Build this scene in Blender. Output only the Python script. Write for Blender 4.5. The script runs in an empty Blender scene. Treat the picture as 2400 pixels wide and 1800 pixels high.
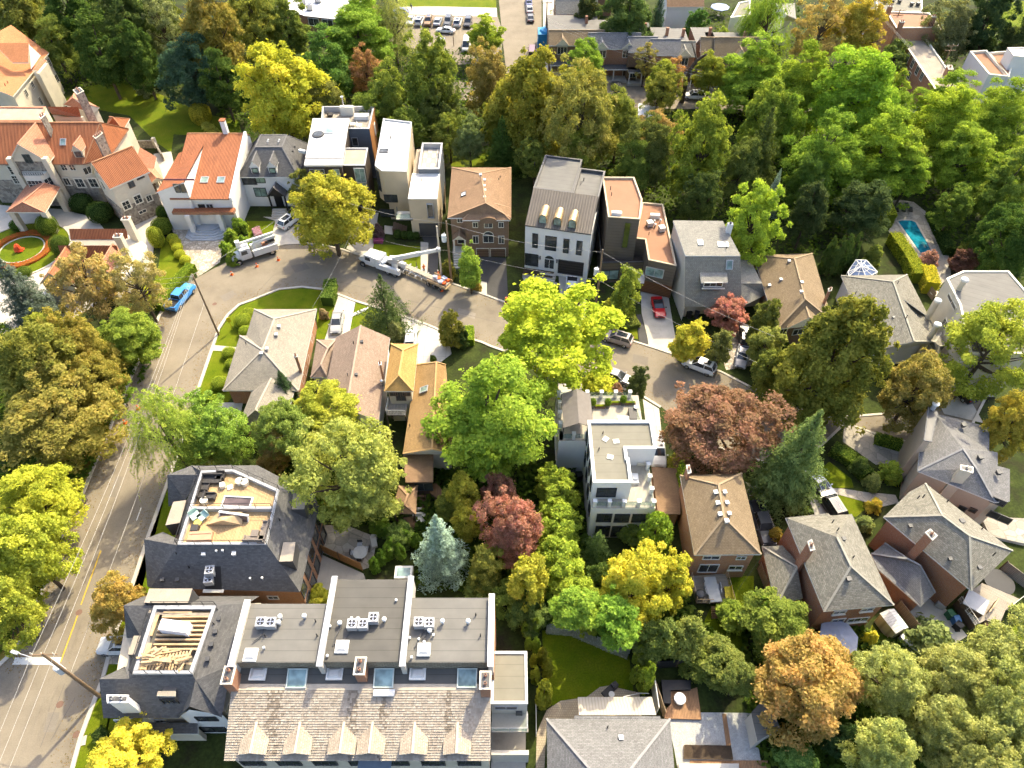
import bpy,math,random
import numpy as np
from mathutils import Vector,Matrix
from mathutils.geometry import tessellate_polygon
sc=bpy.context.scene
COL=sc.collection
# - camera
CAM_H,CAM_F,CAM_P=75.0,1664.0,math.radians(49.0)
cam=bpy.data.cameras.new('camera');cam_o=bpy.data.objects.new('camera',cam);COL.objects.link(cam_o)
cam.sensor_fit='HORIZONTAL';cam.sensor_width=36.0;cam.lens=36.0*CAM_F/2400.0
cam.clip_start=1.0;cam.clip_end=3000.0
cam_o.location=(0,0,CAM_H);cam_o.rotation_euler=(math.pi/2-CAM_P,0,0)
sc.camera=cam_o
# - sky, sun, exposure
SUN_AZ,SUN_EL=math.radians(29.0),math.radians(46.0)
world=bpy.data.worlds.new('World');sc.world=world;world.use_nodes=True
wn=world.node_tree.nodes;wl=world.node_tree.links
sky=wn.new('ShaderNodeTexSky');sky.sky_type='NISHITA';sky.sun_disc=False
sky.air_density=0.8;sky.dust_density=3.5;sky.ozone_density=0.1;sky.sun_elevation=SUN_EL;sky.sun_rotation=SUN_AZ
wl.new(sky.outputs[0],wn['Background'].inputs[0]);wn['Background'].inputs[1].default_value=0.15
sun=bpy.data.lights.new('sun','SUN');sun.energy=2.4;sun.angle=math.radians(0.53);sun.color=(1.0,0.89,0.62)
sun_o=bpy.data.objects.new('sun',sun);COL.objects.link(sun_o)
_sd=Vector((math.sin(SUN_AZ)*math.cos(SUN_EL),math.cos(SUN_AZ)*math.cos(SUN_EL),math.sin(SUN_EL)))
sun_o.rotation_euler=_sd.to_track_quat('Z','Y').to_euler();sun_o.location=_sd*200
vs=sc.view_settings
vs.view_transform='Standard';vs.look='None';vs.gamma=1.0;vs.exposure=1.72;vs.use_curve_mapping=False
sc.cycles.max_bounces=5;sc.cycles.diffuse_bounces=2;sc.cycles.glossy_bounces=2
sc.cycles.transmission_bounces=4;sc.cycles.transparent_max_bounces=6
sc.cycles.use_denoising=True;sc.cycles.use_adaptive_sampling=True;sc.cycles.adaptive_threshold=0.05;sc.cycles.adaptive_min_samples=16
rng=random.Random(11)
# - surveying: a sight line from the air met with a level plane
_F=Vector((0,math.cos(CAM_P),-math.sin(CAM_P)));_U=Vector((0,math.sin(CAM_P),math.cos(CAM_P)));_R=Vector((1,0,0))
_C=Vector((0,0,CAM_H))
def ray(u,v):return _R*((u-1200)/CAM_F)+_U*((900-v)/CAM_F)+_F
def at(u,v,z=0.0):
 d=ray(u,v);return _C+d*((z-CAM_H)/d.z)
_K=600/2212.0
FRAMES={'A':(460,680,.21704),'B':(0,180,.21704),'C':(1280,380,.21704),'D':(1760,1160,.21704),'E':(220,1340,.27720),'F':(330,1070,.21698)}
def px(rc,x,y):
 if rc in FRAMES:a,b,k=FRAMES[rc];return(a+x*k,b+y*k)
 return(600*int(rc[1])+x*_K,450*int(rc[0])+y*_K)
def q(rc,x,y,z=0.0):
 u,v=px(rc,x,y);return at(u,v,z)
def o(x,y,z=0.0):return at(x*1.085,y*1.085,z)
def on_wall(A,B,rc,x,y):
 """where a sight line meets the upright plane through A and B"""
 d=ray(*px(rc,x,y));e=(B-A).xy.normalized();n=Vector((e.y,-e.x,0))
 t=(A-_C).dot(n)/d.dot(n);return _C+d*t
def xy(p,z=0.0):return Vector((p[0],p[1],z))
# - mesh builder
ORG={}
class MB:
 def __init__(s):s.v=[];s.f=[];s.uv=[];s.m=[];s.tint=[];s.ct=1.0;s.uvdir=None
 def face(s,pts,m=0):
  pts=[Vector(p)for p in pts]
  n=Vector((0,0,0))
  for i in range(len(pts)):
   a,b=pts[i],pts[(i+1)%len(pts)]
   n+=Vector(((a.y-b.y)*(a.z+b.z),(a.z-b.z)*(a.x+b.x),(a.x-b.x)*(a.y+b.y)))
  if n.length<1e-9:return
  n.normalize()
  if abs(n.z)>0.985:
   if s.uvdir:U=Vector((s.uvdir.x,s.uvdir.y,0)).normalized()
   else:U=Vector((1,0,0))
  else:U=Vector((0,0,1)).cross(n).normalized()
  V=n.cross(U)
  i0=len(s.v);s.v+=pts;s.f.append(tuple(range(i0,i0+len(pts))));s.m.append(m)
  s.uv+=[(p.dot(U),p.dot(V))for p in pts];s.tint+=[s.ct]*len(pts)
 def up(s,pts,m=0):
  """a face turned to look upwards"""
  a=0
  for i in range(len(pts)):
   p,r=pts[i],pts[(i+1)%len(pts)];a+=p[0]*r[1]-r[0]*p[1]
  s.face(pts if a>0 else list(reversed(pts)),m)
 def prism(s,poly,z0,z1,m=0,mtop=None,bottom=False):
  a=sum(poly[i][0]*poly[(i+1)%len(poly)][1]-poly[(i+1)%len(poly)][0]*poly[i][1]for i in range(len(poly)))
  P=list(poly)if a>0 else list(reversed(poly))
  n=len(P)
  for i in range(n):
   a_,b_=P[i],P[(i+1)%n]
   s.face([xy(a_,z0),xy(b_,z0),xy(b_,z1),xy(a_,z1)],m)
  s.face([xy(p,z1)for p in P],m if mtop is None else mtop)
  if bottom:s.face([xy(p,z0)for p in reversed(P)],m)
  return s
 def box(s,c,sx,sy,sz,rz=0.0,m=0,M=None):
  """c is the centre of the box's foot"""
  cs,sn=math.cos(rz),math.sin(rz);L=[]
  for dz in(0,sz):
   for dx,dy in((-1,-1),(1,-1),(1,1),(-1,1)):
    x,y=dx*sx/2,dy*sy/2
    L.append(Vector((c[0]+x*cs-y*sn,c[1]+x*sn+y*cs,c[2]+dz)))
  if M:L=[M@p for p in L]
  for f in((3,2,1,0),(4,5,6,7),(0,1,5,4),(1,2,6,5),(2,3,7,6),(3,0,4,7)):s.face([L[i]for i in f],m)
  return s
 def beam(s,a,b,w,h,m=0):
  """a rectangular bar from a to b (centre line)"""
  a,b=Vector(a),Vector(b);d=(b-a)
  if d.length<1e-6:return s
  d.normalize();u=d.cross(Vector((0,0,1)))
  if u.length<1e-4:u=Vector((1,0,0))
  u.normalize();w_=u.cross(d)
  L=[p+u*(i*w/2)+w_*(j*h/2)for p in(a,b)for i,j in((-1,-1),(1,-1),(1,1),(-1,1))]
  for f in((0,1,2,3),(7,6,5,4),(0,4,5,1),(1,5,6,2),(2,6,7,3),(3,7,4,0)):s.face([L[i]for i in f],m)
  return s
 def cyl(s,a,b,r0,r1=None,n=8,m=0,cap=True):
  a,b=Vector(a),Vector(b);r1=r0 if r1 is None else r1
  d=(b-a).normalized();u=d.cross(Vector((0,0,1)))
  if u.length<1e-3:u=Vector((1,0,0))
  u.normalize();w=d.cross(u)
  ca=[a+(u*math.cos(2*math.pi*i/n)+w*math.sin(2*math.pi*i/n))*r0 for i in range(n)]
  cb=[b+(u*math.cos(2*math.pi*i/n)+w*math.sin(2*math.pi*i/n))*r1 for i in range(n)]
  for i in range(n):s.face([ca[(i+1)%n],ca[i],cb[i],cb[(i+1)%n]][::-1],m)
  if cap:
   s.face(ca[::-1],m)
   if r1>1e-4:s.face(cb,m)
  return s
 def dome(s,c,r,rz=None,n=10,k=4,m=0):
  rz=rz or r;c=Vector(c)
  R=[[c+Vector((r*math.cos(2*math.pi*i/n)*math.cos(j*math.pi/2/k),r*math.sin(2*math.pi*i/n)*math.cos(j*math.pi/2/k),rz*math.sin(j*math.pi/2/k)))for i in range(n)]for j in range(k+1)]
  for j in range(k):
   for i in range(n):
    if j<k-1:s.face([R[j][i],R[j][(i+1)%n],R[j+1][(i+1)%n],R[j+1][i]],m)
    else:s.face([R[j][i],R[j][(i+1)%n],R[k][0]],m)
  return s
 def slab(s,V,F,t=0.16,m=0,mside=None):
  """a folded sheet (roof) of faces F over points V, with thickness t below"""
  V=[Vector(p)for p in V];e={}
  mside=m if mside is None else mside
  T=[]
  for f in F:
   if len(f)==4:T+=[(f[0],f[1],f[2]),(f[0],f[2],f[3])]
   elif len(f)>4:T+=[tuple(f[i]for i in t)for t in tessellate_polygon([[V[i]for i in f]])]
   else:T.append(f)
  for f in T:
   a=sum(V[f[i]].x*V[f[(i+1)%len(f)]].y-V[f[(i+1)%len(f)]].x*V[f[i]].y for i in range(len(f)))
   f=list(f)if a>0 else list(reversed(f))
   s.face([V[i]for i in f],m)
   s.face([V[i]-Vector((0,0,t))for i in reversed(f)],mside)
   for i in range(len(f)):
    k=(f[i],f[(i+1)%len(f)])
    if(k[1],k[0])in e:del e[(k[1],k[0])]
    else:e[k]=1
  for(a,b)in e:
   s.face([V[a]-Vector((0,0,t)),V[b]-Vector((0,0,t)),V[b],V[a]],mside)
  return s
 def mesh(s,name,mats,off=(0,0,0),smooth=False):
  me=bpy.data.meshes.new(name);off=Vector(off)
  me.from_pydata([p-off for p in s.v],[],s.f)
  for mt in(mats if isinstance(mats,(list,tuple))else[mats]):me.materials.append(mt)
  ul=me.uv_layers.new(name='UVMap')
  ul.data.foreach_set('uv',np.array(s.uv,dtype=np.float32).ravel())
  if max(s.tint)!=min(s.tint):
   ca=me.attributes.new('tint','FLOAT','POINT');ca.data.foreach_set('value',np.array(s.tint,dtype=np.float32))
  me.polygons.foreach_set('material_index',np.array(s.m,dtype=np.int32))
  if smooth:me.polygons.foreach_set('use_smooth',np.ones(len(s.f),dtype=bool))
  me.update();return me
 def build(s,name,mats,parent=None,smooth=False):
  off=ORG.get(parent.name,Vector((0,0,0)))if parent else Vector((0,0,0))
  ob=bpy.data.objects.new(name,s.mesh(name,mats,off,smooth));COL.objects.link(ob)
  if parent:ob.parent=parent;ORG[ob.name]=off
  return ob
def tag(ob,label,cat,group=None):
 ob['label']=label;ob['category']=cat
 if group:ob['group']=group
 return ob
def thing(name,label,cat,loc,group=None):
 e=bpy.data.objects.new(name,None);COL.objects.link(e);e.location=(loc[0],loc[1],loc[2]if len(loc)>2 else 0)
 e.empty_display_size=0.5
 ORG[e.name]=Vector(e.location);return tag(e,label,cat,group)
def solo(mb,name,mats,label,cat,group=None,smooth=False):
 """a thing that is one mesh"""
 c=Vector((0,0,0))
 for p in mb.v:c+=p
 c/=len(mb.v);c.z=min(p.z for p in mb.v)
 ob=bpy.data.objects.new(name,mb.mesh(name,mats,c,smooth));COL.objects.link(ob);ob.location=c
 return tag(ob,label,cat,group)
def struct(mb,name,mats):
 ob=mb.build(name,mats);ob['kind']='structure';return ob
def place(me,name,parent,loc,rz=0.0,sc_=1.0):
 """link a shared mesh as a part of parent at a world place"""
 ob=bpy.data.objects.new(name,me);COL.objects.link(ob);ob.parent=parent
 ob.location=Vector(loc)-ORG.get(parent.name,Vector((0,0,0)))if parent else Vector(loc)
 ob.rotation_euler=(0,0,rz);ob.scale=(sc_,sc_,sc_)if not isinstance(sc_,(tuple,list))else sc_
 ORG[ob.name]=Vector((0,0,0));return ob
def copy_tree(src,parent=None):
 c=src.copy();COL.objects.link(c);c.parent=parent
 ORG[c.name]=ORG.get(src.name,Vector((0,0,0)))
 for ch in src.children:copy_tree(ch,c)
 return c
 # - materials
MATS={}
def _new(name):
 m=bpy.data.materials.new(name);m.use_nodes=True;nt=m.node_tree;b=nt.nodes['Principled BSDF']
 return m,nt.nodes,nt.links,b
def _uv(n,l,scale=1.0,rot=0.0):
 t=n.new('ShaderNodeTexCoord');mp=n.new('ShaderNodeMapping');mp.inputs['Scale'].default_value=(scale,)*3 if not isinstance(scale,tuple)else scale
 mp.inputs['Rotation'].default_value=(0,0,rot);l.new(t.outputs['UV'],mp.inputs[0]);return mp.outputs[0]
def _pos(n):
 return n.new('ShaderNodeNewGeometry').outputs['Position']
def _noise(n,l,vec,scale,detail=3,rough=0.6):
 t=n.new('ShaderNodeTexNoise');t.inputs['Scale'].default_value=scale;t.inputs['Detail'].default_value=detail;t.inputs['Roughness'].default_value=rough
 if vec:l.new(vec,t.inputs['Vector'])
 return t.outputs['Fac']
def _ramp(n,l,fac,stops):
 r=n.new('ShaderNodeValToRGB');l.new(fac,r.inputs[0]);e=r.color_ramp.elements
 while len(e)<len(stops):e.new(0.5)
 for i,(p,c)in enumerate(stops):e[i].position=p;e[i].color=(*c,1)if len(c)==3 else c
 return r.outputs[0]
def _mix(n,l,fac,a,b,mode='MIX'):
 x=n.new('ShaderNodeMix');x.data_type='RGBA';x.blend_type=mode
 for i,v in((0,fac),(6,a),(7,b)):
  if hasattr(v,'is_linked')or hasattr(v,'links'):l.new(v,x.inputs[i])
  elif isinstance(v,tuple):x.inputs[i].default_value=(*v,1)if len(v)==3 else v
  else:x.inputs[i].default_value=v
 return x.outputs[2]
def _bump(n,l,b,h,strength=0.3,dist=0.03):
 x=n.new('ShaderNodeBump');x.inputs['Strength'].default_value=strength;x.inputs['Distance'].default_value=dist
 l.new(h,x.inputs['Height']);l.new(x.outputs[0],b.inputs['Normal'])
def sc3(c,k):return tuple(min(1.0,x*k)for x in c)
def M(name,col,rough=0.8,var=0.12,scale=0.6,metal=0.0,spec=0.3,fine=0.08,stain=None):
 """plain surface with patchy variation and fine grain"""
 if name in MATS:return MATS[name]
 m,n,l,b=_new(name);P=_pos(n)
 f=_noise(n,l,P,scale,4);g=_noise(n,l,P,scale*14,2)
 c=_ramp(n,l,f,[(0.3,sc3(col,1-var)),(0.7,sc3(col,1+var))])
 d=_ramp(n,l,g,[(0.3,(1-fine,)*3),(0.7,(1+fine if fine<0 else 1.0,)*3)])
 c=_mix(n,l,1.0,c,d,'MULTIPLY')
 if stain:
  s=_ramp(n,l,_noise(n,l,P,0.35,5,0.7),[(0.55,(0,0,0)),(0.72,(1,1,1))])
  c=_mix(n,l,s,c,stain)
 l.new(c,b.inputs['Base Color']);b.inputs['Roughness'].default_value=rough;b.inputs['Metallic'].default_value=metal
 b.inputs['Specular IOR Level'].default_value=spec
 MATS[name]=m;return m
def M_brick(name,a,b_,mortar,bw=0.22,bh=0.075,ms=0.012,offs=0.5,rough=0.85,bump=0.3,var=0.15,big=0.12):
 """bricks, blocks, shingles, pavers: cells in metres over the surface"""
 if name in MATS:return MATS[name]
 m,n,l,b=_new(name);vec=_uv(n,l)
 t=n.new('ShaderNodeTexBrick');l.new(vec,t.inputs['Vector']);t.offset=offs
 t.inputs['Scale'].default_value=1.0;t.inputs['Brick Width'].default_value=bw;t.inputs['Row Height'].default_value=bh
 t.inputs['Mortar Size'].default_value=ms;t.inputs['Mortar Smooth'].default_value=0.2;t.inputs['Bias'].default_value=0.0
 t.inputs['Color1'].default_value=(*a,1);t.inputs['Color2'].default_value=(*b_,1);t.inputs['Mortar'].default_value=(*mortar,1)
 P=_pos(n)
 d=_ramp(n,l,_noise(n,l,P,0.5,4),[(0.3,(1-big,)*3),(0.7,(1.0,)*3)])
 c=_mix(n,l,1.0,t.outputs['Color'],d,'MULTIPLY')
 e=_ramp(n,l,_noise(n,l,P,5.0,3),[(0.3,(1-var,)*3),(0.7,(1.0,)*3)])
 c=_mix(n,l,1.0,c,e,'MULTIPLY')
 l.new(c,b.inputs['Base Color']);b.inputs['Roughness'].default_value=rough;b.inputs['Specular IOR Level'].default_value=0.2
 inv=n.new('ShaderNodeMath');inv.operation='SUBTRACT';inv.inputs[0].default_value=1.0;l.new(t.outputs['Fac'],inv.inputs[1])
 _bump(n,l,b,inv.outputs[0],bump,0.02)
 MATS[name]=m;return m
def M_shingle(name,a,b_,w=0.33,h=0.16,ms=0.018,dark=0.55):
 return M_brick(name,a,b_,sc3(a,dark),w,h,ms,0.37,0.9,0.5,0.22,0.15)
def M_wave(name,col,col2,period,axis='X',rough=0.7,bump=0.4,metal=0.0,var=0.15,joint=0.0,profile='SIN'):
 """ribs, planks, pantiles: bands of a given period in metres across (X) or along (Y) the surface"""
 if name in MATS:return MATS[name]
 m,n,l,b=_new(name);vec=_uv(n,l)
 w=n.new('ShaderNodeTexWave');w.wave_type='BANDS';w.bands_direction=axis;w.wave_profile=profile
 w.inputs['Scale'].default_value=(2*math.pi/20.0)/period;w.inputs['Distortion'].default_value=0.0
 l.new(vec,w.inputs['Vector'])
 P=_pos(n)
 c=_ramp(n,l,w.outputs['Fac'],[(0.0,col2),(0.35 if joint==0 else joint,col)])
 mp=n.new('ShaderNodeMapping');mp.inputs['Scale'].default_value=(1/period,0.35,1)if axis=='X' else(0.35,1/period,1);l.new(vec,mp.inputs[0])
 e=_ramp(n,l,_noise(n,l,mp.outputs[0],0.9,2),[(0.3,(1-var,)*3),(0.7,(1.0,)*3)])
 c=_mix(n,l,1.0,c,e,'MULTIPLY')
 d=_ramp(n,l,_noise(n,l,P,0.6,4),[(0.3,(0.85,)*3),(0.7,(1.0,)*3)])
 c=_mix(n,l,1.0,c,d,'MULTIPLY')
 l.new(c,b.inputs['Base Color']);b.inputs['Roughness'].default_value=rough;b.inputs['Metallic'].default_value=metal
 b.inputs['Specular IOR Level'].default_value=0.3
 _bump(n,l,b,w.outputs['Fac'],bump,0.05)
 MATS[name]=m;return m
def M_patch(name,stops,scale=0.25,fine_scale=6.0,rough=0.9,bump=0.4,fine=0.3):
 """ground cover: large patches between several colours, with fine grain"""
 if name in MATS:return MATS[name]
 m,n,l,b=_new(name);P=_pos(n)
 c=_ramp(n,l,_noise(n,l,P,scale,5,0.65),stops)
 g=_noise(n,l,P,fine_scale,3,0.7)
 e=_ramp(n,l,g,[(0.3,(1-fine,)*3),(0.7,(1.0,)*3)])
 c=_mix(n,l,1.0,c,e,'MULTIPLY')
 l.new(c,b.inputs['Base Color']);b.inputs['Roughness'].default_value=rough;b.inputs['Specular IOR Level'].default_value=0.15
 _bump(n,l,b,g,bump,0.05)
 MATS[name]=m;return m
def M_flag(name,stops,joint,scale=1.2,jw=0.06,bump=0.4):
 """irregular flagstones"""
 if name in MATS:return MATS[name]
 m,n,l,b=_new(name);P=_pos(n)
 v=n.new('ShaderNodeTexVoronoi');v.inputs['Scale'].default_value=scale;l.new(P,v.inputs['Vector'])
 d=n.new('ShaderNodeTexVoronoi');d.feature='DISTANCE_TO_EDGE';d.inputs['Scale'].default_value=scale;l.new(P,d.inputs['Vector'])
 sx=n.new('ShaderNodeSeparateColor');l.new(v.outputs['Color'],sx.inputs[0])
 c=_ramp(n,l,sx.outputs[0],stops);j=_ramp(n,l,d.outputs['Distance'],[(0.0,(0,0,0)),(jw,(1,1,1))])
 c=_mix(n,l,j,joint,c)
 e=_ramp(n,l,_noise(n,l,P,4,3),[(0.3,(0.8,)*3),(0.7,(1.0,)*3)])
 c=_mix(n,l,1.0,c,e,'MULTIPLY')
 l.new(c,b.inputs['Base Color']);b.inputs['Roughness'].default_value=0.85;_bump(n,l,b,j,bump,0.03)
 MATS[name]=m;return m
def M_glass(name,col,rough=0.06,spec=0.6):
 if name in MATS:return MATS[name]
 m,n,l,b=_new(name);P=_pos(n)
 c=_ramp(n,l,_noise(n,l,P,0.8,2),[(0.35,sc3(col,0.6)),(0.65,sc3(col,1.3))])
 l.new(c,b.inputs['Base Color']);b.inputs['Roughness'].default_value=rough;b.inputs['Specular IOR Level'].default_value=spec
 MATS[name]=m;return m
def M_clear(name,col,fac=0.5):
 """see-through pane (balustrade glass, car windows)"""
 if name in MATS:return MATS[name]
 m,n,l,b=_new(name);tr=n.new('ShaderNodeBsdfTransparent');tr.inputs[0].default_value=(*col,1)
 mx=n.new('ShaderNodeMixShader');mx.inputs[0].default_value=fac;l.new(tr.outputs[0],mx.inputs[1]);l.new(b.outputs[0],mx.inputs[2])
 b.inputs['Base Color'].default_value=(*sc3(col,0.6),1);b.inputs['Roughness'].default_value=0.05
 l.new(mx.outputs[0],n['Material Output'].inputs[0]);MATS[name]=m;return m
def M_paint(name):
 """vehicle lacquer in the object's own colour"""
 m,n,l,b=_new(name);oi=n.new('ShaderNodeObjectInfo')
 e=_ramp(n,l,_noise(n,l,_pos(n),2.5,3),[(0.3,(0.88,)*3),(0.7,(1.0,)*3)])
 l.new(_mix(n,l,1.0,oi.outputs['Color'],e,'MULTIPLY'),b.inputs['Base Color'])
 b.inputs['Roughness'].default_value=0.28;b.inputs['Coat Weight'].default_value=0.3;b.inputs['Coat Roughness'].default_value=0.06
 MATS[name]=m;return m
def M_leaf(name,transl=0.46,hue=0.03,vlo=0.85,vhi=3.1):
 """leaves: the plant's own colour, each leaf and spray a little different"""
 m,n,l,b=_new(name);n.remove(b);oi=n.new('ShaderNodeObjectInfo')
 a=n.new('ShaderNodeAttribute');a.attribute_name='tint'
 hs=n.new('ShaderNodeHueSaturation');hs.inputs['Saturation'].default_value=0.94;l.new(oi.outputs['Color'],hs.inputs['Color'])
 mr=n.new('ShaderNodeMapRange');mr.inputs['To Min'].default_value=0.5+hue;mr.inputs['To Max'].default_value=0.5-hue
 l.new(a.outputs['Fac'],mr.inputs['Value']);l.new(mr.outputs[0],hs.inputs['Hue'])
 mv=n.new('ShaderNodeMapRange');mv.inputs['To Min'].default_value=vlo;mv.inputs['To Max'].default_value=vhi
 l.new(a.outputs['Fac'],mv.inputs['Value']);l.new(mv.outputs[0],hs.inputs['Value'])
 d=n.new('ShaderNodeBsdfDiffuse');t=n.new('ShaderNodeBsdfTranslucent');mx=n.new('ShaderNodeMixShader')
 l.new(hs.outputs[0],d.inputs[0])
 tw=_mix(n,l,1.0,hs.outputs[0],(1.0,0.98,0.55),'MULTIPLY');l.new(tw,t.inputs[0])
 mx.inputs[0].default_value=transl;l.new(d.outputs[0],mx.inputs[1]);l.new(t.outputs[0],mx.inputs[2])
 l.new(mx.outputs[0],n['Material Output'].inputs[0]);MATS[name]=m;return m
ASPHALT=M_patch('asphalt',[(0.25,(0.18,0.15,0.11)),(0.5,(0.235,0.198,0.145)),(0.75,(0.275,0.232,0.17))],0.22,9.0,0.9,0.15,0.2)
ASPH_DARK=M_patch('dark_asphalt',[(0.3,(0.07,0.066,0.062)),(0.7,(0.1,0.095,0.088))],0.2,9.0,0.9,0.15,0.2)
CONC=M('concrete',(0.47,0.43,0.36),0.9,0.1,0.5,stain=(0.36,0.32,0.26))
CONC_L=M('pale_concrete',(0.50,0.45,0.37),0.9,0.1,0.5)
CONC_P=M_brick('driveway_slabs',(0.5,0.46,0.39),(0.54,0.5,0.42),(0.36,0.33,0.28),3.2,3.2,0.03,0.0,0.9,0.1,0.08,0.12)
GRASS=M_patch('lawn',[(0.25,(0.075,0.125,0.003)),(0.45,(0.125,0.17,0.003)),(0.6,(0.15,0.18,0.006)),(0.78,(0.22,0.21,0.02))],0.35,6.0,0.95,0.6,0.45)
SOIL=M_patch('earth',[(0.3,(0.035,0.028,0.016)),(0.48,(0.04,0.055,0.012)),(0.62,(0.06,0.08,0.016)),(0.75,(0.09,0.075,0.04))],0.3,3.0,0.95,0.5,0.5)
LITTER=M_patch('leaf_litter',[(0.3,(0.13,0.12,0.02)),(0.5,(0.28,0.19,0.04)),(0.7,(0.2,0.2,0.03))],0.5,8.0,0.95,0.5,0.4)
MULCH=M_patch('mulch',[(0.3,(0.05,0.035,0.022)),(0.7,(0.10,0.07,0.045))],0.8,9.0,0.95,0.5,0.4)
GRAVEL=M_patch('white_gravel',[(0.3,(0.42,0.42,0.40)),(0.7,(0.58,0.57,0.54))],2.0,12.0,0.9,0.8,0.5)
FLAG=M_flag('flagstone',[(0.1,(0.36,0.3,0.23)),(0.5,(0.5,0.42,0.32)),(0.9,(0.6,0.53,0.42))],(0.2,0.17,0.12),1.9,0.08)
STONEP=M_flag('stone_paving',[(0.1,(0.32,0.285,0.225)),(0.9,(0.43,0.385,0.31))],(0.22,0.195,0.155),0.9,0.04)
STUCCO_W=M('white_render',(0.72,0.70,0.66),0.85,0.05,0.4,fine=0.04)
STUCCO_C=M('cream_render',(0.60,0.53,0.40),0.9,0.1,0.4,stain=(0.5,0.43,0.32))
STUCCO_B=M('beige_render',(0.53,0.43,0.29),0.88,0.06,0.4,fine=0.05)
STUCCO_T=M('taupe_render',(0.47,0.38,0.28),0.88,0.07,0.4)
STUCCO_G=M('grey_render',(0.50,0.47,0.41),0.88,0.08,0.4)
STONE=M_flag('rubble_stone',[(0.1,(0.16,0.13,0.10)),(0.5,(0.26,0.22,0.17)),(0.9,(0.36,0.31,0.24))],(0.3,0.27,0.22),2.4,0.05)
BRICK_R=M_brick('red_brick',(0.40,0.17,0.085),(0.33,0.13,0.065),(0.36,0.27,0.2))
BRICK_O=M_brick('orange_brick',(0.50,0.23,0.11),(0.42,0.18,0.09),(0.42,0.31,0.22))
BRICK_B=M_brick('brown_brick',(0.26,0.15,0.085),(0.21,0.12,0.07),(0.27,0.21,0.15))
SH_GREY=M_shingle('grey_shingles',(0.36,0.34,0.29),(0.27,0.255,0.22))
SH_LIGHT=M_shingle('pale_grey_shingles',(0.285,0.268,0.218),(0.18,0.168,0.136),0.34,0.17)
SH_DARK=M_shingle('charcoal_shingles',(0.15,0.145,0.14),(0.105,0.102,0.1),0.33,0.16,0.012,0.7)
SH_TAUPE=M_shingle('weathered_grey_shingles',(0.39,0.345,0.275),(0.31,0.275,0.215))
SH_BROWN=M_shingle('brown_shingles',(0.34,0.215,0.125),(0.285,0.175,0.10))
SH_TAN=M_shingle('tan_shingles',(0.29,0.215,0.13),(0.235,0.17,0.1))
SH_PINK=M_shingle('pinkish_shingles',(0.36,0.265,0.195),(0.29,0.205,0.15))
SH_GOLD=M_shingle('golden_shingles',(0.56,0.34,0.115),(0.46,0.27,0.085))
SH_OCHRE=M_shingle('ochre_brown_shingles',(0.40,0.255,0.11),(0.33,0.205,0.085))
SH_MID=M_shingle('mid_grey_shingles',(0.235,0.23,0.225),(0.175,0.17,0.165))
SH_WALL=M_shingle('grey_wall_shingles',(0.33,0.31,0.25),(0.26,0.24,0.195),0.3,0.2,0.022)
MEM_G=M_wave('grey_membrane',(0.165,0.156,0.138),(0.115,0.11,0.098),1.0,'Y',0.8,0.08,0,0.1,0.02)
MEM_D=M_wave('dark_membrane',(0.108,0.101,0.088),(0.075,0.07,0.06),1.0,'Y',0.8,0.08,0,0.1,0.02)
MEM_L=M_wave('pale_membrane',(0.205,0.19,0.145),(0.165,0.15,0.115),1.1,'Y',0.85,0.05,0,0.08,0.02)
MEM_W=M('white_membrane',(0.66,0.65,0.62),0.7,0.04,0.5,stain=(0.56,0.54,0.49))
GRAV_R=M_patch('roof_gravel',[(0.3,(0.33,0.28,0.22)),(0.7,(0.42,0.36,0.28))],0.6,12,0.95,0.3,0.25)
MEM_BR=M('brown_membrane',(0.29,0.15,0.085),0.85,0.07,0.4)
TILE=M_wave('clay_pantiles',(0.50,0.185,0.075),(0.22,0.06,0.022),0.24,'X',0.75,0.9,0,0.3,0.7)
TILE_P=M_brick('pink_clay_tiles',(0.50,0.235,0.14),(0.43,0.19,0.11),(0.28,0.12,0.065),0.25,0.3,0.015,0.5,0.8,0.5)
TILE_O=M_brick('orange_clay_tiles',(0.58,0.245,0.105),(0.52,0.21,0.085),(0.36,0.14,0.06),0.25,0.3,0.012,0.5,0.8,0.4)
SEAM=M_wave('standing_seam_metal',(0.17,0.145,0.115),(0.09,0.075,0.06),0.42,'X',0.45,0.5,0.3,0.08,0.1)
WOOD_P=M_wave('new_pine_decking',(0.56,0.38,0.19),(0.28,0.17,0.075),0.145,'X',0.75,0.3,0,0.28,0.12)
WOOD_G=M_wave('weathered_decking',(0.38,0.33,0.26),(0.19,0.155,0.12),0.15,'X',0.85,0.3,0,0.25,0.12)
WOOD_W=M_wave('pale_decking',(0.44,0.395,0.315),(0.28,0.245,0.19),0.15,'X',0.85,0.3,0,0.15,0.12)
WOOD_B=M_wave('brown_decking',(0.36,0.20,0.10),(0.15,0.08,0.04),0.15,'X',0.75,0.3,0,0.25,0.12)
WOOD_D=M_wave('dark_stained_cladding',(0.085,0.065,0.05),(0.04,0.03,0.024),0.2,'Y',0.65,0.3,0,0.2,0.12)
WOOD_RAW=M('raw_timber',(0.48,0.34,0.19),0.8,0.2,1.5)
WOOD_FENCE=M_wave('fence_boards',(0.36,0.26,0.16),(0.16,0.11,0.065),0.16,'X',0.85,0.3,0,0.3,0.12)
CEDAR=M('cedar_shingle',(0.42,0.35,0.265),0.9,0.15,1.2)
WHITE=M('white_paint',(0.68,0.67,0.63),0.55,0.04,0.8,fine=0.03)
CREAM=M('cream_paint',(0.70,0.65,0.53),0.6,0.05,0.8)
BLACK=M('black_paint',(0.022,0.021,0.022),0.5,0.15,1.0)
DGREY=M('dark_grey_metal',(0.085,0.083,0.082),0.5,0.1,1.0,0.2)
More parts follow.
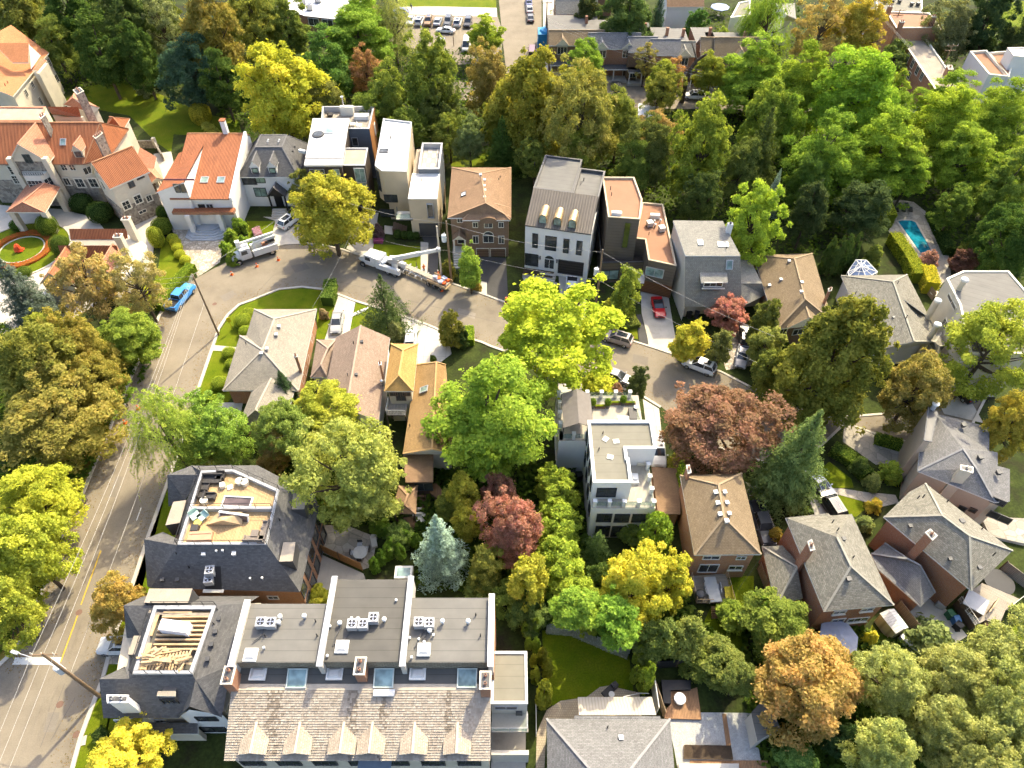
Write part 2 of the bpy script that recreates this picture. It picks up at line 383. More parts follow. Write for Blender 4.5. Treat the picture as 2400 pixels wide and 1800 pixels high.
LGREY=M('light_grey_metal',(0.46,0.46,0.46),0.45,0.08,1.0,0.3)
BROWN=M('brown_paint',(0.13,0.085,0.055),0.6,0.1,1.0)
BROWN_WALL=M_wave('brown_grey_panels',(0.145,0.118,0.09),(0.08,0.065,0.05),0.55,'Y',0.6,0.15,0,0.1,0.04)
CORTEN=M('orange_panels',(0.42,0.20,0.075),0.7,0.08,0.7)
BLUEGREY=M_wave('blue_grey_cladding',(0.15,0.165,0.18),(0.09,0.1,0.11),0.2,'Y',0.7,0.15,0,0.1,0.1)
BRASS=M('brass_sheet',(0.50,0.36,0.19),0.4,0.08,1.0,0.7)
RED_CH=M('terracotta',(0.50,0.24,0.14),0.85,0.12,1.5)
GLASS=M_glass('window_glass',(0.05,0.055,0.055))
GLASS_T=M_glass('teal_glass',(0.24,0.34,0.33),0.12)
GLASS_G=M_glass('skylight_glass',(0.22,0.30,0.25),0.1)
ACRYL=M('acrylic_dome',(0.55,0.54,0.51),0.25,0.06,2.0)
CLEAR=M_clear('balustrade_glass',(0.62,0.75,0.72),0.35)
CANVAS=M_wave('striped_canvas',(0.52,0.46,0.36),(0.40,0.35,0.27),0.3,'X',0.9,0.05,0,0.05,0.3)
RUBBER=M('rubber',(0.025,0.024,0.023),0.85,0.1,3.0)
CHROME=M('bright_metal',(0.62,0.62,0.62),0.25,0.05,2.0,0.9)
PAINT=M_paint('vehicle_paint')
CARGLASS=M_glass('vehicle_glass',(0.035,0.04,0.045),0.04,0.8)
LAMP_W=M('headlamp',(0.75,0.75,0.72),0.15,0.03,4)
LAMP_R=M('tail_lamp',(0.42,0.02,0.015),0.2,0.03,4)
ORANGE=M('safety_orange',(0.75,0.13,0.02),0.6,0.08,3)
POLEWOOD=M('utility_pole_wood',(0.24,0.16,0.095),0.9,0.2,2.0)
WIRE=M('overhead_wire',(0.40,0.38,0.34),0.5,0.05,3)
BARK=M_patch('bark',[(0.3,(0.075,0.055,0.04)),(0.7,(0.15,0.115,0.08))],2.0,9.0,0.95,0.6,0.4)
POOLW=M_glass('pool_water',(0.012,0.19,0.26),0.05,0.5)
LEAF=M_leaf('leaves')
NEEDLE=M_leaf('needles',0.3,0.02,1.0,2.4)
PETAL=M_leaf('petals',0.25,0.02,0.7,1.6)
PLASTIC={}
def flat(name,col,rough=0.55,metal=0.0):
 return M(name,col,rough,0.08,2.0,metal)
 # = THE SETTING
def qs(rc,*pts,z=0.0):return[q(rc,x,y,z)for x,y in pts]
def os_(*pts,z=0.0):return[o(x,y,z)for x,y in pts]
_LIFT={}
def sheet(name,pts,mat,z):
 k='lawn' if name in('lawn','verge')else 'paving';_LIFT[k]=_LIFT.get(k,0)+1
 if name not in('ground','road'):z=(0.005+0.0005*_LIFT[k]+(0.02 if z>0.025 else 0))if k=='lawn' else 0.03+0.0012*_LIFT[k]
 mb=MB();mb.up([xy(p,z)for p in pts]);return struct(mb,name,mat)
sheet('ground',[(-700,-150),(700,-150),(700,900),(-700,900)],SOIL,0.0)
KL=qs('30',(-420,1150),(0,785),(100,690),(230,530),(330,250),(430,30))+qs('20',(560,1280),(740,930),(840,680),(1000,300),(1110,30))+qs('10',(1235,1410),(1330,1200),(1410,1030),(1530,880),(1680,755))
KU=qs('10',(1680,755),(1830,670),(1960,605))+qs('11',(-60,530),(160,480),(250,457),(420,450),(600,468),(750,505),(940,568),(1200,655),(1480,730),(1700,800),(2000,905),(2212,985))+qs('12',(400,1110),(720,1200),(1010,1285),(1240,1360),(1480,1440),(1800,1560))+os_((1700,880),(1800,905),(1930,895),(2020,850),(2060,790))
KD=os_((2130,850),(2080,950))+qs('23',(1240,505),(930,425),(660,330))+os_((1740,990),(1690,1010))+qs('22',(1600,480),(1290,195),(1150,110))+qs('12',(640,1560),(300,1480),(0,1390))+qs('11',(2040,1330),(1950,1290),(1600,1190),(1480,1140),(1250,1060),(860,935),(720,880),(580,835),(400,815),(200,835),(0,915))
KR=qs('10',(2212,915),(2060,970),(1960,1060),(1880,1180),(1830,1330),(1720,1650))+qs('20',(1690,90),(1430,870),(1270,1310),(1160,1650))+qs('30',(950,600),(870,900),(780,1130),(680,1400),(610,1659),(540,1900))
sheet('road',KL[:-1]+KU+KD+KR[1:]+qs('30',(-420,1900)),ASPHALT,0.02)
def strip(mb,pts,w,z0,z1,side=1):
 """a raised ribbon along a line, to one side of it"""
 P=[Vector((p.x,p.y,0))for p in pts];Q=[]
 for i,p in enumerate(P):
  t=(P[min(i+1,len(P)-1)]-P[max(i-1,0)]).normalized();Q.append(p+Vector((-t.y,t.x,0))*w*side)
 for i in range(len(P)-1):
  a,b,c,d=P[i],P[i+1],Q[i+1],Q[i]
  mb.up([xy(a,z1),xy(b,z1),xy(c,z1),xy(d,z1)])
  for e,f in((a,b),(c,d)):mb.face([xy(e,z0),xy(f,z0),xy(f,z1),xy(e,z1)])
 for e,f in((P[0],Q[0]),(P[-1],Q[-1])):mb.face([xy(e,z0),xy(f,z0),xy(f,z1),xy(e,z1)])
for nm,pts,side,w in(('kerb',KL[:-1],1,0.42),('kerb',KU[2:],1,0.32),('kerb',KD[:8],1,0.32),('kerb',KD[8:],1,0.36),('kerb',KR,1,0.42)):
 mb=MB();strip(mb,pts,w,0.0,0.13,side);struct(mb,nm,CONC_L)
sheet('verge',KL[1:12]+qs('10',(1190,1395),(900,1640))+qs('20',(780,300),(600,800),(350,1300))+qs('30',(60,250),(-100,500)),LITTER,0.012)
sheet('lawn',qs('11',(575,850),(400,830),(200,850),(0,930))+qs('10',(2070,990),(1980,1080),(1900,1200),(1850,1330),(1745,1650))+qs('20',(1715,90),(1690,170),(1960,165),(2200,-100))+qs('11',(520,1030)),GRASS,0.012)
sheet('lawn',qs('11',(866,942),(1245,1070),(1220,1300),(790,1300)),GRASS,0.012)
sheet('lawn',qs('11',(580,850),(700,890),(600,1270),(520,1270),(530,1000)),GRASS,0.010)
sheet('lawn',qs('10',(1400,400),(1490,390),(1650,620),(1660,720),(1400,1000),(1180,1010),(1370,640)),GRASS,0.012)
sheet('lawn',qs('00',(560,860),(760,740),(1000,715),(1200,745),(1500,860),(1750,980),(2060,1040),(2100,1200),(1500,1160),(1480,1320),(1350,1230),(1120,1000),(860,950)),GRASS,0.012)
sheet('lawn',qs('11',(-80,250),(168,252),(125,440),(-60,455)),GRASS,0.012)
sheet('lawn',qs('11',(1012,450),(1420,468),(1424,690),(1200,645),(1000,560)),GRASS,0.012)
sheet('lawn',qs('12',(700,950),(1060,1000),(1090,1270),(1010,1270),(720,1190)),GRASS,0.012)
sheet('lawn',qs('02',(600,1450),(950,1470),(1000,1520),(700,1530)),GRASS,0.012)
sheet('lawn',qs('01',(1640,1290),(2090,1330),(2200,1440),(1690,1440)),GRASS,0.012)
sheet('lawn',qs('23',(530,670),(720,820),(740,895),(480,900),(470,720)),GRASS,0.012)
sheet('lawn',qs('23',(570,945),(700,955),(810,1010),(850,1075),(760,1150),(640,1120)),GRASS,0.012)
sheet('lawn',qs('32',(1640,440),(1700,300),(1900,0),(2090,0),(2090,300),(2010,700),(1850,660)),GRASS,0.012)
sheet('lawn',qs('33',(900,420),(1000,560),(1260,700),(1640,620),(1900,440),(2300,420),(2300,700),(1000,800),(820,600)),GRASS,0.012)
sheet('lawn',qs('32',(260,470),(500,470),(800,590),(1010,680),(1050,1010),(1000,1060),(330,1120),(270,700)),GRASS,0.012)
sheet('lawn',qs('20',(1440,900),(1500,1050),(1600,1500),(1300,1659),(1175,1659))+qs('30',(1400,0),(1200,750),(960,1450),(850,1659),(640,1659),(700,1400),(800,1130),(890,900),(970,600),(1180,20)),GRASS,0.012)
sheet('lawn',os_((860,-20),(1072,-20),(1072,22),(980,27),(865,30)),GRASS,0.012)
sheet('lawn',os_((2140,10),(2230,0),(2230,60),(2130,70)),GRASS,0.012)
sheet('forecourt',os_((-40,440),(60,448),(130,452),(205,470),(225,495),(250,505),(310,480),(345,415),(368,440),(335,500),(330,560),(240,640),(140,700),(60,760),(-40,800)),CONC,0.012)
sheet('garden_path',qs('00',(1330,1330),(1480,1310),(1500,1400),(1440,1659))+qs('10',(1420,60),(1370,120),(1330,330),(1290,420),(1120,330),(1200,190)),CONC,0.016)
cI=q('10',190,500)
def ell(c,rx,ry,n=36,z=0.0,a0=0):return[Vector((c.x+rx*math.cos(2*math.pi*i/n+a0),c.y+ry*math.sin(2*math.pi*i/n+a0),z))for i in range(n)]
IR=(q('10',600,430)-cI).length
sheet('lawn',ell(cI,IR,IR*1.0),GRASS,0.03)
mb=MB();e_=ell(cI,IR,IR);e_.append(e_[0]);strip(mb,e_,0.3,0.0,0.16,-1);struct(mb,'kerb',CONC_L)
for nm,pts,mt in(('driveway',qs('11',(715,882),(862,938),(795,1290),(590,1290)),CONC_P),('driveway',qs('11',(1258,1068),(1600,1195),(1670,1310),(1690,1400),(1560,1500),(1370,1500),(1270,1310),(1262,1150)),CONC_P),('driveway',qs('10',(1480,150),(1990,190),(1960,310),(1900,610),(1710,735),(1650,620),(1520,390),(1470,300)),FLAG),('driveway',qs('11',(60,215),(210,220),(430,300),(420,450),(250,455),(120,455),(168,250)),CONC),('driveway',qs('11',(780,490),(935,560),(1005,540),(1020,420),(1060,180),(940,180)),CONC),('driveway',qs('11',(1425,375),(1580,380),(1570,745),(1480,722),(1490,500)),ASPH_DARK),('front_walk',qs('11',(1422,430),(1490,440),(1480,722),(1424,705)),CONC),('front_walk',qs('11',(1110,290),(1190,300),(1180,370),(1110,360)),CONC_L),('driveway',qs('11',(1930,560),(2160,570),(2180,965),(2000,900),(1940,780)),ASPH_DARK),('front_walk',qs('11',(1930,770),(1995,780),(1995,905),(1930,880)),CONC),('driveway',qs('12',(400,700),(640,750),(630,1120),(430,1090)),CONC),('front_walk',qs('12',(90,740),(330,750),(410,800),(120,800)),CONC_L),('driveway',qs('12',(1110,850),(1345,870),(1390,1140),(1440,1410),(1180,1330),(1170,1260),(1120,1050)),CONC),('front_walk',qs('12',(1075,1060),(1118,1060),(1168,1270),(1176,1330),(1100,1300)),ASPH_DARK),('driveway',qs('12',(1880,1160),(2080,1180),(2090,1500),(1850,1540),(1800,1400)),FLAG),('driveway',qs('22',(1130,130),(1270,215),(1300,500),(1320,720),(1200,720)),CONC_P),('driveway',qs('22',(400,0),(640,0),(650,160),(400,160)),CONC),('driveway',qs('22',(1960,830),(2160,900),(2300,1330),(2120,1360)),CONC),('driveway',qs('23',(660,325),(930,430),(930,530),(1170,600),(1130,690),(930,700),(760,580),(645,500)),STONEP),('front_walk',qs('23',(400,900),(640,905),(800,930),(1100,960),(1130,1030),(990,1060),(800,1010),(580,950),(440,945)),STONEP),('driveway',qs('23',(330,930),(560,930),(660,1160),(420,1180)),CONC),('driveway',qs('23',(1440,100),(1720,90),(1860,340),(1520,260)),CONC),('pool_deck',qs('13',(1070,80),(1150,70),(1260,90),(1360,170),(1430,300),(1560,550),(1580,720),(1440,860),(1370,870),(1040,340),(1090,230),(1060,150)),STONEP),('patio',qs('32',(280,1659),(205,1659),(215,1350),(300,1160),(420,1080),(640,1050),(760,960),(830,950),(1100,1010),(1120,1240),(300,1260)),M_brick('patio_pavers',(0.5,0.42,0.3),(0.44,0.36,0.26),(0.3,0.25,0.18),0.22,0.22,0.02)),('gravel_court',qs('32',(1340,1230),(1640,1180),(2080,1185),(2150,1600),(1430,1670),(1400,1500)),GRAVEL),('back_patio',qs('21',(590,1220),(800,1230),(1050,1330),(1000,1580),(930,1605),(530,1440)),STONEP),('back_patio',qs('21',(530,1460),(930,1640),(950,1700))+qs('31',(640,150),(420,200)),CONC),('driveway',qs('30',(960,620),(1140,650),(1130,760),(920,765)),FLAG),('front_walk',qs('30',(690,1395),(755,1375),(740,1460),(670,1475)),CONC),('front_walk',qs('10',(1838,1325),(2060,1345),(2060,1385),(1830,1372)),CONC_L),('driveway',qs('33',(1040,100),(1440,170),(1720,520),(1560,620),(1250,380)),CONC),('driveway',qs('20',(1860,160),(2100,165),(2060,370),(1850,330)),CONC),('driveway',qs('31',(2030,1230),(2330,1230),(2330,1700),(2030,1700)),CONC),('car_park',qs('01',(1080,260),(1270,120),(2090,150),(2140,300),(2120,440),(1900,560),(1700,560),(1400,430),(1050,340)),ASPHALT),('pavement',qs('01',(1180,62),(1560,58),(2080,70),(2085,148),(1270,125)),CONC),('street',os_((1072,-60),(1170,-60),(1170,60),(1172,170),(1095,170),(1085,80)),ASPHALT),('street',os_((960,175),(1330,172),(1500,182),(1760,195),(1900,215),(2260,232),(2260,262),(1900,246),(1500,236),(1300,236),(960,215)),ASPHALT),('pavement',os_((1172,-60),(1215,-60),(1225,160),(1174,160)),CONC),):
 sheet(nm,pts,mt,0.03 if nm!='pavement' else 0.05)
YEL=flat('yellow_road_paint',(0.55,0.36,0.03));WPA=flat('white_road_paint',(0.66,0.64,0.58))
def line(name,a,b,w,mat,z=0.026):
 a,b=xy(a),xy(b);t=(b-a).normalized();n=Vector((-t.y,t.x,0))*w/2
 mb=MB();mb.up([xy(a+n,z),xy(b+n,z),xy(b-n,z),xy(a-n,z)]);return struct(mb,name,mat)
line('centre_line_marking',q('20',872,1440),q('30',700,250),0.14,YEL);line('centre_line_marking',q('30',690,290),q('30',524,745),0.14,YEL)
line('stop_line_marking',q('30',120,735),q('30',522,735),0.75,WPA)
line('lane_marking',q('20',1220,1070),q('20',1180,1180),0.1,WPA)
for i in range(8):
 x=1290+i*83;line('bay_marking',q('01',x,250),q('01',x+10,165),0.12,YEL,0.034)
for rc,x,y in(('30',683,315),('30',268,490),('30',518,1110),('30',662,1370),('10',1855,968),('23',1690,265)):
 c=q(rc,x,y);mb=MB();mb.up(ell(c,0.36,0.36,16,0.028));struct(mb,'manhole_cover',flat('rusty_iron',(0.17,0.10,0.07),0.8))
TAR=flat('tar_seal',(0.14,0.12,0.10),0.7)
for a,b in((q('11',560,830),q('11',1000,900)),(q('11',1290,930),q('11',2100,1130)),(q('11',30,850),q('11',150,720)),(q('12',900,1510),q('12',1290,1620)),(q('30',350,1480),q('30',560,930)),(q('30',440,1420),q('30',650,1050)),(q('11',680,770),q('11',950,830))):
 line('tar_joint',a,b,0.07,TAR,0.025)
for k,(rc,pts,c)in enumerate((('11',((300,640),(420,610),(470,660),(340,700)),.8),('11',((1000,770),(1120,800),(1100,850),(980,820)),.86),('30',((420,1180),(520,1180),(470,1350),(370,1350)),.88),('20',((1000,800),(1060,800),(1000,980),(940,980)),.85),('12',((1050,1400),(1180,1430),(1170,1500),(1040,1470)),.84),('10',((1900,900),(2010,850),(2050,890),(1940,950)),.88),('11',((1750,1000),(1900,1050),(1890,1100),(1740,1050)),1.12))):
 mb=MB();mb.up([xy(p,0.0225)for p in qs(rc,*pts)]);struct(mb,'asphalt_patch',M_patch('patched_asphalt_%d'%k,[(0.3,(0.22*c,0.19*c,0.15*c)),(0.7,(0.255*c,0.22*c,0.175*c))],0.5,9.0,0.9,0.2,0.2))
 # = BUILDING KIT
def inset(P,d):
 P=[Vector((p[0],p[1]))for p in P]
 a=sum(P[i].x*P[(i+1)%len(P)].y-P[(i+1)%len(P)].x*P[i].y for i in range(len(P)))
 if a<0:P=P[::-1]
 n=len(P);out=[]
 for i in range(n):
  p0,p1,p2=P[i-1],P[i],P[(i+1)%n]
  e1=(p1-p0).normalized();e2=(p2-p1).normalized()
  n1=Vector((-e1.y,e1.x));n2=Vector((-e2.y,e2.x))
  k=1+n1.dot(n2)
  out.append(Vector((*(p1+(n1+n2)*(d/max(k,0.35))),0)))
 return out
def house(label,loc,name='house',cat='house',group=None):return thing(name,label,cat,xy(loc),group)
def walls(root,poly,z1,mat,ins=0.35,z0=0.0,name='wall',mtop=None):
 P=inset(poly,ins)if ins else[Vector((p[0],p[1],0))for p in poly]
 mb=MB();mb.prism(P,z0,z1,0,1 if mtop else 0);ob=mb.build(name,[mat]+([mtop]if mtop else[]),root);return P,ob
def roof(root,V,F,mat,t=0.18,name='roof',trim=WHITE):
 mb=MB();mb.slab(V,F,t,0,1);ob=mb.build(name,[mat,trim],root);E={};V=[Vector(v)for v in V]
 if 'shingle' not in mat.name and 'tiles' not in mat.name:return ob
 for f in F:
  n=(V[f[1]]-V[f[0]]).cross(V[f[2]]-V[f[0]]).normalized();n=n if n.z>0 else-n;c=sum((V[i]for i in f),Vector())/len(f)
  for i in range(len(f)):E.setdefault(frozenset((f[i],f[(i+1)%len(f)])),[]).append((n,c))
 for k,L in E.items():
  if len(L)==2 and L[0][0].angle(L[1][0])>.2:
   a,b=[V[i]for i in k]
   if L[0][0].dot(L[1][1]-a)<-.05 and(b-a).length>.8:r=MB();z=Vector((0,0,.03));r.beam(a+z,b+z,.22,.07);r.build('ridge_cap',RIDGE(mat),ob)
 return ob
def RIDGE(mat):
 k=mat.name+'_ridge'
 if k not in MATS:
  t=next((x for x in mat.node_tree.nodes if x.bl_idname=='ShaderNodeTexBrick'),None);c=tuple(t.inputs['Color1'].default_value)[:3]if t else(.4,.2,.1);M(k,sc3(c,1.02),.9,.12,2.0)
 return MATS[k]
def hip(root,E4,R2,mat,trim=WHITE,name='roof',t=0.18):
 """E4: eave corners in order round the house; R2: ridge ends, the first nearest the edge E4[0]-E4[1]"""
 a,b,c,d=E4;r,s=R2
 return roof(root,[a,b,c,d,r,s],[(0,1,4),(1,2,5,4),(2,3,5),(3,0,4,5)],mat,t,name,trim)
def gable(root,E4,R2,mat,wmat,trim=WHITE,t=0.18,ins=0.3):
 """E4: a,b | c,d eave corners; gable ends over a-b (ridge end R2[0]) and c-d"""
 a,b,c,d=E4;r,s=R2
 ob=roof(root,[a,b,c,d,r,s],[(0,4,5,3),(1,2,5,4)],mat,t,'roof',trim)
 for(p,q_,k)in((a,b,r),(c,d,s)):
  m_=(Vector(p)+Vector(q_))/2;ctr=(Vector(a)+Vector(c))/2
  sh=(ctr-m_);sh.z=0;sh=sh.normalized()*ins
  mb=MB();mb.face([Vector(p)+sh,Vector(q_)+sh,Vector(k)+sh-Vector((0,0,t))]);mb.build('gable_wall',wmat,root)
 return ob
def flatroof(root,poly,z,mat,ph=0.35,pt=0.22,cap=LGREY,wall=None,z0=0.0,name='roof'):
 """walls up to a flat roof with a parapet round it"""
 P=[Vector((p[0],p[1],0))for p in poly]
 a=sum(P[i].x*P[(i+1)%len(P)].y-P[(i+1)%len(P)].x*P[i].y for i in range(len(P)))
 if a<0:P=P[::-1]
 I=inset(P,pt);n=len(P)
 if wall:
  mb=MB()
  for i in range(n):mb.face([xy(P[i],z0),xy(P[(i+1)%n],z0),xy(P[(i+1)%n],z+ph-0.06),xy(P[i],z+ph-0.06)])
  if z0>0:mb.face([xy(p,z0)for p in reversed(P)])
  mb.build('wall',wall,root)
 mb=MB();e=max(range(n),key=lambda i:(P[(i+1)%n]-P[i]).length);mb.uvdir=P[(e+1)%n]-P[e]
 if abs(mb.uvdir.y)>abs(mb.uvdir.x):mb.uvdir=Vector((mb.uvdir.y,-mb.uvdir.x,0))
 mb.face([xy(p,z)for p in I]);r=mb.build(name,mat,root)
 mb=MB();Q=inset(P,-0.04);J=inset(P,pt+0.01)
 for i in range(n):
  k=(i+1)%n
  mb.face([xy(Q[i],z+ph),xy(Q[k],z+ph),xy(J[k],z+ph),xy(J[i],z+ph)])
  mb.face([xy(Q[i],z+ph-0.12),xy(Q[k],z+ph-0.12),xy(Q[k],z+ph),xy(Q[i],z+ph)])
  mb.face([xy(J[i],z-0.02),xy(J[i],z+ph),xy(J[k],z+ph),xy(J[k],z-0.02)])
 mb.build('parapet',cap,root);return r
def win(root,A,B,rc,x,y,w,h,frame=WHITE,glass=GLASS,mull=1,cross=0,name='window',sill=False,fw=0.09,dep=0.1,arch=False):
 """a window whose middle is sighted at (x, y) on the upright wall through A and B"""
 p=on_wall(A,B,rc,x,y);return win_at(root,A,B,p,w,h,frame,glass,mull,cross,name,sill,fw,dep,arch)
def win_at(root,A,B,p,w,h,frame=WHITE,glass=GLASS,mull=1,cross=0,name='window',sill=False,fw=0.09,dep=0.1,arch=False):
 e=Vector(((B-A).x,(B-A).y,0)).normalized();n=Vector((e.y,-e.x,0))
 if n.dot(_C-p)<0:n=-n
 Z=Vector((0,0,1));mb=MB()
 def bar(x0,x1,z0,z1,d):
  L=[p+e*xx+Z*zz+n*dd for dd in(0,d)for xx,zz in((x0,z0),(x1,z0),(x1,z1),(x0,z1))]
  for f in((4,5,6,7),(0,1,5,4),(1,2,6,5),(2,3,7,6),(3,0,4,7)):mb.face([L[i]for i in f])
 bar(-w/2-fw,-w/2,-h/2-fw,h/2+fw,dep);bar(w/2,w/2+fw,-h/2-fw,h/2+fw,dep)
 bar(-w/2,w/2,h/2,h/2+fw,dep);bar(-w/2,w/2,-h/2-fw,-h/2,dep)
 for i in range(mull):
  c=-w/2+w*(i+1)/(mull+1);bar(c-0.03,c+0.03,-h/2,h/2,dep*0.7)
 for i in range(cross):
  c=-h/2+h*(i+1)/(cross+1);bar(-w/2,w/2,c-0.025,c+0.025,dep*0.6)
 if sill:bar(-w/2-0.15,w/2+0.15,-h/2-fw-0.08,-h/2-fw,dep+0.1)
 if arch:
  N=10;pr_=[(w/2*math.cos(math.pi*i/N),h/2+w/2*math.sin(math.pi*i/N))for i in range(N+1)]
  po=[((w/2+fw)*math.cos(math.pi*i/N),h/2+(w/2+fw)*math.sin(math.pi*i/N))for i in range(N+1)]
  for i in range(N):
   mb.face([p+e*po[i][0]+Z*po[i][1]+n*dep,p+e*po[i+1][0]+Z*po[i+1][1]+n*dep,p+e*pr_[i+1][0]+Z*pr_[i+1][1]+n*dep,p+e*pr_[i][0]+Z*pr_[i][1]+n*dep])
   mb.face([p+e*po[i][0]+Z*po[i][1],p+e*po[i+1][0]+Z*po[i+1][1],p+e*po[i+1][0]+Z*po[i+1][1]+n*dep,p+e*po[i][0]+Z*po[i][1]+n*dep])
 f=mb.build(name,frame,root)
 mb=MB();d=n*0.035
 L=[p+e*a+Z*b+d for a,b in((-w/2,-h/2),(w/2,-h/2),(w/2,h/2),(-w/2,h/2))]
 if arch:L=[p+e*a+Z*b+d for a,b in[(-w/2,-h/2),(w/2,-h/2)]+pr_]
 if(L[1]-L[0]).cross(L[2]-L[0]).dot(n)<0:L=L[::-1]
 mb.face(L);mb.build('pane',glass,f);return f
def wins(root,A,B,rc,L,w,h,**k):
 for x,y in L:win(root,A,B,rc,x,y,w,h,**k)
def plane_at(a,b,c,rc,x,y):
 """where a sight line meets the plane a, b, c; and a frame lying on it"""
 a,b,c=Vector(a),Vector(b),Vector(c);n=(b-a).cross(c-a).normalized()
 if n.z<0:n=-n
 d=ray(*px(rc,x,y));p=_C+d*((a-_C).dot(n)/d.dot(n))
 X=Vector((0,0,1)).cross(n)
 X=Vector((1,0,0))if X.length<0.05 else X.normalized()
 if X.x<0:X=-X
 Y=n.cross(X);Mx=Matrix(((X.x,Y.x,n.x,p.x),(X.y,Y.y,n.y,p.y),(X.z,Y.z,n.z,p.z),(0,0,0,1)));return p,Mx
def skylight(root,pl,rc,x,y,w,l,glass=GLASS_G,frame=LGREY,h=0.14,name='skylight',rz=0.0):
 p,Mx=plane_at(*pl,rc,x,y);Mx=Mx@Matrix.Rotation(rz,4,'Z');mb=MB()
 for a,b,sx,sy in((0,-l/2,w+0.12,0.1),(0,l/2,w+0.12,0.1),(-w/2,0,0.1,l-0.1),(w/2,0,0.1,l-0.1)):mb.box((a,b,0),sx,sy,h,M=Mx)
 f=mb.build(name,frame,root);mb=MB()
 mb.face([Mx@Vector(v)for v in((-w/2,-l/2,h*0.7),(w/2,-l/2,h*0.7),(w/2,l/2,h*0.7),(-w/2,l/2,h*0.7))])
 mb.build('pane',glass,f);return f
def dome_light(root,z,rc,x,y,w=0.9,l=None):
 l=l or w;p=q(rc,x,y,z);mb=MB();mb.box((p.x,p.y,z-0.01),w+0.24,l+0.24,0.2);f=mb.build('skylight',WHITE,root)
 mb=MB();zt=z+0.19
 a=[Vector((p.x+i*w/2,p.y+j*l/2,zt+0.004))for i,j in((-1,-1),(1,-1),(1,1),(-1,1))]
 b=[Vector((p.x+i*w/3.4,p.y+j*l/3.4,zt+0.17))for i,j in((-1,-1),(1,-1),(1,1),(-1,1))]
 for i in range(4):mb.face([a[i],a[(i+1)%4],b[(i+1)%4],b[i]])
 mb.face(b);mb.build('dome',ACRYL,f);return f
_mb=MB();_mb.box((0,0,-0.1),0.34,0.34,0.3);_mb.box((0,0,0.2),0.42,0.42,0.09,m=1);VENT_BOX=_mb.mesh('vent',[LGREY,WHITE])
_mb=MB();_mb.box((0,0,-0.1),0.32,0.32,0.26);_mb.box((0,0,0.16),0.4,0.4,0.08);VENT_DARK=_mb.mesh('vent',[DGREY])
_mb=MB();_mb.cyl((0,0,-0.15),(0,0,0.5),0.06);VENT_PIPE=_mb.mesh('vent_pipe',[BLACK])
_mb=MB();_mb.cyl((0,0,-0.15),(0,0,0.45),0.1);_mb.cyl((0,0,0.45),(0,0,0.55),0.19,0.19,10,1);_mb.dome((0,0,0.55),0.19,0.1,10,2,1);VENT_CAP=_mb.mesh('vent_pipe',[LGREY,WHITE])
_mb=MB();_mb.box((0,0,0),0.85,0.85,0.12,m=1);_mb.box((0,0,0.12),0.9,0.9,0.75)
_mb.face([(0.36*math.cos(i*math.pi/8),0.36*math.sin(i*math.pi/8),0.876)for i in range(16)],1)
for i in range(4):
 a=i*math.pi/2;_mb.face([(0.05*math.cos(a),0.05*math.sin(a),0.885),(0.33*math.cos(a-0.35),0.33*math.sin(a-0.35),0.885),(0.33*math.cos(a+0.35),0.33*math.sin(a+0.35),0.892)],2)
_mb.cyl((0,0,0.87),(0,0,0.91),0.09,0.09,10,2);AC_UNIT=_mb.mesh('condenser',[LGREY,BLACK,CHROME])
def vents(root,me,pl,rc,L,s=1.0):
 nm='vent' if me in(VENT_BOX,VENT_DARK)else 'vent_pipe'
 for x,y in L:
  p,_=plane_at(*pl,rc,x,y);place(me,nm,root,p,0.1,s)
def lev(z):return(Vector((0,0,z)),Vector((1,0,z)),Vector((0,1,z)))
def units(root,z,rc,L,rz=0.0,s=1.0):
 for x,y in L:place(AC_UNIT,'condenser',root,q(rc,x,y,z),rz,s)
def chimney(root,top,z1,z0,mat,capmat=CONC,pots=2,potmat=RED_CH):
 """top: four corners of the stack's head, sighted at height z1"""
 P=inset([xy(p)for p in top],0.06);mb=MB();mb.prism(P,z0,z1-0.12);s=mb.build('chimney',mat,root)
 mb=MB();mb.prism(inset(P,-0.08),z1-0.12,z1);cp=mb.build('cap',capmat,s);mb=MB();mb.up([xy(p,z1+.004)for p in inset(P,.06)]);mb.build('flue_top',DGREY,s)
 a=(Vector(P[0])+Vector(P[3 if(P[0]-P[1]).length>(P[0]-P[3]).length else 1]))/2
 b=(Vector(P[1])+Vector(P[2]))/2 if(P[0]-P[1]).length>(P[0]-P[3]).length else(Vector(P[2])+Vector(P[3]))/2
 for i in range(pots):
  c=a.lerp(b,(i+0.5)/pots);mb=MB();mb.cyl(xy(c,z1-0.02),xy(c,z1+0.4),0.14,0.12,10);mb.cyl(xy(c,z1+0.385),xy(c,z1+0.405),0.1,0.1,10,1);mb.build('pot',[potmat,BLACK],s)
 return s
def rail(root,pts,z,h=1.0,mat=BLACK,glass=None,step=1.5,name='railing',r=0.025,close=False):
 P=[xy(p,z)for p in pts]+([xy(pts[0],z)]if close else[]);mb=MB();mg=MB()
 for i in range(len(P)-1):
  a,b=P[i],P[i+1];n=max(1,int((b-a).length/step));H=Vector((0,0,h))
  for k in range(n+1):c=a.lerp(b,k/n);mb.beam(c,c+H,r*2,r*2)
  mb.beam(a+H,b+H,r*2,r*2)
  if glass:mg.face([a+Vector((0,0,0.08)),b+Vector((0,0,0.08)),b+H*0.93,a+H*0.93])
  else:mb.beam(a+H*0.5,b+H*0.5,r,r);mb.beam(a+H*0.15,b+H*0.15,r,r)
 ob=mb.build(name,mat,root)
 if glass:mg.build('glass_panel',glass,ob)
 return ob
def boxpart(root,name,c,sx,sy,sz,mat,rz=0.0):
 mb=MB();mb.box(c,sx,sy,sz,rz);return mb.build(name,mat,root)
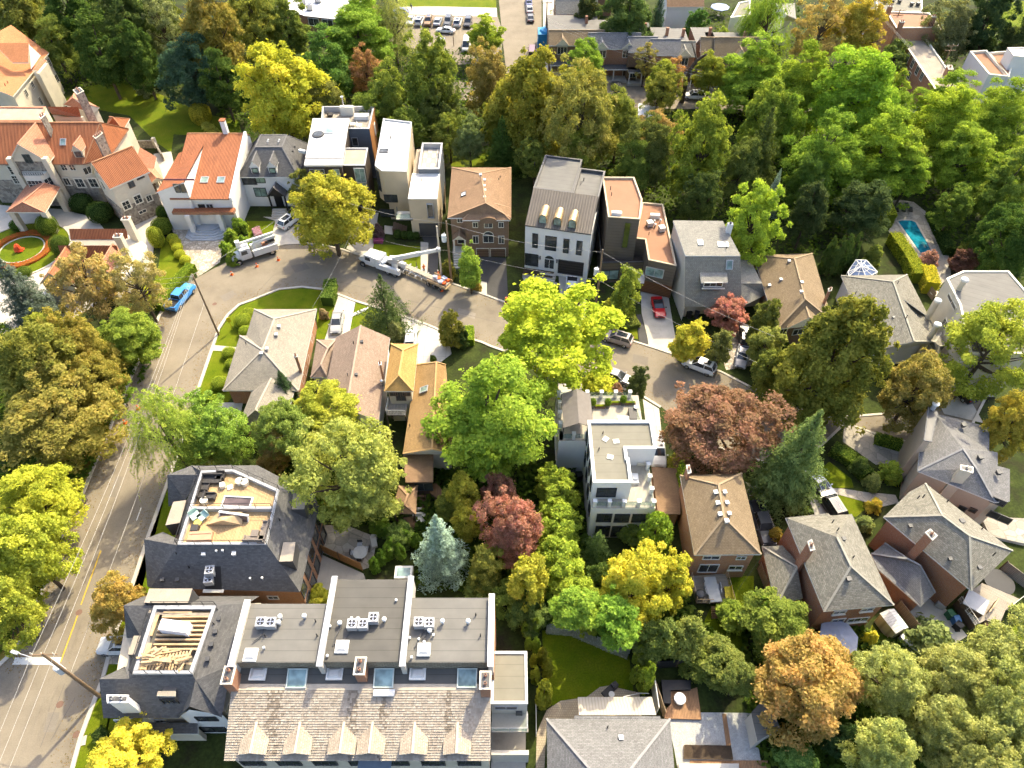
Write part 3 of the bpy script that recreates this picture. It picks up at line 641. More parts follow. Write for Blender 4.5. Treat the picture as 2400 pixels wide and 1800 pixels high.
def slabpart(root,name,poly,z0,z1,mat,mtop=None,uvdir=None):
 mb=MB();mb.uvdir=uvdir;mb.prism(poly,z0,z1,0,1 if mtop else 0,True);return mb.build(name,[mat]+([mtop]if mtop else[]),root)
def rect(p0,p1):return[Vector((p0.x,p0.y,0)),Vector((p1.x,p0.y,0)),Vector((p1.x,p1.y,0)),Vector((p0.x,p1.y,0))]
def para(a,b,c):return[xy(a),xy(b),xy(c),xy(Vector(a)+Vector(c)-Vector(b))]
# = HOUSES
# ---- grey hipped bungalow on the bend
def Q(f,z,*L):return[q(f,x,y,z)for x,y in L]
ze,zr=3.3,6.0
a,b,c,e,f_,g=Q('A',ze,(625,205),(1300,205),(1105,1085),(285,1085),(470,490),(540,490));r1,r2=Q('A',zr,(845,310),(715,645))
B=house('low bungalow with weathered grey hipped roof on the road bend',(a+c)/2,'bungalow')
roof(B,[a,b,c,e,f_,g,r1,r2],[(0,1,6),(1,2,7,6),(0,6,7,5),(5,7,4),(4,7,3),(3,7,2)],SH_TAUPE)
P,_=walls(B,[a,b,c,e,f_,g],ze-0.12,BRICK_O,0.5)
W=Q('A',3.0,(600,1085),(455,1455),(950,1455),(1060,1085));R=Q('A',5.0,(810,950),(640,1290))
roof(B,W+R,[(0,1,5,4),(1,2,5),(2,3,4,5)],SH_TAUPE,name='wing_roof')
walls(B,W,2.86,BRICK_R,0.4)
pl=(b,c,r1);vents(B,VENT_BOX,pl,'A',[(895,400),(865,488),(765,640)]);vents(B,VENT_BOX,(e,r2,c),'A',[(708,690)]);vents(B,VENT_PIPE,(f_,e,r2),'A',[(540,585)])
chimney(B,Q('A',6.6,(1050,695),(1090,690),(1095,720),(1055,725)),6.6,3.5,BRICK_O,CONC,1)
for x,y in((1245,520),(1205,750),(1180,870),(1150,960)):win(B,b-Vector((0.6,0,0)),c-Vector((0.6,0,0)),'A',x,y,1.0,0.9)
win(B,W[1]+Vector((0,0.45,0)),W[2]+Vector((0,0.45,0)),'A',620,1530,2.0,0.9,frame=BLACK)
# ---- pinkish gabled house
ze,zr=4.6,7.0
bl,rb,br=q('11',690,1255,ze),q('11',905,1150,zr),q('11',1158,1258,ze);fr=q('21',1060,320,ze);dv=fr-br
fl=bl+dv;rf=rb+dv
B=house('house with a big pinkish brown gabled roof and white gutters',(bl+fr)/2)
gable(B,[bl,br,fr,fl],[rb,rf],SH_PINK,STUCCO_W);walls(B,[bl,br,fr,fl],ze-0.05,STUCCO_W,0.4)
pl=(br,fr,rb);vents(B,VENT_DARK,pl,'11',[(915,1300),(868,1582)]);vents(B,VENT_PIPE,(bl,fl,rb),'11',[(845,1310),(795,1590)])
chimney(B,Q('11',8.2,(1058,1470),(1082,1465),(1086,1490),(1060,1495)),8.2,5.0,BRICK_O,WHITE,1)
mb=MB();p=q('11',1085,1630,5.6);mb.cyl((p.x,p.y,4.7),(p.x,p.y,5.5),0.16);mb.dome((p.x,p.y,5.5),0.3,0.25);mb.build('roof_ventilator',CHROME,B)
A4=Q('11',3.0,(525,1275),(690,1275),(622,1602),(470,1602));hip(B,A4,Q('11',4.1,(622,1350),(560,1490)),SH_PINK,name='annex_roof');walls(B,A4,2.85,STUCCO_C,0.3)
# ---- golden shingled house with back deck
B=house('narrow house with golden shingles and a railed back deck',q('11',1300,1500))
E4=Q('11',6.6,(1168,1310),(1402,1310))+Q('21',6.6,(1362,62),(1108,62));hip(B,E4,[q('11',1272,1365,8.0),q('11',1235,1580,8.0)],SH_GOLD)
P,_=walls(B,E4,6.45,STUCCO_C,0.4);A_,B_=E4[3]+Vector((0.3,0.4,0)),E4[2]+Vector((-0.3,0.4,0))
for x in(1190,1300):win(B,A_,B_,'21',x,85,0.9,0.5,frame=BROWN)
win(B,A_,B_,'21',1250,100,1.1,1.7,frame=BROWN,name='door')
dk=Q('21',3.6,(1150,150),(1312,150),(1290,270),(1128,270));slabpart(B,'deck',dk,3.4,3.6,BROWN,WOOD_G)
rail(B,[dk[0],dk[3],dk[2]],3.6,1.0,CREAM,step=0.18,r=0.03)
for p in dk:boxpart(B,'deck_post',(p.x,p.y,0),0.15,0.15,3.4,BROWN)
L4=Q('11',4.2,(1385,1492),(1640,1492))+Q('21',4.2,(1700,600),(1268,600));R2=[q('11',1560,1470,5.8),q('21',1520,560,5.8)]
roof(B,L4+R2,[(0,4,5,3),(1,2,5,4),(2,3,5),(0,1,4)],SH_OCHRE,name='wing_roof');walls(B,L4,4.05,STUCCO_C,0.35)
skylight(B,(L4[0],L4[3],R2[0]),'21',1452,48,0.9,1.1)
vents(B,VENT_PIPE,(L4[0],L4[3],R2[0]),'21',[(1330,365)])
B4=Q('21',3.6,(1272,606),(1532,600),(1530,848),(1292,850));slabpart(B,'lean_to_roof',B4,3.45,3.6,BROWN,SH_BROWN);walls(B,B4,3.44,BROWN,0.3)
win(B,B4[3]+Vector((0,.25,0)),B4[2]+Vector((0,.25,0)),'21',1450,885,2.0,1.5,frame=DGREY)
B=thing('garden_pavilion','brown shingled garden pavilion roof beside the wooden steps','pavilion',q('21',1300,1000))
E4=Q('21',2.8,(1235,880),(1397,876),(1384,1122),(1165,1116));hip(B,E4,Q('21',3.5,(1310,960),(1285,1040)),SH_BROWN,BROWN)
for p in inset(E4,0.3):boxpart(B,'post',(p.x,p.y,0),0.14,0.14,2.7,BROWN)
slabpart(B,'deck',Q('21',0,(1200,1180),(1390,1150),(1385,1265)),0.05,0.35,WOOD_B)
for i in range(4):slabpart(B,'step',Q('21',0,(1400,985+i*24),(1474,985+i*24),(1470,1005+i*24),(1398,1005+i*24)),0.0,0.75-i*0.18,WOOD_B)
slabpart(B,'side_deck',Q('21',1.1,(1510,862),(1560,858),(1622,930),(1618,982),(1555,980),(1500,935)),0.05,1.1,BROWN,WOOD_B)
# ---- white modern house with roof terraces
Z2=6.5;Z3=9.6
B=house('white flat-roofed modern house with glass-railed roof terraces',q('22',900,700))
T1=rect(q('22',402,100,Z2),q('22',640,490,Z2));x0=q('22',402,490,Z2).x;x1=q('22',1112,95,Z2).x+0.4;yb=q('22',700,97,Z2).y;ym=q('22',500,490,Z2).y
xm0=q('22',690,1075,Z2).x;xm1=q('22',1240,1070,Z2).x;yf=q('22',900,1075,Z2).y
body=[Vector(p)for p in((xm0,yf,0),(xm1,yf,0),(xm1,yb,0),(x0,yb,0),(x0,ym,0),(xm0,ym,0))]
mb=MB();mb.prism(body,0,Z2,0,1);mb.build('wall',[STUCCO_W,WOOD_W],B)
ub=q('22',900,327,Z3).y;uf=q('22',860,862,Z3).y;ux0=q('22',700,862,Z3).x;ux1=q('22',1205,325,Z3).x
n1x=q('22',985,570,Z3).x;n1y=q('22',1000,568,Z3).y;n2x=q('22',1030,700,Z3).x;n2y=q('22',1010,648,Z3).y;n3x=q('22',1035,860,Z3).x
up_=[Vector(p)for p in((ux0,uf,0),(n3x,uf,0),(n3x,n2y,0),(n1x,n2y,0),(n1x,n1y,0),(ux1,n1y,0),(ux1,ub,0),(ux0,ub,0))]
flatroof(B,up_,Z3,MEM_L,0.3,0.3,WHITE,STUCCO_W,Z2)
FA,FB=Vector((xm0,yf,0)),Vector((xm1,yf,0));UA,UB=Vector((ux0,uf,0)),Vector((n3x,uf,0))
wins(B,FA,FB,'22',[(795,1155),(948,1157),(1100,1157)],1.55,1.6,frame=BLACK,mull=1,cross=1)
wins(B,FA,FB,'22',[(780,1270),(918,1272),(1060,1272)],1.5,2.2,frame=BLACK,mull=1)
win(B,UA,UB,'22',815,935,2.0,1.6,frame=BLACK)
LA,LB=Vector((xm0,ym,0)),Vector((xm0,yf,0));UA2,UB2=Vector((ux0,ub,0)),Vector((ux0,uf,0))
for i in range(4):win_at(B,LA,LB,Vector((xm0-0.005,ym-1.3-i*2.3,4.6)),0.8,1.9,BLACK,mull=0)
for i in range(4):win_at(B,UA2,UB2,Vector((ux0-0.005,ub-1.2-i*2.1,8.1)),0.8,1.8,BLACK,mull=0)
def posts_rail(root,pts,z,n_each):
 for i in range(len(pts)-1):
  a,b=pts[i],pts[i+1];n=n_each[i]
  for k in range(n+1):
   if k==n and i<len(pts)-2:continue
   c=a.lerp(b,k/n);mb=MB();mb.box((c.x,c.y,z),0.36,0.36,1.05);mb.box((c.x,c.y,z+1.05),0.46,0.46,0.1);mb.build('railing_post',WHITE,root)
  for k in range(n):
   c,d=a.lerp(b,(k+.13)/n),a.lerp(b,(k+.87)/n);mb=MB()
   mb.face([xy(c,z+.1),xy(d,z+.1),xy(d,z+.95),xy(c,z+.95)]);mb.build('glass_panel',CLEAR,root)
ins_=0.3
posts_rail(B,[Vector((x0+ins_,ym+ins_,0)),Vector((x0+ins_,yb-ins_,0)),Vector((xm1-1.2,yb-ins_,0)),Vector((xm1-ins_,ub+1.4,0))],Z2,[4,5,2])
posts_rail(B,[Vector((x0+ins_,ym+ins_,0)),Vector((xm0,ym+ins_,0))],Z2,[2])
posts_rail(B,[Vector((xm0+ins_,yf+ins_,0)),Vector((xm1-ins_,yf+ins_,0)),Vector((xm1-ins_,n1y-.5,0))],Z2,[4,3])
vents(B,VENT_PIPE,lev(Z3),'22',[(785,430),(750,570)])
for x,y,r in((900,497,.1),(848,632,-.3),(808,478,.9)):
 p=q('22',x,y,Z3);boxpart(B,'roof_hatch',(p.x,p.y,Z3-.01),0.7,0.6,0.1,CREAM,r)
boxpart(B,'condenser',q('22',940,985,Z2)+Vector((0,0.2,0)),0.9,0.4,0.8,WHITE)
# ---- brown hipped brick house with a back deck
ze=6.3
E4=Q('22',ze,(1452,790),(1985,770),(2155,1472),(1575,1478));R2=Q('22',8.6,(1785,870),(1832,1150))
B=house('red brick house with hipped brown shingle roof and six roof vents',(E4[0]+E4[2])/2)
hip(B,E4,R2,SH_TAN);P,_=walls(B,E4,ze-0.12,BRICK_O,0.45)
vents(B,VENT_BOX,(E4[1],E4[2],R2[0]),'22',[(1835,940),(1855,1030),(1875,1125)]);vents(B,VENT_BOX,(E4[0],E4[3],R2[0]),'22',[(1757,943),(1775,1035),(1795,1132),(1852,1190)],1.1)
A_,B_=P[0],P[1]
ys=min(p.y for p in P);A_,B_=Vector((P[0].x,ys,0)),Vector((P[0].x+5,ys,0))
win(B,A_,B_,'22',1722,1497,1.7,0.7,frame=WHITE);win(B,A_,B_,'22',1980,1500,0.9,0.6,frame=WHITE)
win(B,A_,B_,'22',1695,1590,2.0,1.7,frame=WHITE,name='patio_door');win(B,A_,B_,'22',1930,1585,1.4,0.8,frame=CREAM,sill=True)
D4=Q('32',1.0,(1545,0),(1845,-20),(1915,232),(1590,232));slabpart(B,'deck',D4,0.8,1.0,BROWN,WOOD_G,Vector((0,1,0)))
rail(B,[D4[0],D4[3],D4[3].lerp(D4[2],.42)],1.0,0.9,WOOD_RAW,step=0.5);rail(B,[D4[3].lerp(D4[2],.82),D4[2],D4[1]],1.0,0.9,WOOD_RAW,step=0.5)
for i in range(5):
 S=Q('32',0.9-i*.18,(1722+i*2,262+i*20),(1842+i*1,262+i*20),(1842,282+i*20),(1724,282+i*20));slabpart(B,'step',S,0.72-i*.18,0.88-i*.18,WOOD_B)
chimney(B,Q('22',8.2,(1505,700),(1535,696),(1552,765),(1520,775)),8.2,0.0,BRICK_R,CONC,1)
S4=Q('22',3.0,(1205,715),(1450,730),(1455,1125),(1262,1125));slabpart(B,'garage_roof',S4,2.8,3.0,BROWN,SH_BROWN);walls(B,S4,2.79,BRICK_R,0.2)
# ---- pair of grey hipped brick houses at lower right
ze,zr=6.3,8.9
tl,t2,t3,tr,br,bl=Q('D',ze,(375,245),(835,197),(860,222),(1090,205),(1545,1188),(790,1258));r1,r2=Q('D',zr,(930,455),(1080,770))
B=house('brick house with pale grey hipped roof nearest the patio umbrella',(tl+br)/2,group='brick houses with pale grey hipped roofs')
roof(B,[tl,t2,t3,tr,br,bl,r1,r2],[(0,1,2,3,6),(3,4,7,6),(4,5,7),(5,0,6,7)],SH_LIGHT)
P,_=walls(B,[tl,tr,br,bl],ze-0.12,BRICK_R,0.45)
chimney(B,Q('D',9.2,(610,500),(658,478),(696,590),(642,604)),9.2,0.0,BRICK_R,CONC,1)
vents(B,VENT_PIPE,(tr,br,r1),'D',[(880,295),(935,380),(1100,680)]);vents(B,VENT_DARK,(br,bl,r2),'D',[(1050,912)],1.2);vents(B,VENT_DARK,(tr,br,r1),'D',[(1000,478)])
A_,B_=xy(bl+Vector((0.3,.45,0))),xy(br+Vector((-.3,.45,0)))
win(B,A_,B_,'D',955,1265,1.2,0.6,sill=True);win(B,A_,B_,'D',1255,1235,1.2,0.6,sill=True);win(B,A_,B_,'D',1150,1345,2.2,0.9,sill=True,mull=2);win(B,A_,B_,'D',925,1370,1.3,1.6,name='patio_door')
a,b,d,c=Q('D',3.1,(120,557),(340,545),(270,1192),(560,1112));w=q('D',500,780,4.9);b2=q('D',480,700,3.9)
roof(B,[a,b,b2,w,c,d],[(0,1,2,3),(0,3,5),(5,3,4)],SH_LIGHT,name='annex_roof');walls(B,[a,b,c,d],3.0,BRICK_R,0.35)
N,E_,S_,W_,N2=q('23',1360,857,ze),q('23',2115,1440,ze),q('33',1760,127,ze),q('23',1000,1148,ze),q('23',1222,932,ze);r1,r2=Q('23',zr,(1505,1135),(1742,1312))
B=house('brick house with pale grey hipped roof beside the raised timber deck',(N+S_)/2,group='brick houses with pale grey hipped roofs')
roof(B,[N,E_,S_,W_,N2,r1,r2],[(0,1,6,5),(1,2,6),(2,3,5,6),(3,4,0,5)],SH_LIGHT);P,_=walls(B,[N,E_,S_,W_,N2],ze-.12,BRICK_R,0.45)
chimney(B,Q('23',9.4,(1357,1282),(1402,1250),(1468,1308),(1422,1350)),9.4,0,BRICK_R,CONC,1)
vents(B,VENT_PIPE,(N,E_,r1),'23',[(1295,985),(1545,1020),(1950,1475),(1845,1255),(1340,975)]);vents(B,VENT_DARK,(W_,S_,r1),'23',[(1225,1230),(1570,1515),(1825,1590)]);vents(B,VENT_DARK,(N,E_,r1),'23',[(1670,1190)],1.3)
n,w,sw,s,e=Q('D',3.1,(1445,520),(1300,635),(1370,800),(1835,1205),(1990,1060));ap,ap2=q('D',1690,690,5.0),q('D',1825,760,5.0)
roof(B,[n,w,sw,s,e,ap,ap2],[(0,1,5),(1,2,3,6,5),(3,4,6),(0,5,6,4)],SH_MID,name='annex_roof');walls(B,[n,w,sw,s,e],3.0,BRICK_R,0.35)
boxpart(B,'condenser',q('33',1475,265,0),0.9,0.5,0.9,LGREY,-0.6)
DK=Q('33',1.3,(1640,210),(1850,60),(2180,200),(2050,300),(2000,420),(1880,380),(1790,430));slabpart(B,'deck',DK,0.05,1.3,BROWN,WOOD_G,Vector((.6,.8,0)))
rail(B,[DK[0],DK[6]],1.3,0.95,CREAM,step=0.4);rail(B,[DK[2],DK[3]],1.3,.95,CREAM,step=.4)
for i in range(3):S=Q('33',1.0-i*.3,(1875+i*5,390+i*30),(2050,440+i*25),(2040,465+i*25),(1865,415+i*30));slabpart(B,'step',S,.8-i*.3,1.0-i*.3,WOOD_B)
# ---- taupe house with dark grey roof, right edge
ze=6.3
V=Q('23',ze,(1440,252),(1915,372),(1910,575),(1985,592),(1985,706),(2090,737),(2090,1012),(1962,1022),(1292,750),(1312,570))+[q('23',1685,560,8.4),q('23',1800,730,8.0)]
B=house('taupe rendered house with charcoal shingle roof and broad pale chimney',(V[0]+V[6])/2)
roof(B,V,[(0,1,2,10),(9,0,10,8),(8,10,11,7),(10,2,3,11),(11,3,4),(11,4,5,6,7)],SH_MID)
P,_=walls(B,V[:10],ze-.12,STUCCO_T,0.4)
chimney(B,Q('23',9.0,(1665,697),(1775,715),(1772,768),(1662,738)),9.0,0,STUCCO_C,CREAM,1,CHROME)
chimney(B,Q('23',8.6,(1385,195),(1470,245),(1415,500),(1345,485)),8.6,0,STUCCO_T,SH_MID,0)
mb=MB();p=q('23',1420,215,8.6);mb.cyl(p-Vector((0,0,.1)),p+Vector((0,0,.9)),.28,.28,12);mb.cyl(p+Vector((0,0,.9)),p+Vector((0,0,1.1)),.42,.42,12,1);mb.build('flue',[LGREY,WHITE],B)
vents(B,VENT_DARK,(V[0],V[1],V[10]),'23',[(1685,360)],1.3);vents(B,VENT_DARK,(V[11],V[5],V[6]),'23',[(1990,770),(1830,640)],1.4)
A_,B_=xy(V[8]+Vector((0,.4,0))),xy(V[7]+Vector((0,.4,0)))
win(B,A_,B_,'23',1675,1075,.7,.7,frame=DGREY,mull=0);win(B,A_,B_,'23',1770,1090,.6,.6,frame=BROWN,mull=0);win(B,A_,B_,'23',2000,1150,2.2,1.0,frame=DGREY,mull=1);win(B,A_,B_,'23',1990,1015,1.3,.9,frame=DGREY)
A_,B_=xy(V[0]+Vector((-.2,0,0))),xy(V[8]+Vector((.3,0,0)))
for x,y in((1300,360),(1240,440),(1215,560),(1190,700)):win(B,A_,B_,'23',x,y,1.3,1.5,frame=DGREY,mull=0)
mb=MB();pts=Q('23',0,(1820,1160),(2212,1180),(2212,1400),(1900,1330))
slabpart(B,'terrace',pts,0.02,0.5,CONC,STONEP)
# ---- grey house with slate-shingled mansard front
B=house('grey house with shingled mansard front and low-sloped roof',q('12',1700,700));zt=9.3
bl,br=q('12',1392,245,9.9),q('12',1822,250,9.9);fr,fl=q('12',1975,551,zt),q('12',1498,551,zt)
g0,g1=q('12',1490,992,2.9),q('12',1985,992,2.9);h1=q('12',2190,890,2.9);hh=q('12',2160,790,4.6);h2=q('12',1978,790,4.6)
roof(B,[bl,br,fr,fl],[(0,1,2,3)],SH_GREY,.3);mb=MB()
mb.face([fl-Vector((0,0,.12)),g0,g1,fr-Vector((0,0,.12))]);mb.face([h2,g1,h1,hh]);mb.build('mansard_front',SH_WALL,B)
mb=MB();gl,gr=xy(g0+Vector((.3,.9,0))),xy(h1+Vector((-.2,.9,0)))
bk=Vector((bl.x+.15,bl.y-.2,0));bkr=Vector((br.x-.15,br.y-.2,0))
mb.face([xy(bk,0),xy(g0+Vector((.1,.05,0)),0),g0+Vector((.1,.05,0)),fl+Vector((.1,.05,-.2)),xy(bk,9.6)]);mb.face([xy(bkr,0),xy(g1,0),g1-Vector((.05,-.05,0)),fr-Vector((.05,-.05,.2)),xy(bkr,9.6)])
mb.face([xy(bk,0),xy(bkr,0),xy(bkr,9.6),xy(bk,9.6)]);mb.face([xy(gl,0),xy(gr,0),xy(gr,3),xy(gl,3)]);mb.face([xy(g0,2.88),xy(h1,2.88),xy(gr,2.88),xy(gl,2.88)]);mb.build('wall',STUCCO_G,B)
s4=Q('12',4.6,(1978,565),(2060,585),(2160,790),(1978,790));slabpart(B,'side_roof',s4,0.0,4.6,STUCCO_G,SH_GREY)
d4=Q('12',7.3,(1622,680),(1855,680))+Q('12',6.7,(1866,782),(1634,784));roof(B,d4,[(0,1,2,3)],SH_GREY,.14,'dormer_roof')
dl,dr=Q('12',6.6,(1650,786),(1822,786));mb=MB()
for k in(dl,dr):mb.face([k,xy(k,5.2),xy(k+Vector((0,3.2,0)),5.2),xy(k+Vector((0,3.2,0)),6.9)])
mb.face([xy(dl,5.2),xy(dr,5.2),dr,dl]);mb.build('dormer_wall',BLUEGREY,B);win(B,dl,dr,'12',1738,797,2.6,.7,mull=2);win(B,dl,dr,'12',1738,832,3.2,.05,mull=0)
pl=(bl,br,fl);skylight(B,pl,'12',1627,440,.7,1.0);skylight(B,pl,'12',1822,455,1.5,.9);skylight(B,(fl,fr,g0),'12',1878,628,.9,1.3,GLASS_T)
p=q('12',1872,330,10.0);mb=MB();mb.box((p.x,p.y,9.2),.75,.6,2.0);mb.cyl((p.x,p.y,11.2),(p.x,p.y,11.5),.16,.16,8,1);mb.build('chimney',[WHITE,DGREY],B);vents(B,VENT_PIPE,pl,'12',[(1850,492)])
# ---- tan hipped bungalow
ze,zr=4.2,6.9
V=[q('12',2085,545,ze),q('13',385,530,ze),q('13',560,1120,ze),q('13',75,1187,ze),q('13',228,575,zr),q('13',322,925,zr)]
B=house('tan hipped house with small front gable and red brick chimney',(V[0]+V[2])/2)
roof(B,V,[(0,1,4),(1,2,5,4),(2,3,5),(3,0,4,5)],SH_TAN);P,_=walls(B,V[:4],ze-.12,BRICK_B,.45)
gv=[q('13',320,960,6.1),q('13',360,1085,6.1),q('13',165,1180,4.3),q('13',490,1150,4.3)]
roof(B,gv+[q('13',470,1030,5.0),q('13',175,1080,4.9)],[(0,1,2,5),(0,4,3,1)],SH_TAN,.15,'gable_roof');mb=MB();mb.face([gv[2],gv[3],gv[1]-Vector((0,-.1,.1))]);mb.build('gable_wall',CREAM,B)
A_,B_=xy(V[3]+Vector((.3,.45,0))),xy(V[2]+Vector((-.3,.45,0)));win(B,A_,B_,'13',300,1200,3.0,1.0,mull=3);win(B,A_,B_,'13',130,1205,1.0,1.0)
vents(B,VENT_BOX,(V[0],V[3],V[4]),'13',[(110,762),(10,812),(180,603),(75,1005)]);vents(B,VENT_BOX,(V[1],V[2],V[4]),'13',[(285,868),(290,787)])
chimney(B,Q('13',7.4,(520,832),(556,822),(552,850),(524,858)),7.4,0,BRICK_R,CONC,1)
s4=Q('13',3.2,(470,1045),(700,990),(690,1100),(540,1130));slabpart(B,'porch_roof',s4,3.0,3.2,WHITE,SH_TAN);walls(B,s4,2.99,BRICK_B,.3)
# ---- pale grey hipped house with conservatory
V=[q('13',632,722,ze),q('13',1203,713,ze),q('13',1500,1290,ze),q('13',900,1375,ze),q('13',1082,775,zr),q('13',1265,1290,zr)]
B=house('pale grey hipped house with glass conservatory at its back',(V[0]+V[2])/2)
roof(B,V,[(0,1,4),(1,2,5,4),(2,3,5),(3,0,4,5)],SH_LIGHT);walls(B,V[:4],ze-.12,STUCCO_W,.45)
gv=[q('13',1065,850,6.6),q('13',1375,1060,6.0),q('13',1205,1010,5.2),q('13',1350,1125,4.4)]
roof(B,[gv[0],q('13',1200,800,5.0),q('13',1372,1072,4.4),q('13',1330,1040,5.9)],[(0,1,2,3)],SH_LIGHT,.1,'side_gable_roof')
vents(B,VENT_DARK,(V[0],V[3],V[4]),'13',[(1083,1088)]);vents(B,VENT_PIPE,(V[0],V[3],V[4]),'13',[(755,880)]);vents(B,VENT_PIPE,(V[1],V[2],V[4]),'13',[(1120,790),(1195,1085)]);
a4=Q('13',4.3,(1370,1270),(1500,1215),(1530,1330),(1460,1420));hip(B,a4,[q('13',1440,1300,5.2),q('13',1480,1330,5.2)],SH_LIGHT,name='wing_roof');walls(B,a4,4.2,STUCCO_W,.2)
C5=Q('13',3.0,(690,690),(760,585),(850,590),(945,690),(850,745),(700,725));ap=q('13',805,640,4.0);mb=MB();mg=MB()
for i in range(6):
 a,b=C5[i],C5[(i+1)%6];mb.beam(a,ap,.1,.1);mb.beam(a.lerp(b,.5),ap,.07,.07);mb.beam(a,b,.1,.1);mb.beam(xy(a),a,.12,.12);mg.face([a,b,ap]);mg.face([xy(a),xy(b),b,a])
 mb.beam(a.lerp(ap,.5),b.lerp(ap,.5),.06,.06)
f=mb.build('conservatory_frame',WHITE,B);mg.build('conservatory_glass',M_glass('blue_glass',(.10,.14,.24),.04),f)
# ---- tall cream house with round flues, right edge
B=house('tall cream house with three round flues beside the locust tree',q('13',1900,1000));zt=8.6
P6=Q('13',zt,(1540,752),(1682,687),(2075,687),(2260,900),(2260,1400),(1745,1400),(1652,975));flatroof(B,P6,zt,MEM_G,.15,.25,CREAM,STUCCO_C)
for x,y,zb in((1705,752,0),(1472,932,0),(1470,1140,0)):
 p=q('13',x,y,10.5 if zb==0 and x>1600 else 8.0);mb=MB();mb.cyl(xy(p,0),xy(p,p.z-.25),.42,.36,14);mb.cyl(xy(p,p.z-.25),xy(p,p.z),.5,.5,14,1);mb.dome(xy(p,p.z),.5,.16,14,2,1);mb.build('flue',[STUCCO_C,WHITE],B)
A_,B_=xy(P6[0]),xy(P6[6]);win(B,A_,B_,'13',1590,950,3.0,.5,frame=CREAM);win(B,A_,B_,'13',1530,1140,1.2,1.2,frame=CREAM)
# ---- white house with three brass barrel dormers
B=house('white rendered house with three brass barrel dormers in a metal mansard',q('12',400,300));ze=9.2;zt=11.6
el,er=q('12',115,278,ze),q('12',686,357,ze);tl,tr=q('02',98,1625,zt),q('12',686,62,zt)
dpt=q('02',112,1330,zt);back=dpt-tl;back.z=0;back=back-back.project((er-el).normalized())
n_=Vector((-(er-el).y,(er-el).x,0)).normalized()
D1=(q('02',112,1330,zt)-el).dot(n_);Ds=(tl-el).dot(n_);wv=xy(er-el)
f0,f1=xy(el),xy(er)
mid=f0.lerp(f1,.6)
poly=[f0+n_*Ds,f1+n_*Ds,f1+n_*(D1*.86),mid+n_*(D1*.86),mid+n_*D1,f0+n_*D1]
flatroof(B,[poly[0],mid+n_*Ds,mid+n_*D1,poly[5]],zt,MEM_G,.3,.25,DGREY,DGREY,9.0,'upper_roof');flatroof(B,[mid+n_*Ds,poly[1],poly[2],poly[3]],zt-.45,MEM_G,.5,.25,DGREY,DGREY,9.0,'rear_roof')
s0,s1=xy(f0+n_*(Ds-.02),zt+.3),xy(f1+n_*(Ds-.02),zt+.3);sl=[xy(f0-n_*.25,ze),xy(f1-n_*.25,ze),s1,s0]
roof(B,sl,[(0,1,2,3)],SEAM,.2,'mansard_roof',DGREY);mb=MB();mb.prism([f0,f1,f1+n_*D1*.86,f0+n_*D1],0,ze-.15);mb.build('wall',STUCCO_W,B)
ridge=0
for x,y in((265,285),(390,305),(518,326)):
 p,_=plane_at(sl[0],sl[1],sl[2],'12',x,y-20);r=.62;fz=p.z;e=(f1-f0).normalized();ob=MB();mg=MB();L=2.6
 c0=xy(p-n_*.25,fz);N=12;prf=[(-r,0),]+[(-r*math.cos(math.pi*i/N),1.0+r*math.sin(math.pi*i/N))for i in range(N+1)]+[(r,0)]
 for i in range(len(prf)-1):
  a,b=prf[i],prf[i+1];A3,B3=c0+e*a[0]+Vector((0,0,a[1])),c0+e*b[0]+Vector((0,0,b[1]));ob.face([A3,B3,B3+n_*L,A3+n_*L])
  if 0<i<len(prf)-2:
   s=.82;i0,i1=c0+e*a[0]*s+Vector((0,0,.0+(a[1]-.0)*.93)),c0+e*b[0]*s+Vector((0,0,(b[1])*.93));ob.face([A3,B3,i1-n_*.0,i0],0)
 pts=[c0+e*a[0]*.84+Vector((0,0,.05+a[1]*.92))+n_*.1 for a in prf];d=ob.build('dormer',BRASS,B,False);mg.face(pts);mg.build('pane',GLASS_G,d)
for x,w,y in((200,.8,420),(335,1.7,443),(468,.8,466),(580,.8,483)):win(B,f0,f1,'12',x,y,w,2.6,frame=BLACK,mull=0,fw=.05)
win(B,f0,f1,'12',507,655,3.9,2.6,frame=DGREY,glass=M_wave('dark_garage_panels',(.05,.042,.036),(.025,.02,.018),.5,'Y',.5),mull=0,name='garage_door');win(B,f0,f1,'12',322,620,1.5,1.8,frame=WHITE,mull=1,arch=True,name='door');win(B,f0,f1,'12',170,585,2.0,2.2,frame=BLACK)
for i in range(4):a=on_wall(f0,f1,'12',320,660);a.z=0;boxpart(B,'step',a-n_*(.9+i*.4),2.6,.42,.8-i*.2,CONC_L,math.atan2(wv.y,wv.x))
pa=on_wall(f0,f1,'12',250,650);slabpart(B,'planter_terrace',[xy(f0-n_*.02),xy(f0+(f1-f0)*.48-n_*.02),xy(f0+(f1-f0)*.48-n_*1.6),xy(f0-n_*1.6)],0,.75,CONC_L,MULCH)
vents(B,VENT_PIPE,lev(zt),'02',[(195,1425),(190,1595)]);vents(B,VENT_PIPE,lev(zt-.4),'02',[(595,1590),(620,1560)])
for x,y in((243,578),(388,608)):p=on_wall(f0,f1,'12',x,y);boxpart(B,'wall_lantern',p-n_*.1,.18,.2,.6,BLACK)
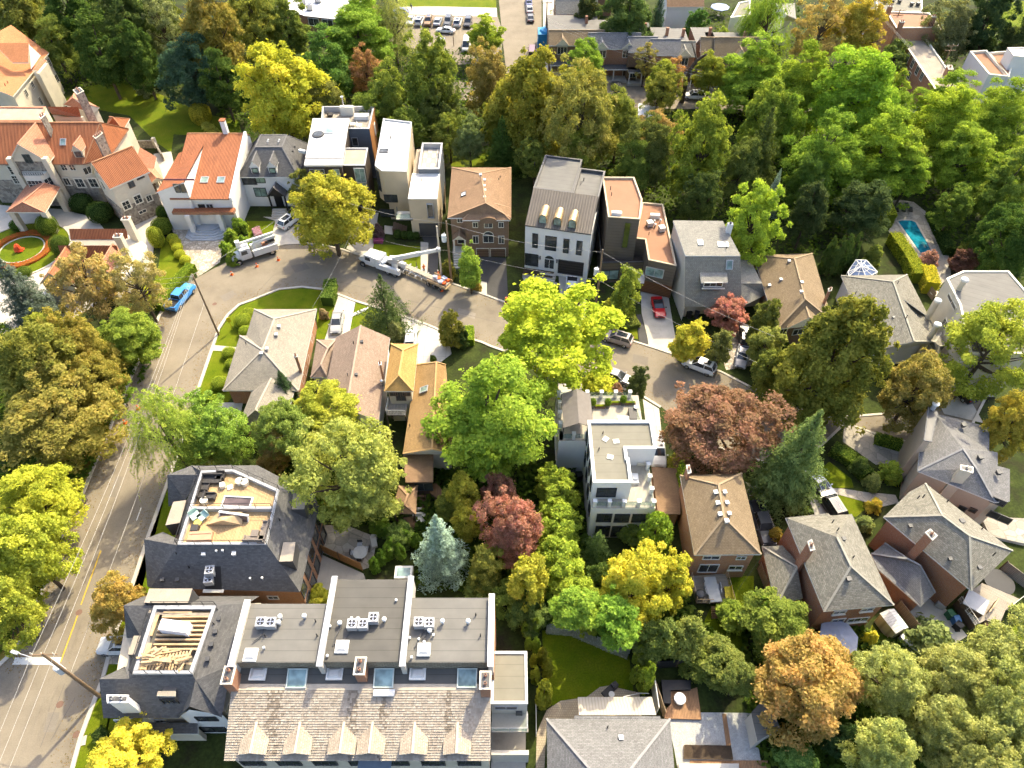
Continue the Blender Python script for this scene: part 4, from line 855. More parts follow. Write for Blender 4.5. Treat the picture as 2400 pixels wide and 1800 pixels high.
# ---- dark brown modern house with tower
B=house('dark brown panelled modern house with square tower and rust-brown roofs',q('C',850,700));zt=11.4
T=Q('C',zt,(608,158),(950,160),(1038,400),(1012,612),(672,588));flatroof(B,T,zt-.35,MEM_BR,.35,.2,STUCCO_B,BROWN_WALL)
zr_=7.0;R6=Q('C',zr_,(1040,432),(1262,452),(1408,1115),(1108,1052),(1070,832),(960,818));flatroof(B,R6,zr_-.3,MEM_BR,.3,.2,STUCCO_B,BROWN_WALL,2.9)
mb=MB();I=inset(R6,.6);mb.prism(I,0,2.95);mb.build('lower_wall',BROWN_WALL,B)
L5=Q('C',3.9,(540,560),(640,600),(1080,830),(1075,1085),(600,1095));flatroof(B,L5,3.6,WOOD_D,.5,.2,DGREY,BROWN_WALL)
A_,B_=xy(T[4]),xy(T[3]);win(B,A_,B_,'C',865,790,.8,4.6,frame=DGREY,glass=M_glass('painted_tree_reflection_glass',(.07,.085,.02),.08),mull=0,fw=.05)  # olive tone of reflected trees is put into the pane's base colour
A_,B_=xy(R6[3]),xy(R6[2]);win(B,A_,B_,'C',1170,1190,2.6,1.5,frame=LGREY,glass=GLASS_T,mull=1);g0,g1=I[0],I[0]
A_,B_=xy(L5[4]),xy(L5[3]);win(B,A_,B_,'C',680,1215,2.8,1.8,frame=BLACK,glass=GLASS_T,mull=1)
lo=sorted(I,key=lambda p:p.y)[:2];A_,B_=lo;m_=(A_+B_)/2;win_at(B,A_,B_,Vector((m_.x,m_.y,1.3)),4.6,2.2,BROWN,M_wave('cedar_garage_door',(.22,.10,.045),(.1,.045,.02),.3,'Y',.6),0,0,'garage_door')
slabpart(B,'entrance_canopy',Q('C',3.0,(985,1190),(1080,1190),(1058,1308),(990,1300)),2.9,3.0,LGREY)
units(B,zr_-.3,'C',[(1115,690),(1245,745)],.2);
for x,y in((1175,585),(760,560)):p=q('C',x,y,zr_ if x>900 else zt);boxpart(B,'condenser',(p.x,p.y,p.z-.3),1.5,.6,.7,WHITE,-.1)
vents(B,VENT_PIPE,lev(zr_),'C',[(1165,715),(1110,780)]);vents(B,VENT_PIPE,lev(zt),'C',[(695,290),(706,355)]);vents(B,VENT_CAP,lev(zr_-.3),'C',[(1165,660),(1175,700),(1230,650)])
# ---- brown brick house with twin garage
ze=7.5
tl,tr,fr,fl=q('01',1692,1447,ze),q('01',2207,1447,ze),q('11',2205,255,ze),q('11',1655,213,ze)
fl.y=(fl.y+fr.y)/2+.3;fr.y=fl.y;r1,r2=q('01',1945,1500,9.7),q('11',1985,95,9.7)
B=house('brown brick house with brown hipped roof and arched dormer',(tl+fr)/2)
roof(B,[tl,tr,fr,fl,r1,r2],[(0,1,4),(1,2,5,4),(2,3,5),(3,0,4,5)],SH_BROWN);P,_=walls(B,[tl,tr,fr,fl],ze-.1,BRICK_B,.45)
yf=fl.y+.45;A_,B_=Vector((fl.x,yf,0)),Vector((fr.x,yf,0))
bx0,bx1=on_wall(A_,B_,'11',1815,400).x,on_wall(A_,B_,'11',2180,400).x;yb=yf-.7
bay=[Vector((bx0,yb,0)),Vector((bx1,yb,0)),Vector((bx1,yf+.1,0)),Vector((bx0,yf+.1,0))];mb=MB();mb.prism(bay,0,ze-.12);mb.build('wall',BRICK_B,B)
ev=[Vector((bx0-.35,yb-.35,ze)),Vector((bx1+.35,yb-.35,ze)),Vector((bx1+.35,yf+2.2,ze)),Vector((bx0-.35,yf+2.2,ze))];m_=(bx0+bx1)/2
roof(B,ev+[Vector((m_-1.2,yb+2,ze+1.5)),Vector((m_+1.2,yb+2,ze+1.5))],[(0,1,5,4),(1,2,5),(0,4,3),(2,3,4,5)],SH_BROWN,name='bay_roof')
A_,B_=bay[0],bay[1];c=on_wall(A_,B_,'11',2008,240);mb=MB();N=10;r=1.35
prf=[(r*math.cos(math.pi*i/N),.75*math.sin(math.pi*i/N))for i in range(N+1)]
for i in range(N):a,b=prf[i],prf[i+1];z_=ze-.2;mb.face([(c.x+a[0],yb-.45,z_+a[1]),(c.x+b[0],yb-.45,z_+b[1]),(c.x+b[0],yb+2.2,z_+b[1]),(c.x+a[0],yb+2.2,z_+a[1])]);mb.face([(c.x+a[0],yb-.4,z_+a[1]),(c.x+b[0],yb-.4,z_+b[1]),(c.x+b[0],yb-.4,ze-.6),(c.x+a[0],yb-.4,ze-.6)],1)
mb.build('arched_dormer',[SH_BROWN,BRICK_B],B)
for x,y,w,h,k in((1895,283,.7,.9,{}),(2118,283,.7,.9,{}),(1898,410,.8,1.4,{}),(2120,412,.8,1.4,{}),(2008,405,1.6,1.3,dict(mull=1,arch=True))):win(B,A_,B_,'11',x,y,w,h,frame=CREAM,**k)
win(B,A_,B_,'11',2008,285,1.2,.9,frame=CREAM,mull=1,arch=True)
win(B,A_+Vector((0,.7,0)),B_+Vector((0,.7,0)),'11',1762,240,.8,.9,frame=CREAM)
GD=M_wave('brown_garage_panels',(.20,.12,.075),(.12,.07,.045),.55,'Y',.6)
win(B,A_,B_,'11',2092,530,2.4,2.0,frame=CREAM,glass=GD,mull=0,name='garage_door');win(B,A_,B_,'11',1960,530,2.0,2.0,frame=CREAM,glass=GD,mull=0,name='garage_door')
p=on_wall(A_+Vector((0,.7,0)),B_+Vector((0,.7,0)),'11',1765,440);px_=p.x
pr4=[Vector((px_-1.1,yf-1.5,3.9)),Vector((px_+1.1,yf-1.5,3.9)),Vector((px_+1.1,yf+.1,3.9)),Vector((px_-1.1,yf+.1,3.9))]
gable(B,pr4,[Vector((px_,yf-1.6,4.9)),Vector((px_,yf+.1,4.9))],SH_BROWN,CREAM,CREAM,.14,.15)
for sx in(-.9,.9):boxpart(B,'porch_column',(px_+sx,yf-1.3,1.6),.22,.22,2.25,CREAM)
slabpart(B,'porch',[Vector((px_-1.2,yf-1.7,0)),Vector((px_+1.2,yf-1.7,0)),Vector((px_+1.2,yf,0)),Vector((px_-1.2,yf,0))],0,1.6,CONC)
for i in range(6):boxpart(B,'step',(px_,yf-1.9-i*.36,0),2.0,.36,1.4-i*.23,CONC)
win(B,A_+Vector((0,.7,0)),B_+Vector((0,.7,0)),'11',1770,400,1.0,2.0,frame=CREAM,glass=BLACK,mull=0,name='door')
skylight(B,(tl,fl,r1),'11',1795,20,1.0,.8,WHITE,DGREY);vents(B,VENT_BOX,(tl,tr,r1),'01',[(1940,1515)]);vents(B,VENT_BOX,(tr,fr,r1),'01',[(1975,1562),(1972,1612),(1977,1650)]);vents(B,VENT_BOX,(tr,fr,r1),'11',[(1975,50)]);vents(B,VENT_PIPE,(tr,fr,r1),'01',[(2110,1540),(2098,1560)])
# ---- beige modern house, two blocks
B=house('beige modern house with white flat roofs and checkered roof terrace',q('11',1250,200));zt=9.9
T=Q('01',zt,(1100,1022),(1345,1052),(1302,1480),(1088,1476),(1028,1428),(1062,1240));flatroof(B,T,zt-.25,MEM_W,.25,.25,LGREY,STUCCO_B,3.6)
z2=7.6;xr=q('11',1562,57,z2).x;xl=q('11',1315,55,z2).x;yfr=q('11',1440,57,z2).y;ybk=q('01',1480,1240,z2+.8).y;ymd=q('01',1460,1500,z2).y
body=[Vector((xl,yfr,0)),Vector((xr,yfr,0)),Vector((xr,ybk,0)),Vector((xl,ybk,0))]
flatroof(B,[body[0],body[1],Vector((xr,ymd,0)),Vector((xl,ymd,0))],z2-.15,MEM_W,.15,.2,WHITE,STUCCO_B)
flatroof(B,[Vector((xl+1.1,ymd,0)),Vector((xr,ymd,0)),body[2],Vector((xl+1.1,ybk,0))],z2-.05,GRAV_R,1.0,.25,LGREY,BLUEGREY)
mb=MB();mb.prism([Vector((xl,ymd,0)),Vector((xl+1.08,ymd,0)),Vector((xl+1.08,ybk,0)),Vector((xl,ybk,0))],0,z2-.3,0,1);mb.build('wall',[STUCCO_B,GRAV_R],B)
pav=[flat('grey_paver',(.30,.28,.25)),flat('sand_paver',(.50,.44,.35))]
for i in range(4):
 for j in range(5):
  w=(xr-xl-1.1-.6)/4;h=(ybk-ymd-.6)/5;boxpart(B,'paver',(xl+1.4+w*(i+.5),ymd+.3+h*(j+.5),z2-.049),w-.04,h-.04,.06,pav[(i+j)%2])
lw=[xy(T[3])+Vector((-.3,-1.6,0)),xy(T[2])+Vector((.1,-1.6,0)),xy(T[2])+Vector((.1,5,0)),xy(T[3])+Vector((-.3,5,0))]
mb=MB();mb.prism([xy(T[3])+Vector((.2,.5,0)),xy(T[2])+Vector((.3,.5,0)),xy(T[1]),xy(T[0])+Vector((.5,0,0))],0,3.7);mb.build('lower_wall',STUCCO_B,B)
A_,B_=xy(T[3]),xy(T[2]);win(B,A_,B_,'11',1165,55,2.2,1.4,frame=BLACK,mull=0,fw=.05);win(B,A_+Vector((0,.5,0)),B_+Vector((0,.5,0)),'11',1135,180,2.4,1.5,frame=BLACK,mull=0,fw=.05)
win(B,xy(T[4]),xy(T[3]),'01',1062,1560,.9,3.8,frame=BLACK,mull=0,fw=.05)
A_,B_=body[0],body[1];win(B,A_,B_,'11',1508,160,.9,2.6,frame=LGREY,mull=0,dep=.3);win(B,A_,B_,'11',1495,325,3.0,2.4,frame=DGREY,glass=ASPH_DARK,mull=0,name='garage_door')
slabpart(B,'balcony',[Vector((xl-2.4,yfr-.3,0)),Vector((xl+.3,yfr-.3,0)),Vector((xl+.3,yfr+2,0)),Vector((xl-2.4,yfr+2,0))],3.5,3.75,DGREY,CREAM);rail(B,[Vector((xl-2.4,yfr+1.9,0)),Vector((xl-2.4,yfr-.2,0)),Vector((xl,yfr-.2,0))],3.75,1.0,DGREY,CLEAR)
for i in range(5):boxpart(B,'step',q('11',1260,330)+Vector((-1.2+i*.45,0,0)),.45,2.0,1.0-i*.2,BROWN)
skylight(B,lev(zt-.25),'01',1105,1305,1.4,1.0,GLASS,DGREY);vents(B,VENT_PIPE,lev(zt-.25),'01',[(1165,1200),(1160,1190)]);vents(B,VENT_PIPE,lev(z2),'01',[(1430,1560)])
# ---- dark modern house with white roof and orange side
B=house('charcoal modern house with sloped white roof and orange panelled side',q('01',700,1300));zw=10.4
Wt=[q('01',490,1022,zw+.5),q('01',806,1022,zw+.5),q('01',742,1427,zw),q('01',415,1427,zw)];roof(B,Wt,[(0,1,2,3)],MEM_W,.35,'white_roof',LGREY);walls(B,Wt,zw-.1,WOOD_D,.15)
zl=9.6;Lr=[q('01',768,1277,zl),q('01',966,1277,zl),q('01',940,1427,zl),q('01',744,1427,zl)];flatroof(B,Lr,zl-.2,GRAV_R,.2,.18,LGREY,WOOD_D)
zd=9.0;Tr=[q('01',572,918,zd+1),q('01',1022,916,zd+1),q('01',978,1110,zd+1),q('01',560,1108,zd+1)];flatroof(B,Tr,zd,WOOD_G,1.0,.25,LGREY,BLUEGREY)
ow=[xy(Tr[1]+Vector((.06,.3,0))),xy(Tr[2]+Vector((.06,-.05,0)))];mb=MB();mb.face([xy(ow[1],2.0),xy(ow[0],2.0),xy(ow[0],zd+1.02),xy(ow[1],zd+1.02)]);mb.build('orange_cladding',CORTEN,B)
p=on_wall(ow[1],ow[0],'01',1027,1115);win_at(B,ow[1],ow[0],p,1.0,2.0,WHITE,WHITE,0)
A_,B_=xy(Tr[3])+Vector((0,-.05,0)),xy(Tr[2])+Vector((0,-.05,0));win(B,A_,B_,'01',857,1225,.9,1.5,frame=LGREY,mull=0)
A_,B_=xy(Wt[3])+Vector((.1,.15,0)),xy(Lr[2])+Vector((0,-.04,0));B_.y=A_.y=min(A_.y,B_.y)
for x,y,w,h in((490,1480,.9,.7),(548,1480,1.5,.7),(700,1510,.9,2.0),(900,1515,1.6,2.6)):win(B,A_,B_,'01',x,y,w,h,frame=LGREY,glass=GLASS_T if x>650 else GLASS,mull=0 if w<1.2 else 1)
win(B,A_,B_,'01',925,1620,1.2,1.8,frame=LGREY,glass=GLASS_T,mull=0)
pl=(Wt[0],Wt[1],Wt[2]);skylight(B,pl,'01',632,1132,1.6,1.7,GLASS_T);p,Mx=plane_at(*pl,'01',537,1165);mb=MB();mb.cyl(p,p+Vector((0,0,.22)),1.05,1.0,24);s=mb.build('round_skylight',DGREY,B);mb=MB();mb.cyl(p+Vector((0,0,.2)),p+Vector((0,0,.26)),.85,.8,24);mb.build('pane',GLASS,s)
p,_=plane_at(*pl,'01',585,1367);boxpart(B,'roof_slot',(p.x,p.y,p.z-.05),6.4,.22,.09,BLACK);p=q('01',402,1300,8.6);boxpart(B,'side_fin',(p.x,p.y,8.2),1.4,.5,.5,WHITE,-.4)
p=q('01',785,945,zd+1);mb=MB();mb.box((p.x,p.y,zd),2.4,.8,1.6);mb.cyl((p.x-.5,p.y,zd+1.6),(p.x-.5,p.y,zd+3.2),.16,.16,10,1);mb.cyl((p.x-.5,p.y,zd+3.2),(p.x-.5,p.y,zd+3.45),.3,.3,10,1);mb.build('outdoor_fireplace',[CREAM,CHROME],B)
# ---- white house with black roof and twin peaked dormers
ze=6.2;zr=9.4
el,er,bk0,bk1=q('00',2050,1530,ze),q('01',380,1500,ze),q('00',2170,1165,8.2),q('01',440,1162,8.2);er.y=el.y
rl,rr=q('00',2150,1290,zr),q('01',300,1260,zr)
B=house('white house with charcoal roof, twin peaked dormers and black porch',(el+bk1)/2)
bk0.z=bk1.z=ze;bk0.y=bk1.y=rl.y+7;bk0.x=el.x;bk1.x=er.x;rl=Vector((el.x+3,el.y+4.2,zr));rr=Vector((er.x-3,el.y+4.2,zr));rl2=rl+Vector((0,4,0));rr2=rr+Vector((0,4,0))
roof(B,[el,er,bk1,bk0,rl,rr,rr2,rl2],[(0,1,5,4),(4,5,6,7),(1,2,6,5),(2,3,7,6),(3,0,4,7)],SH_DARK,name='roof',trim=WHITE);walls(B,[el,er,bk1,bk0],ze-.1,STUCCO_W,.4)
A_,B_=xy(el)+Vector((0,.4,0)),xy(er)+Vector((0,.4,0))
for x in(0,150):
 p,_=plane_at(el,er,rr,'01',x,1500);d4=[Vector((p.x-.85,p.y-.1,p.z+1.25)),Vector((p.x+.85,p.y-.1,p.z+1.25)),Vector((p.x+.85,p.y+2.4,p.z+1.25)),Vector((p.x-.85,p.y+2.4,p.z+1.25))]
 gable(B,d4,[Vector((p.x,p.y-.2,p.z+2.4)),Vector((p.x,p.y+3.4,p.z+2.4))],SH_DARK,STUCCO_W,WHITE,.1,.12)
 mb=MB();mb.prism(inset(d4,.15),p.z-.6,p.z+1.2);mb.build('dormer_wall',STUCCO_W,B);win_at(B,d4[0],d4[1],Vector((p.x,p.y+.04,p.z+.6)),.9,.8,BLACK,GLASS_G,0)
for x,y,w,h in((2105,1560,1.6,1.4),(2180,1560,1.2,1.4)):win(B,A_,B_,'00',x,y,w,h,frame=BLACK)
win(B,A_,B_,'01',30,1550,1.7,1.2,frame=BLACK,glass=GLASS_G);win(B,A_,B_,'01',40,1660,2.0,1.6,frame=BLACK,glass=GLASS_G)
p=on_wall(A_,B_,'01',180,1600);g4=[Vector((p.x-1.6,A_.y-1.8,3.2)),Vector((p.x+1.6,A_.y-1.8,3.2)),Vector((p.x+1.6,A_.y,3.2)),Vector((p.x-1.6,A_.y,3.2))]
gable(B,g4,[Vector((p.x,A_.y-1.9,5.0)),Vector((p.x,A_.y,5.0))],SH_DARK,BLACK,BLACK,.16,.15)
for sx in(-1.35,1.35):boxpart(B,'porch_post',(p.x+sx,A_.y-1.6,0),.25,.25,3.1,BLACK)
win(B,A_,B_,'11',200,80,1.2,2.2,frame=BLACK,glass=BLACK,mull=0,name='door')
for i in range(4):boxpart(B,'step',(p.x,A_.y-2.1-i*.5,0),2.4,.5,.8-i*.2,CONC)
vents(B,VENT_CAP,(rl,rr,rr2),'01',[(110,1225),(205,1225),(105,1240),(198,1240)],.8);vents(B,VENT_DARK,(er,bk1,rr),'01',[(335,1270),(318,1310),(316,1418)],.8)
# ---- white villa with orange pantiles
B=house('white villa with orange pantile roof and flagstone forecourt',q('00',1750,1500));ze=6.4;zr=10.2
tl,tr=q('00',1520,1152,zr),q('00',1990,1152,zr);el=q('10',1465,60,ze);er=q('10',1985,62,ze);er.y=el.y
tl.y=tr.y=(tl.y+tr.y)/2;w0,w1=el.x,er.x
roof(B,[Vector((w0,tl.y,zr)),Vector((w1,tl.y,zr)),Vector((w1,el.y,ze)),Vector((w0,el.y,ze)),Vector((w0,tl.y+2.5,8.6)),Vector((w1,tl.y+2.5,8.6))],[(0,1,2,3),(0,4,5,1)],TILE,.22,'roof',BRICK_R)
bod=[Vector((w0+.3,el.y+.5,0)),Vector((w1-.1,el.y+.5,0)),Vector((w1-.1,tl.y+2.3,0)),Vector((w0+.3,tl.y+2.3,0))];mb=MB();n4=len(bod)
for i in range(4):
 a,b=bod[i],bod[(i+1)%4]
 za=lambda p:(ze if p.y<tl.y-3 else 8.6)-.25
 if i in(1,3):ym=tl.y;mid=Vector((a.x,ym,zr-.25));mb.face([xy(a),xy(b),xy(b,za(b)),mid,xy(a,za(a))])
 else:mb.face([xy(a),xy(b),xy(b,za(b)),xy(a,za(a))])
mb.build('wall',STUCCO_W,B)
pw=[(Vector((w1-.05,el.y-.2,0)),Vector((w1+.35,el.y-.2,0)))];mb=MB()
mb.face([Vector((w1,el.y-.2,ze+.4)),Vector((w1+.4,el.y-.2,ze+.4)),Vector((w1+.4,tl.y,zr+.4)),Vector((w1,tl.y,zr+.4))]);mb.face([Vector((w1,el.y-.2,ze-.5)),Vector((w1+.4,el.y-.2,ze-.5)),Vector((w1+.4,el.y-.2,ze+.4)),Vector((w1,el.y-.2,ze+.4))])
mb.face([Vector((w1,el.y-.2,ze-.5)),Vector((w1,el.y-.2,ze+.4)),Vector((w1,tl.y,zr+.4)),Vector((w1,tl.y,zr-.8))]);mb.face([Vector((w1+.4,el.y-.2,ze-.5)),Vector((w1+.4,el.y-.2,ze+.4)),Vector((w1+.4,tl.y,zr+.4)),Vector((w1+.4,tl.y,zr-.8))]);mb.build('gable_parapet',STUCCO_W,B)
wx=q('00',1755,1240,9.2).x;hi0=q('00',1757,1238,9.5);hi1=q('00',1652,1472,9.5);lo0=q('00',1512,1375,7.6);lo1=q('00',1430,1528,7.6)
hi0.x=hi1.x=(hi0.x+hi1.x)/2;lo0.x=lo1.x=(lo0.x+lo1.x)/2;hi1.y=lo1.y=el.y+.1;hi0.y=lo0.y=max(hi0.y,lo0.y)
roof(B,[hi0,hi1,lo1,lo0],[(0,1,2,3)],TILE,.2,'wing_roof',STUCCO_W);mb=MB()
mb.face([hi0,hi1,xy(hi1,ze-.3),xy(hi0,ze)]);mb.face([xy(lo1,0)+Vector((.2,.1,0)),xy(hi1,0)+Vector((0,.1,0)),hi1+Vector((0,.1,-.2)),lo1+Vector((.2,.1,-.2))]);mb.face([xy(lo1)+Vector((.2,0,0)),xy(lo0)+Vector((.2,0,0)),lo0+Vector((.2,0,-.2)),lo1+Vector((.2,0,-.2))]);mb.build('wing_wall',STUCCO_W,B)
A_,B_=xy(lo1)+Vector((0,.1,0)),xy(hi1)+Vector((0,.1,0));wins(B,A_,B_,'00',[(1530,1625),(1582,1625)],.7,1.5,frame=DGREY,mull=0)
p=on_wall(A_,B_,'00',1550,1558);boxpart(B,'plum_band',(p.x,A_.y-.03,p.z),5.0,.06,.3,flat('plum_paint',(.20,.07,.09)))
slabpart(B,'front_canopy',[Vector((w0-.1,el.y-.9,0)),Vector((w1+.2,el.y-.9,0)),Vector((w1+.2,el.y+.4,0)),Vector((w0-.1,el.y+.4,0))],3.9,4.4,BRICK_R,TILE)
pl=(Vector((w0,tl.y,zr)),Vector((w1,tl.y,zr)),Vector((w1,el.y,ze)));skylight(B,pl,'00',1768,1555,1.2,1.2,GLASS_G);skylight(B,pl,'00',1910,1555,1.2,1.2,GLASS_T)
p=q('00',1920,1040,12.5);mb=MB();mb.box((p.x,p.y,8.5),.8,.8,4.0);mb.box((p.x,p.y,12.5),1.0,1.0,.15,m=1);mb.build('chimney',[STUCCO_W,TILE],B)
A_,B_=bod[0],bod[1];win(B,A_,B_,'10',1755,150,1.2,2.2,frame=WHITE,glass=BLACK,mull=0,name='door');win(B,A_,B_,'10',1820,140,1.0,1.6,frame=LGREY);win(B,A_,B_,'10',1600,150,2.4,2.2,frame=WHITE,glass=STUCCO_W,mull=0,name='garage_door')
p=on_wall(A_,B_,'10',1780,200);
for i in range(5):r=2.0+i*.42;slabpart(B,'step',[Vector((p.x-r,A_.y+.05,0)),Vector((p.x+r,A_.y+.05,0)),Vector((p.x+r*.9,A_.y-.9-i*.42,0)),Vector((p.x+r*.45,A_.y-1.7-i*.42,0)),Vector((p.x-r*.7,A_.y-1.7-i*.42,0)),Vector((p.x-r,A_.y-.9-i*.42,0))],0,1.0-i*.2+.001*i,M('grey_steps',(.42,.44,.46)))
boxpart(B,'porch_pier',(p.x-2.4,A_.y-1.4,0),.8,.8,3.9,STUCCO_W);boxpart(B,'porch_pier',(p.x+2.6,A_.y-.9,0),.8,.8,3.9,STUCCO_W)
# ---- mansion with clay tile roofs
B=house('large stone mansion with red clay tile roofs and porte-cochere',q('B',500,900),'mansion','mansion');ze,zr=8.0,12.4
e0,e1=q('B',-250,940,ze),q('B',905,940,ze);r0,r1=q('B',-150,492,zr),q('B',1080,495,zr);e1b=q('B',1000,965,ze)
yb=2*r0.y-e0.y;r1=Vector((r1.x,r0.y,zr));hipx=q('B',980,900,ze).x
roof(B,[Vector((e0.x,e0.y,ze)),Vector((e1.x,e0.y,ze)),r1,Vector((e0.x,r0.y,zr)),Vector((e1.x+3.5,e0.y+3,ze)),Vector((e1.x+3.5,yb,ze)),Vector((e0.x,yb,ze))],[(0,1,2,3),(1,4,2),(4,5,2),(5,6,3,2)],TILE,.25,'roof',BRICK_R)
mb=MB();foot=[Vector((e0.x,e0.y+.4,0)),Vector((e1.x,e0.y+.4,0)),Vector((e1.x+3.1,e0.y+3.2,0)),Vector((e1.x+3.1,yb-.4,0)),Vector((e0.x,yb-.4,0))];mb.prism(foot,4.6,ze-.2);mb.build('upper_wall',STUCCO_C,B);mb=MB();mb.prism(inset(foot,-.12),0,4.6);mb.build('lower_wall',STONE,B)
A_,B_=foot[0],foot[1];wins(B,A_,B_,'B',[(690,975),(780,975)],.9,1.2,frame=CREAM,mull=1,cross=1);A2,B2=A_+Vector((0,-.13,0)),B_+Vector((0,-.13,0))
wins(B,A2,B2,'B',[(725,1130)],.9,1.3,frame=CREAM,fw=.2);wins(B,A2,B2,'B',[(865,1145),(1010,1145)],1.3,1.6,frame=CREAM,fw=.22,cross=1);win(B,foot[1],foot[2],'B',945,1010,1.2,1.2,frame=CREAM)
wins(B,A2,B2,'B',[(150,1010),(190,1110)],1.5,1.5,frame=CREAM,fw=.15,cross=2,mull=2)
g0=Vector(q('B',378,492,zr));g1=q('B',203,722,zr);gr=q('B',545,905,8.9);gb=q('B',603,788,8.9);d=(g1-g0);d.z=0;gx=(g0.x+g1.x)/2;hw=abs(gr.x-gx);yfG=g1.y
gl4=[Vector((gx-hw,yfG,8.9)),Vector((gx+hw,yfG,8.9)),Vector((gx+hw,g0.y,8.9)),Vector((gx-hw,g0.y,8.9))];gable(B,gl4,[Vector((gx,yfG-.1,zr)),Vector((gx,g0.y,zr))],TILE_P,STUCCO_C,CREAM,.2,.3)
mb=MB();mb.prism([Vector((gx-hw+.4,yfG+.3,0)),Vector((gx+hw-.4,yfG+.3,0)),Vector((gx+hw-.4,e0.y+1,0)),Vector((gx-hw+.4,e0.y+1,0))],0,8.85);mb.build('bay_wall',STONE,B)
for s_ in(-1,1):boxpart(B,'quoin_pier',(gx+s_*(hw-.5),yfG+.2,0),.9,.9,9.7,STUCCO_C)
A_,B_=Vector((gx-3,yfG+.28,0)),Vector((gx+3,yfG+.28,0));win(B,A_,B_,'B',300,885,1.1,1.5,frame=DGREY)
bayp=[Vector((gx-2.3,yfG+.3,0)),Vector((gx-1.4,yfG-1.1,0)),Vector((gx+1.4,yfG-1.1,0)),Vector((gx+2.3,yfG+.3,0))];mb=MB();mb.prism(bayp,3.2,7.0);mb.build('bay_window',CREAM,B);A_,B_=bayp[1],bayp[2];win_at(B,A_,B_,Vector((gx,bayp[1].y,5.0)),2.5,2.2,CREAM,GLASS,3,2);win_at(B,bayp[2],bayp[3],(bayp[2]+bayp[3])/2+Vector((0,0,5)),1.2,2.2,CREAM,GLASS,1,2)
rail(B,[Vector((gx-2,yfG-.9,0)),Vector((gx+2,yfG-.9,0))],7.0,.5,BLACK,step=.4)
C4=Q('B',4.4,(290,1165),(650,1195),(490,1465),(65,1460));hip(B,C4,[q('B',480,1150,6.0),q('B',245,1350,6.0)],TILE_P,CREAM,'porch_roof')
for p in inset(C4,.6):boxpart(B,'porch_pier',(p.x,p.y,0),.9,.9,4.2,STUCCO_C)
wr0,wr1=q('B',985,928,11.4),q('B',1428,748,11.4);we0,we1=q('B',1210,1200,8.0),q('B',1590,1038,8.0);ax=(wr1-wr0).normalized();nr=Vector((-ax.y,ax.x,0));hwd=(xy(wr0)-xy(we0)).dot(nr)
L_=(wr1-wr0).length;s0=wr0;wv=[xy(s0-nr*hwd,8.0),xy(s0+ax*L_-nr*hwd,8.0),xy(s0+ax*L_+nr*hwd,8.0),xy(s0+nr*hwd,8.0)]
roof(B,wv+[wr0,wr1],[(0,1,5,4),(2,3,4,5)],TILE,.22,'wing_roof',CREAM);mb=MB();fw_=inset(wv,.35);mb.prism(fw_,3.8,7.8);mb.build('wing_upper_wall',STUCCO_C,B);mb=MB();mb.prism(inset(wv,.25),0,3.8);mb.build('wing_lower_wall',STONE,B)
mb=MB()
for a,b,k in((wv[0],wv[3],wr0),(wv[1],wv[2],wr1)):sg=ax*(.35 if k is wr0 else-.35);mb.face([a+sg,b+sg,k+sg-Vector((0,0,.2))])
mb.build('wing_gable',STUCCO_C,B)
A_,B_=xy(wv[0])+nr*.35,xy(wv[1])+nr*.35;win(B,A_,B_,'B',1415,1155,.9,1.2,frame=BROWN);win(B,A_,B_,'B',1515,1085,1.2,.4,frame=BROWN,mull=0);A2,B2=A_-nr*.1,B_-nr*.1
for x,y in((1365,1385),(1490,1320)):win(B,A2,B2,'B',x,y,1.1,1.4,frame=CREAM,fw=.2,cross=1)
win(B,A2,B2,'B',1610,1310,.8,1.0,frame=CREAM,fw=.18);win(B,A2,B2,'B',1540,1455,1.2,.5,frame=CREAM)
A3,B3=xy(wv[3])+ax*.35,xy(wv[0])+ax*.35;win(B,A3,B3,'B',1115,1170,.9,1.6,frame=CREAM,mull=0);win(B,A3,B3,'B',1050,1020,.8,1.0,frame=CREAM,mull=0)
t4=Q('B',7.6,(1130,565),(1330,572),(1402,450),(1180,430));ap=q('B',1222,436,9.6);roof(B,t4+[ap],[(0,1,4),(1,2,4),(2,3,4),(3,0,4)],TILE,.2,'tower_roof',CREAM);walls(B,t4,7.5,STUCCO_C,.3,name='tower_wall')
l4=Q('B',4.2,(1510,760),(1690,865),(1640,985),(1450,870));roof(B,[l4[0],l4[1],xy(l4[2],3.4),xy(l4[3],3.4)],[(0,1,2,3)],TILE_P,.2,'low_roof',CREAM);walls(B,l4,3.3,STUCCO_C,.2);l4=Q('B',3.4,(1570,985),(1670,985),(1768,1105),(1630,1150));hip(B,l4,[q('B',1640,1030,4.2),q('B',1690,1090,4.2)],TILE_P,CREAM,'low_roof')
for p in inset(l4,.3):boxpart(B,'porch_post',(p.x,p.y,0),.3,.3,3.3,BROWN)
flatroof(B,Q('B',10.4,(-250,318),(492,322),(440,470),(-250,470)),10.2,GRAV_R,.2,.3,RED_CH,STUCCO_C)
b0,b1=q('B',512,322,11.2),q('B',842,326,11.2);c0,c1=q('B',552,395,9.6),q('B',872,425,9.6);roof(B,[b0,b1,c1,c0],[(0,1,2,3)],TILE,.2,'back_roof',BRICK_R);walls(B,[b0,b1,c1,c0],9.4,STUCCO_C,.1)
k4=Q('B',8.6,(690,300),(800,180),(1070,330),(1000,390));hip(B,k4,[q('B',790,230,10.4),q('B',960,300,10.4)],TILE_P,CREAM,'rear_gable_roof');walls(B,k4,8.5,STUCCO_C,.3)
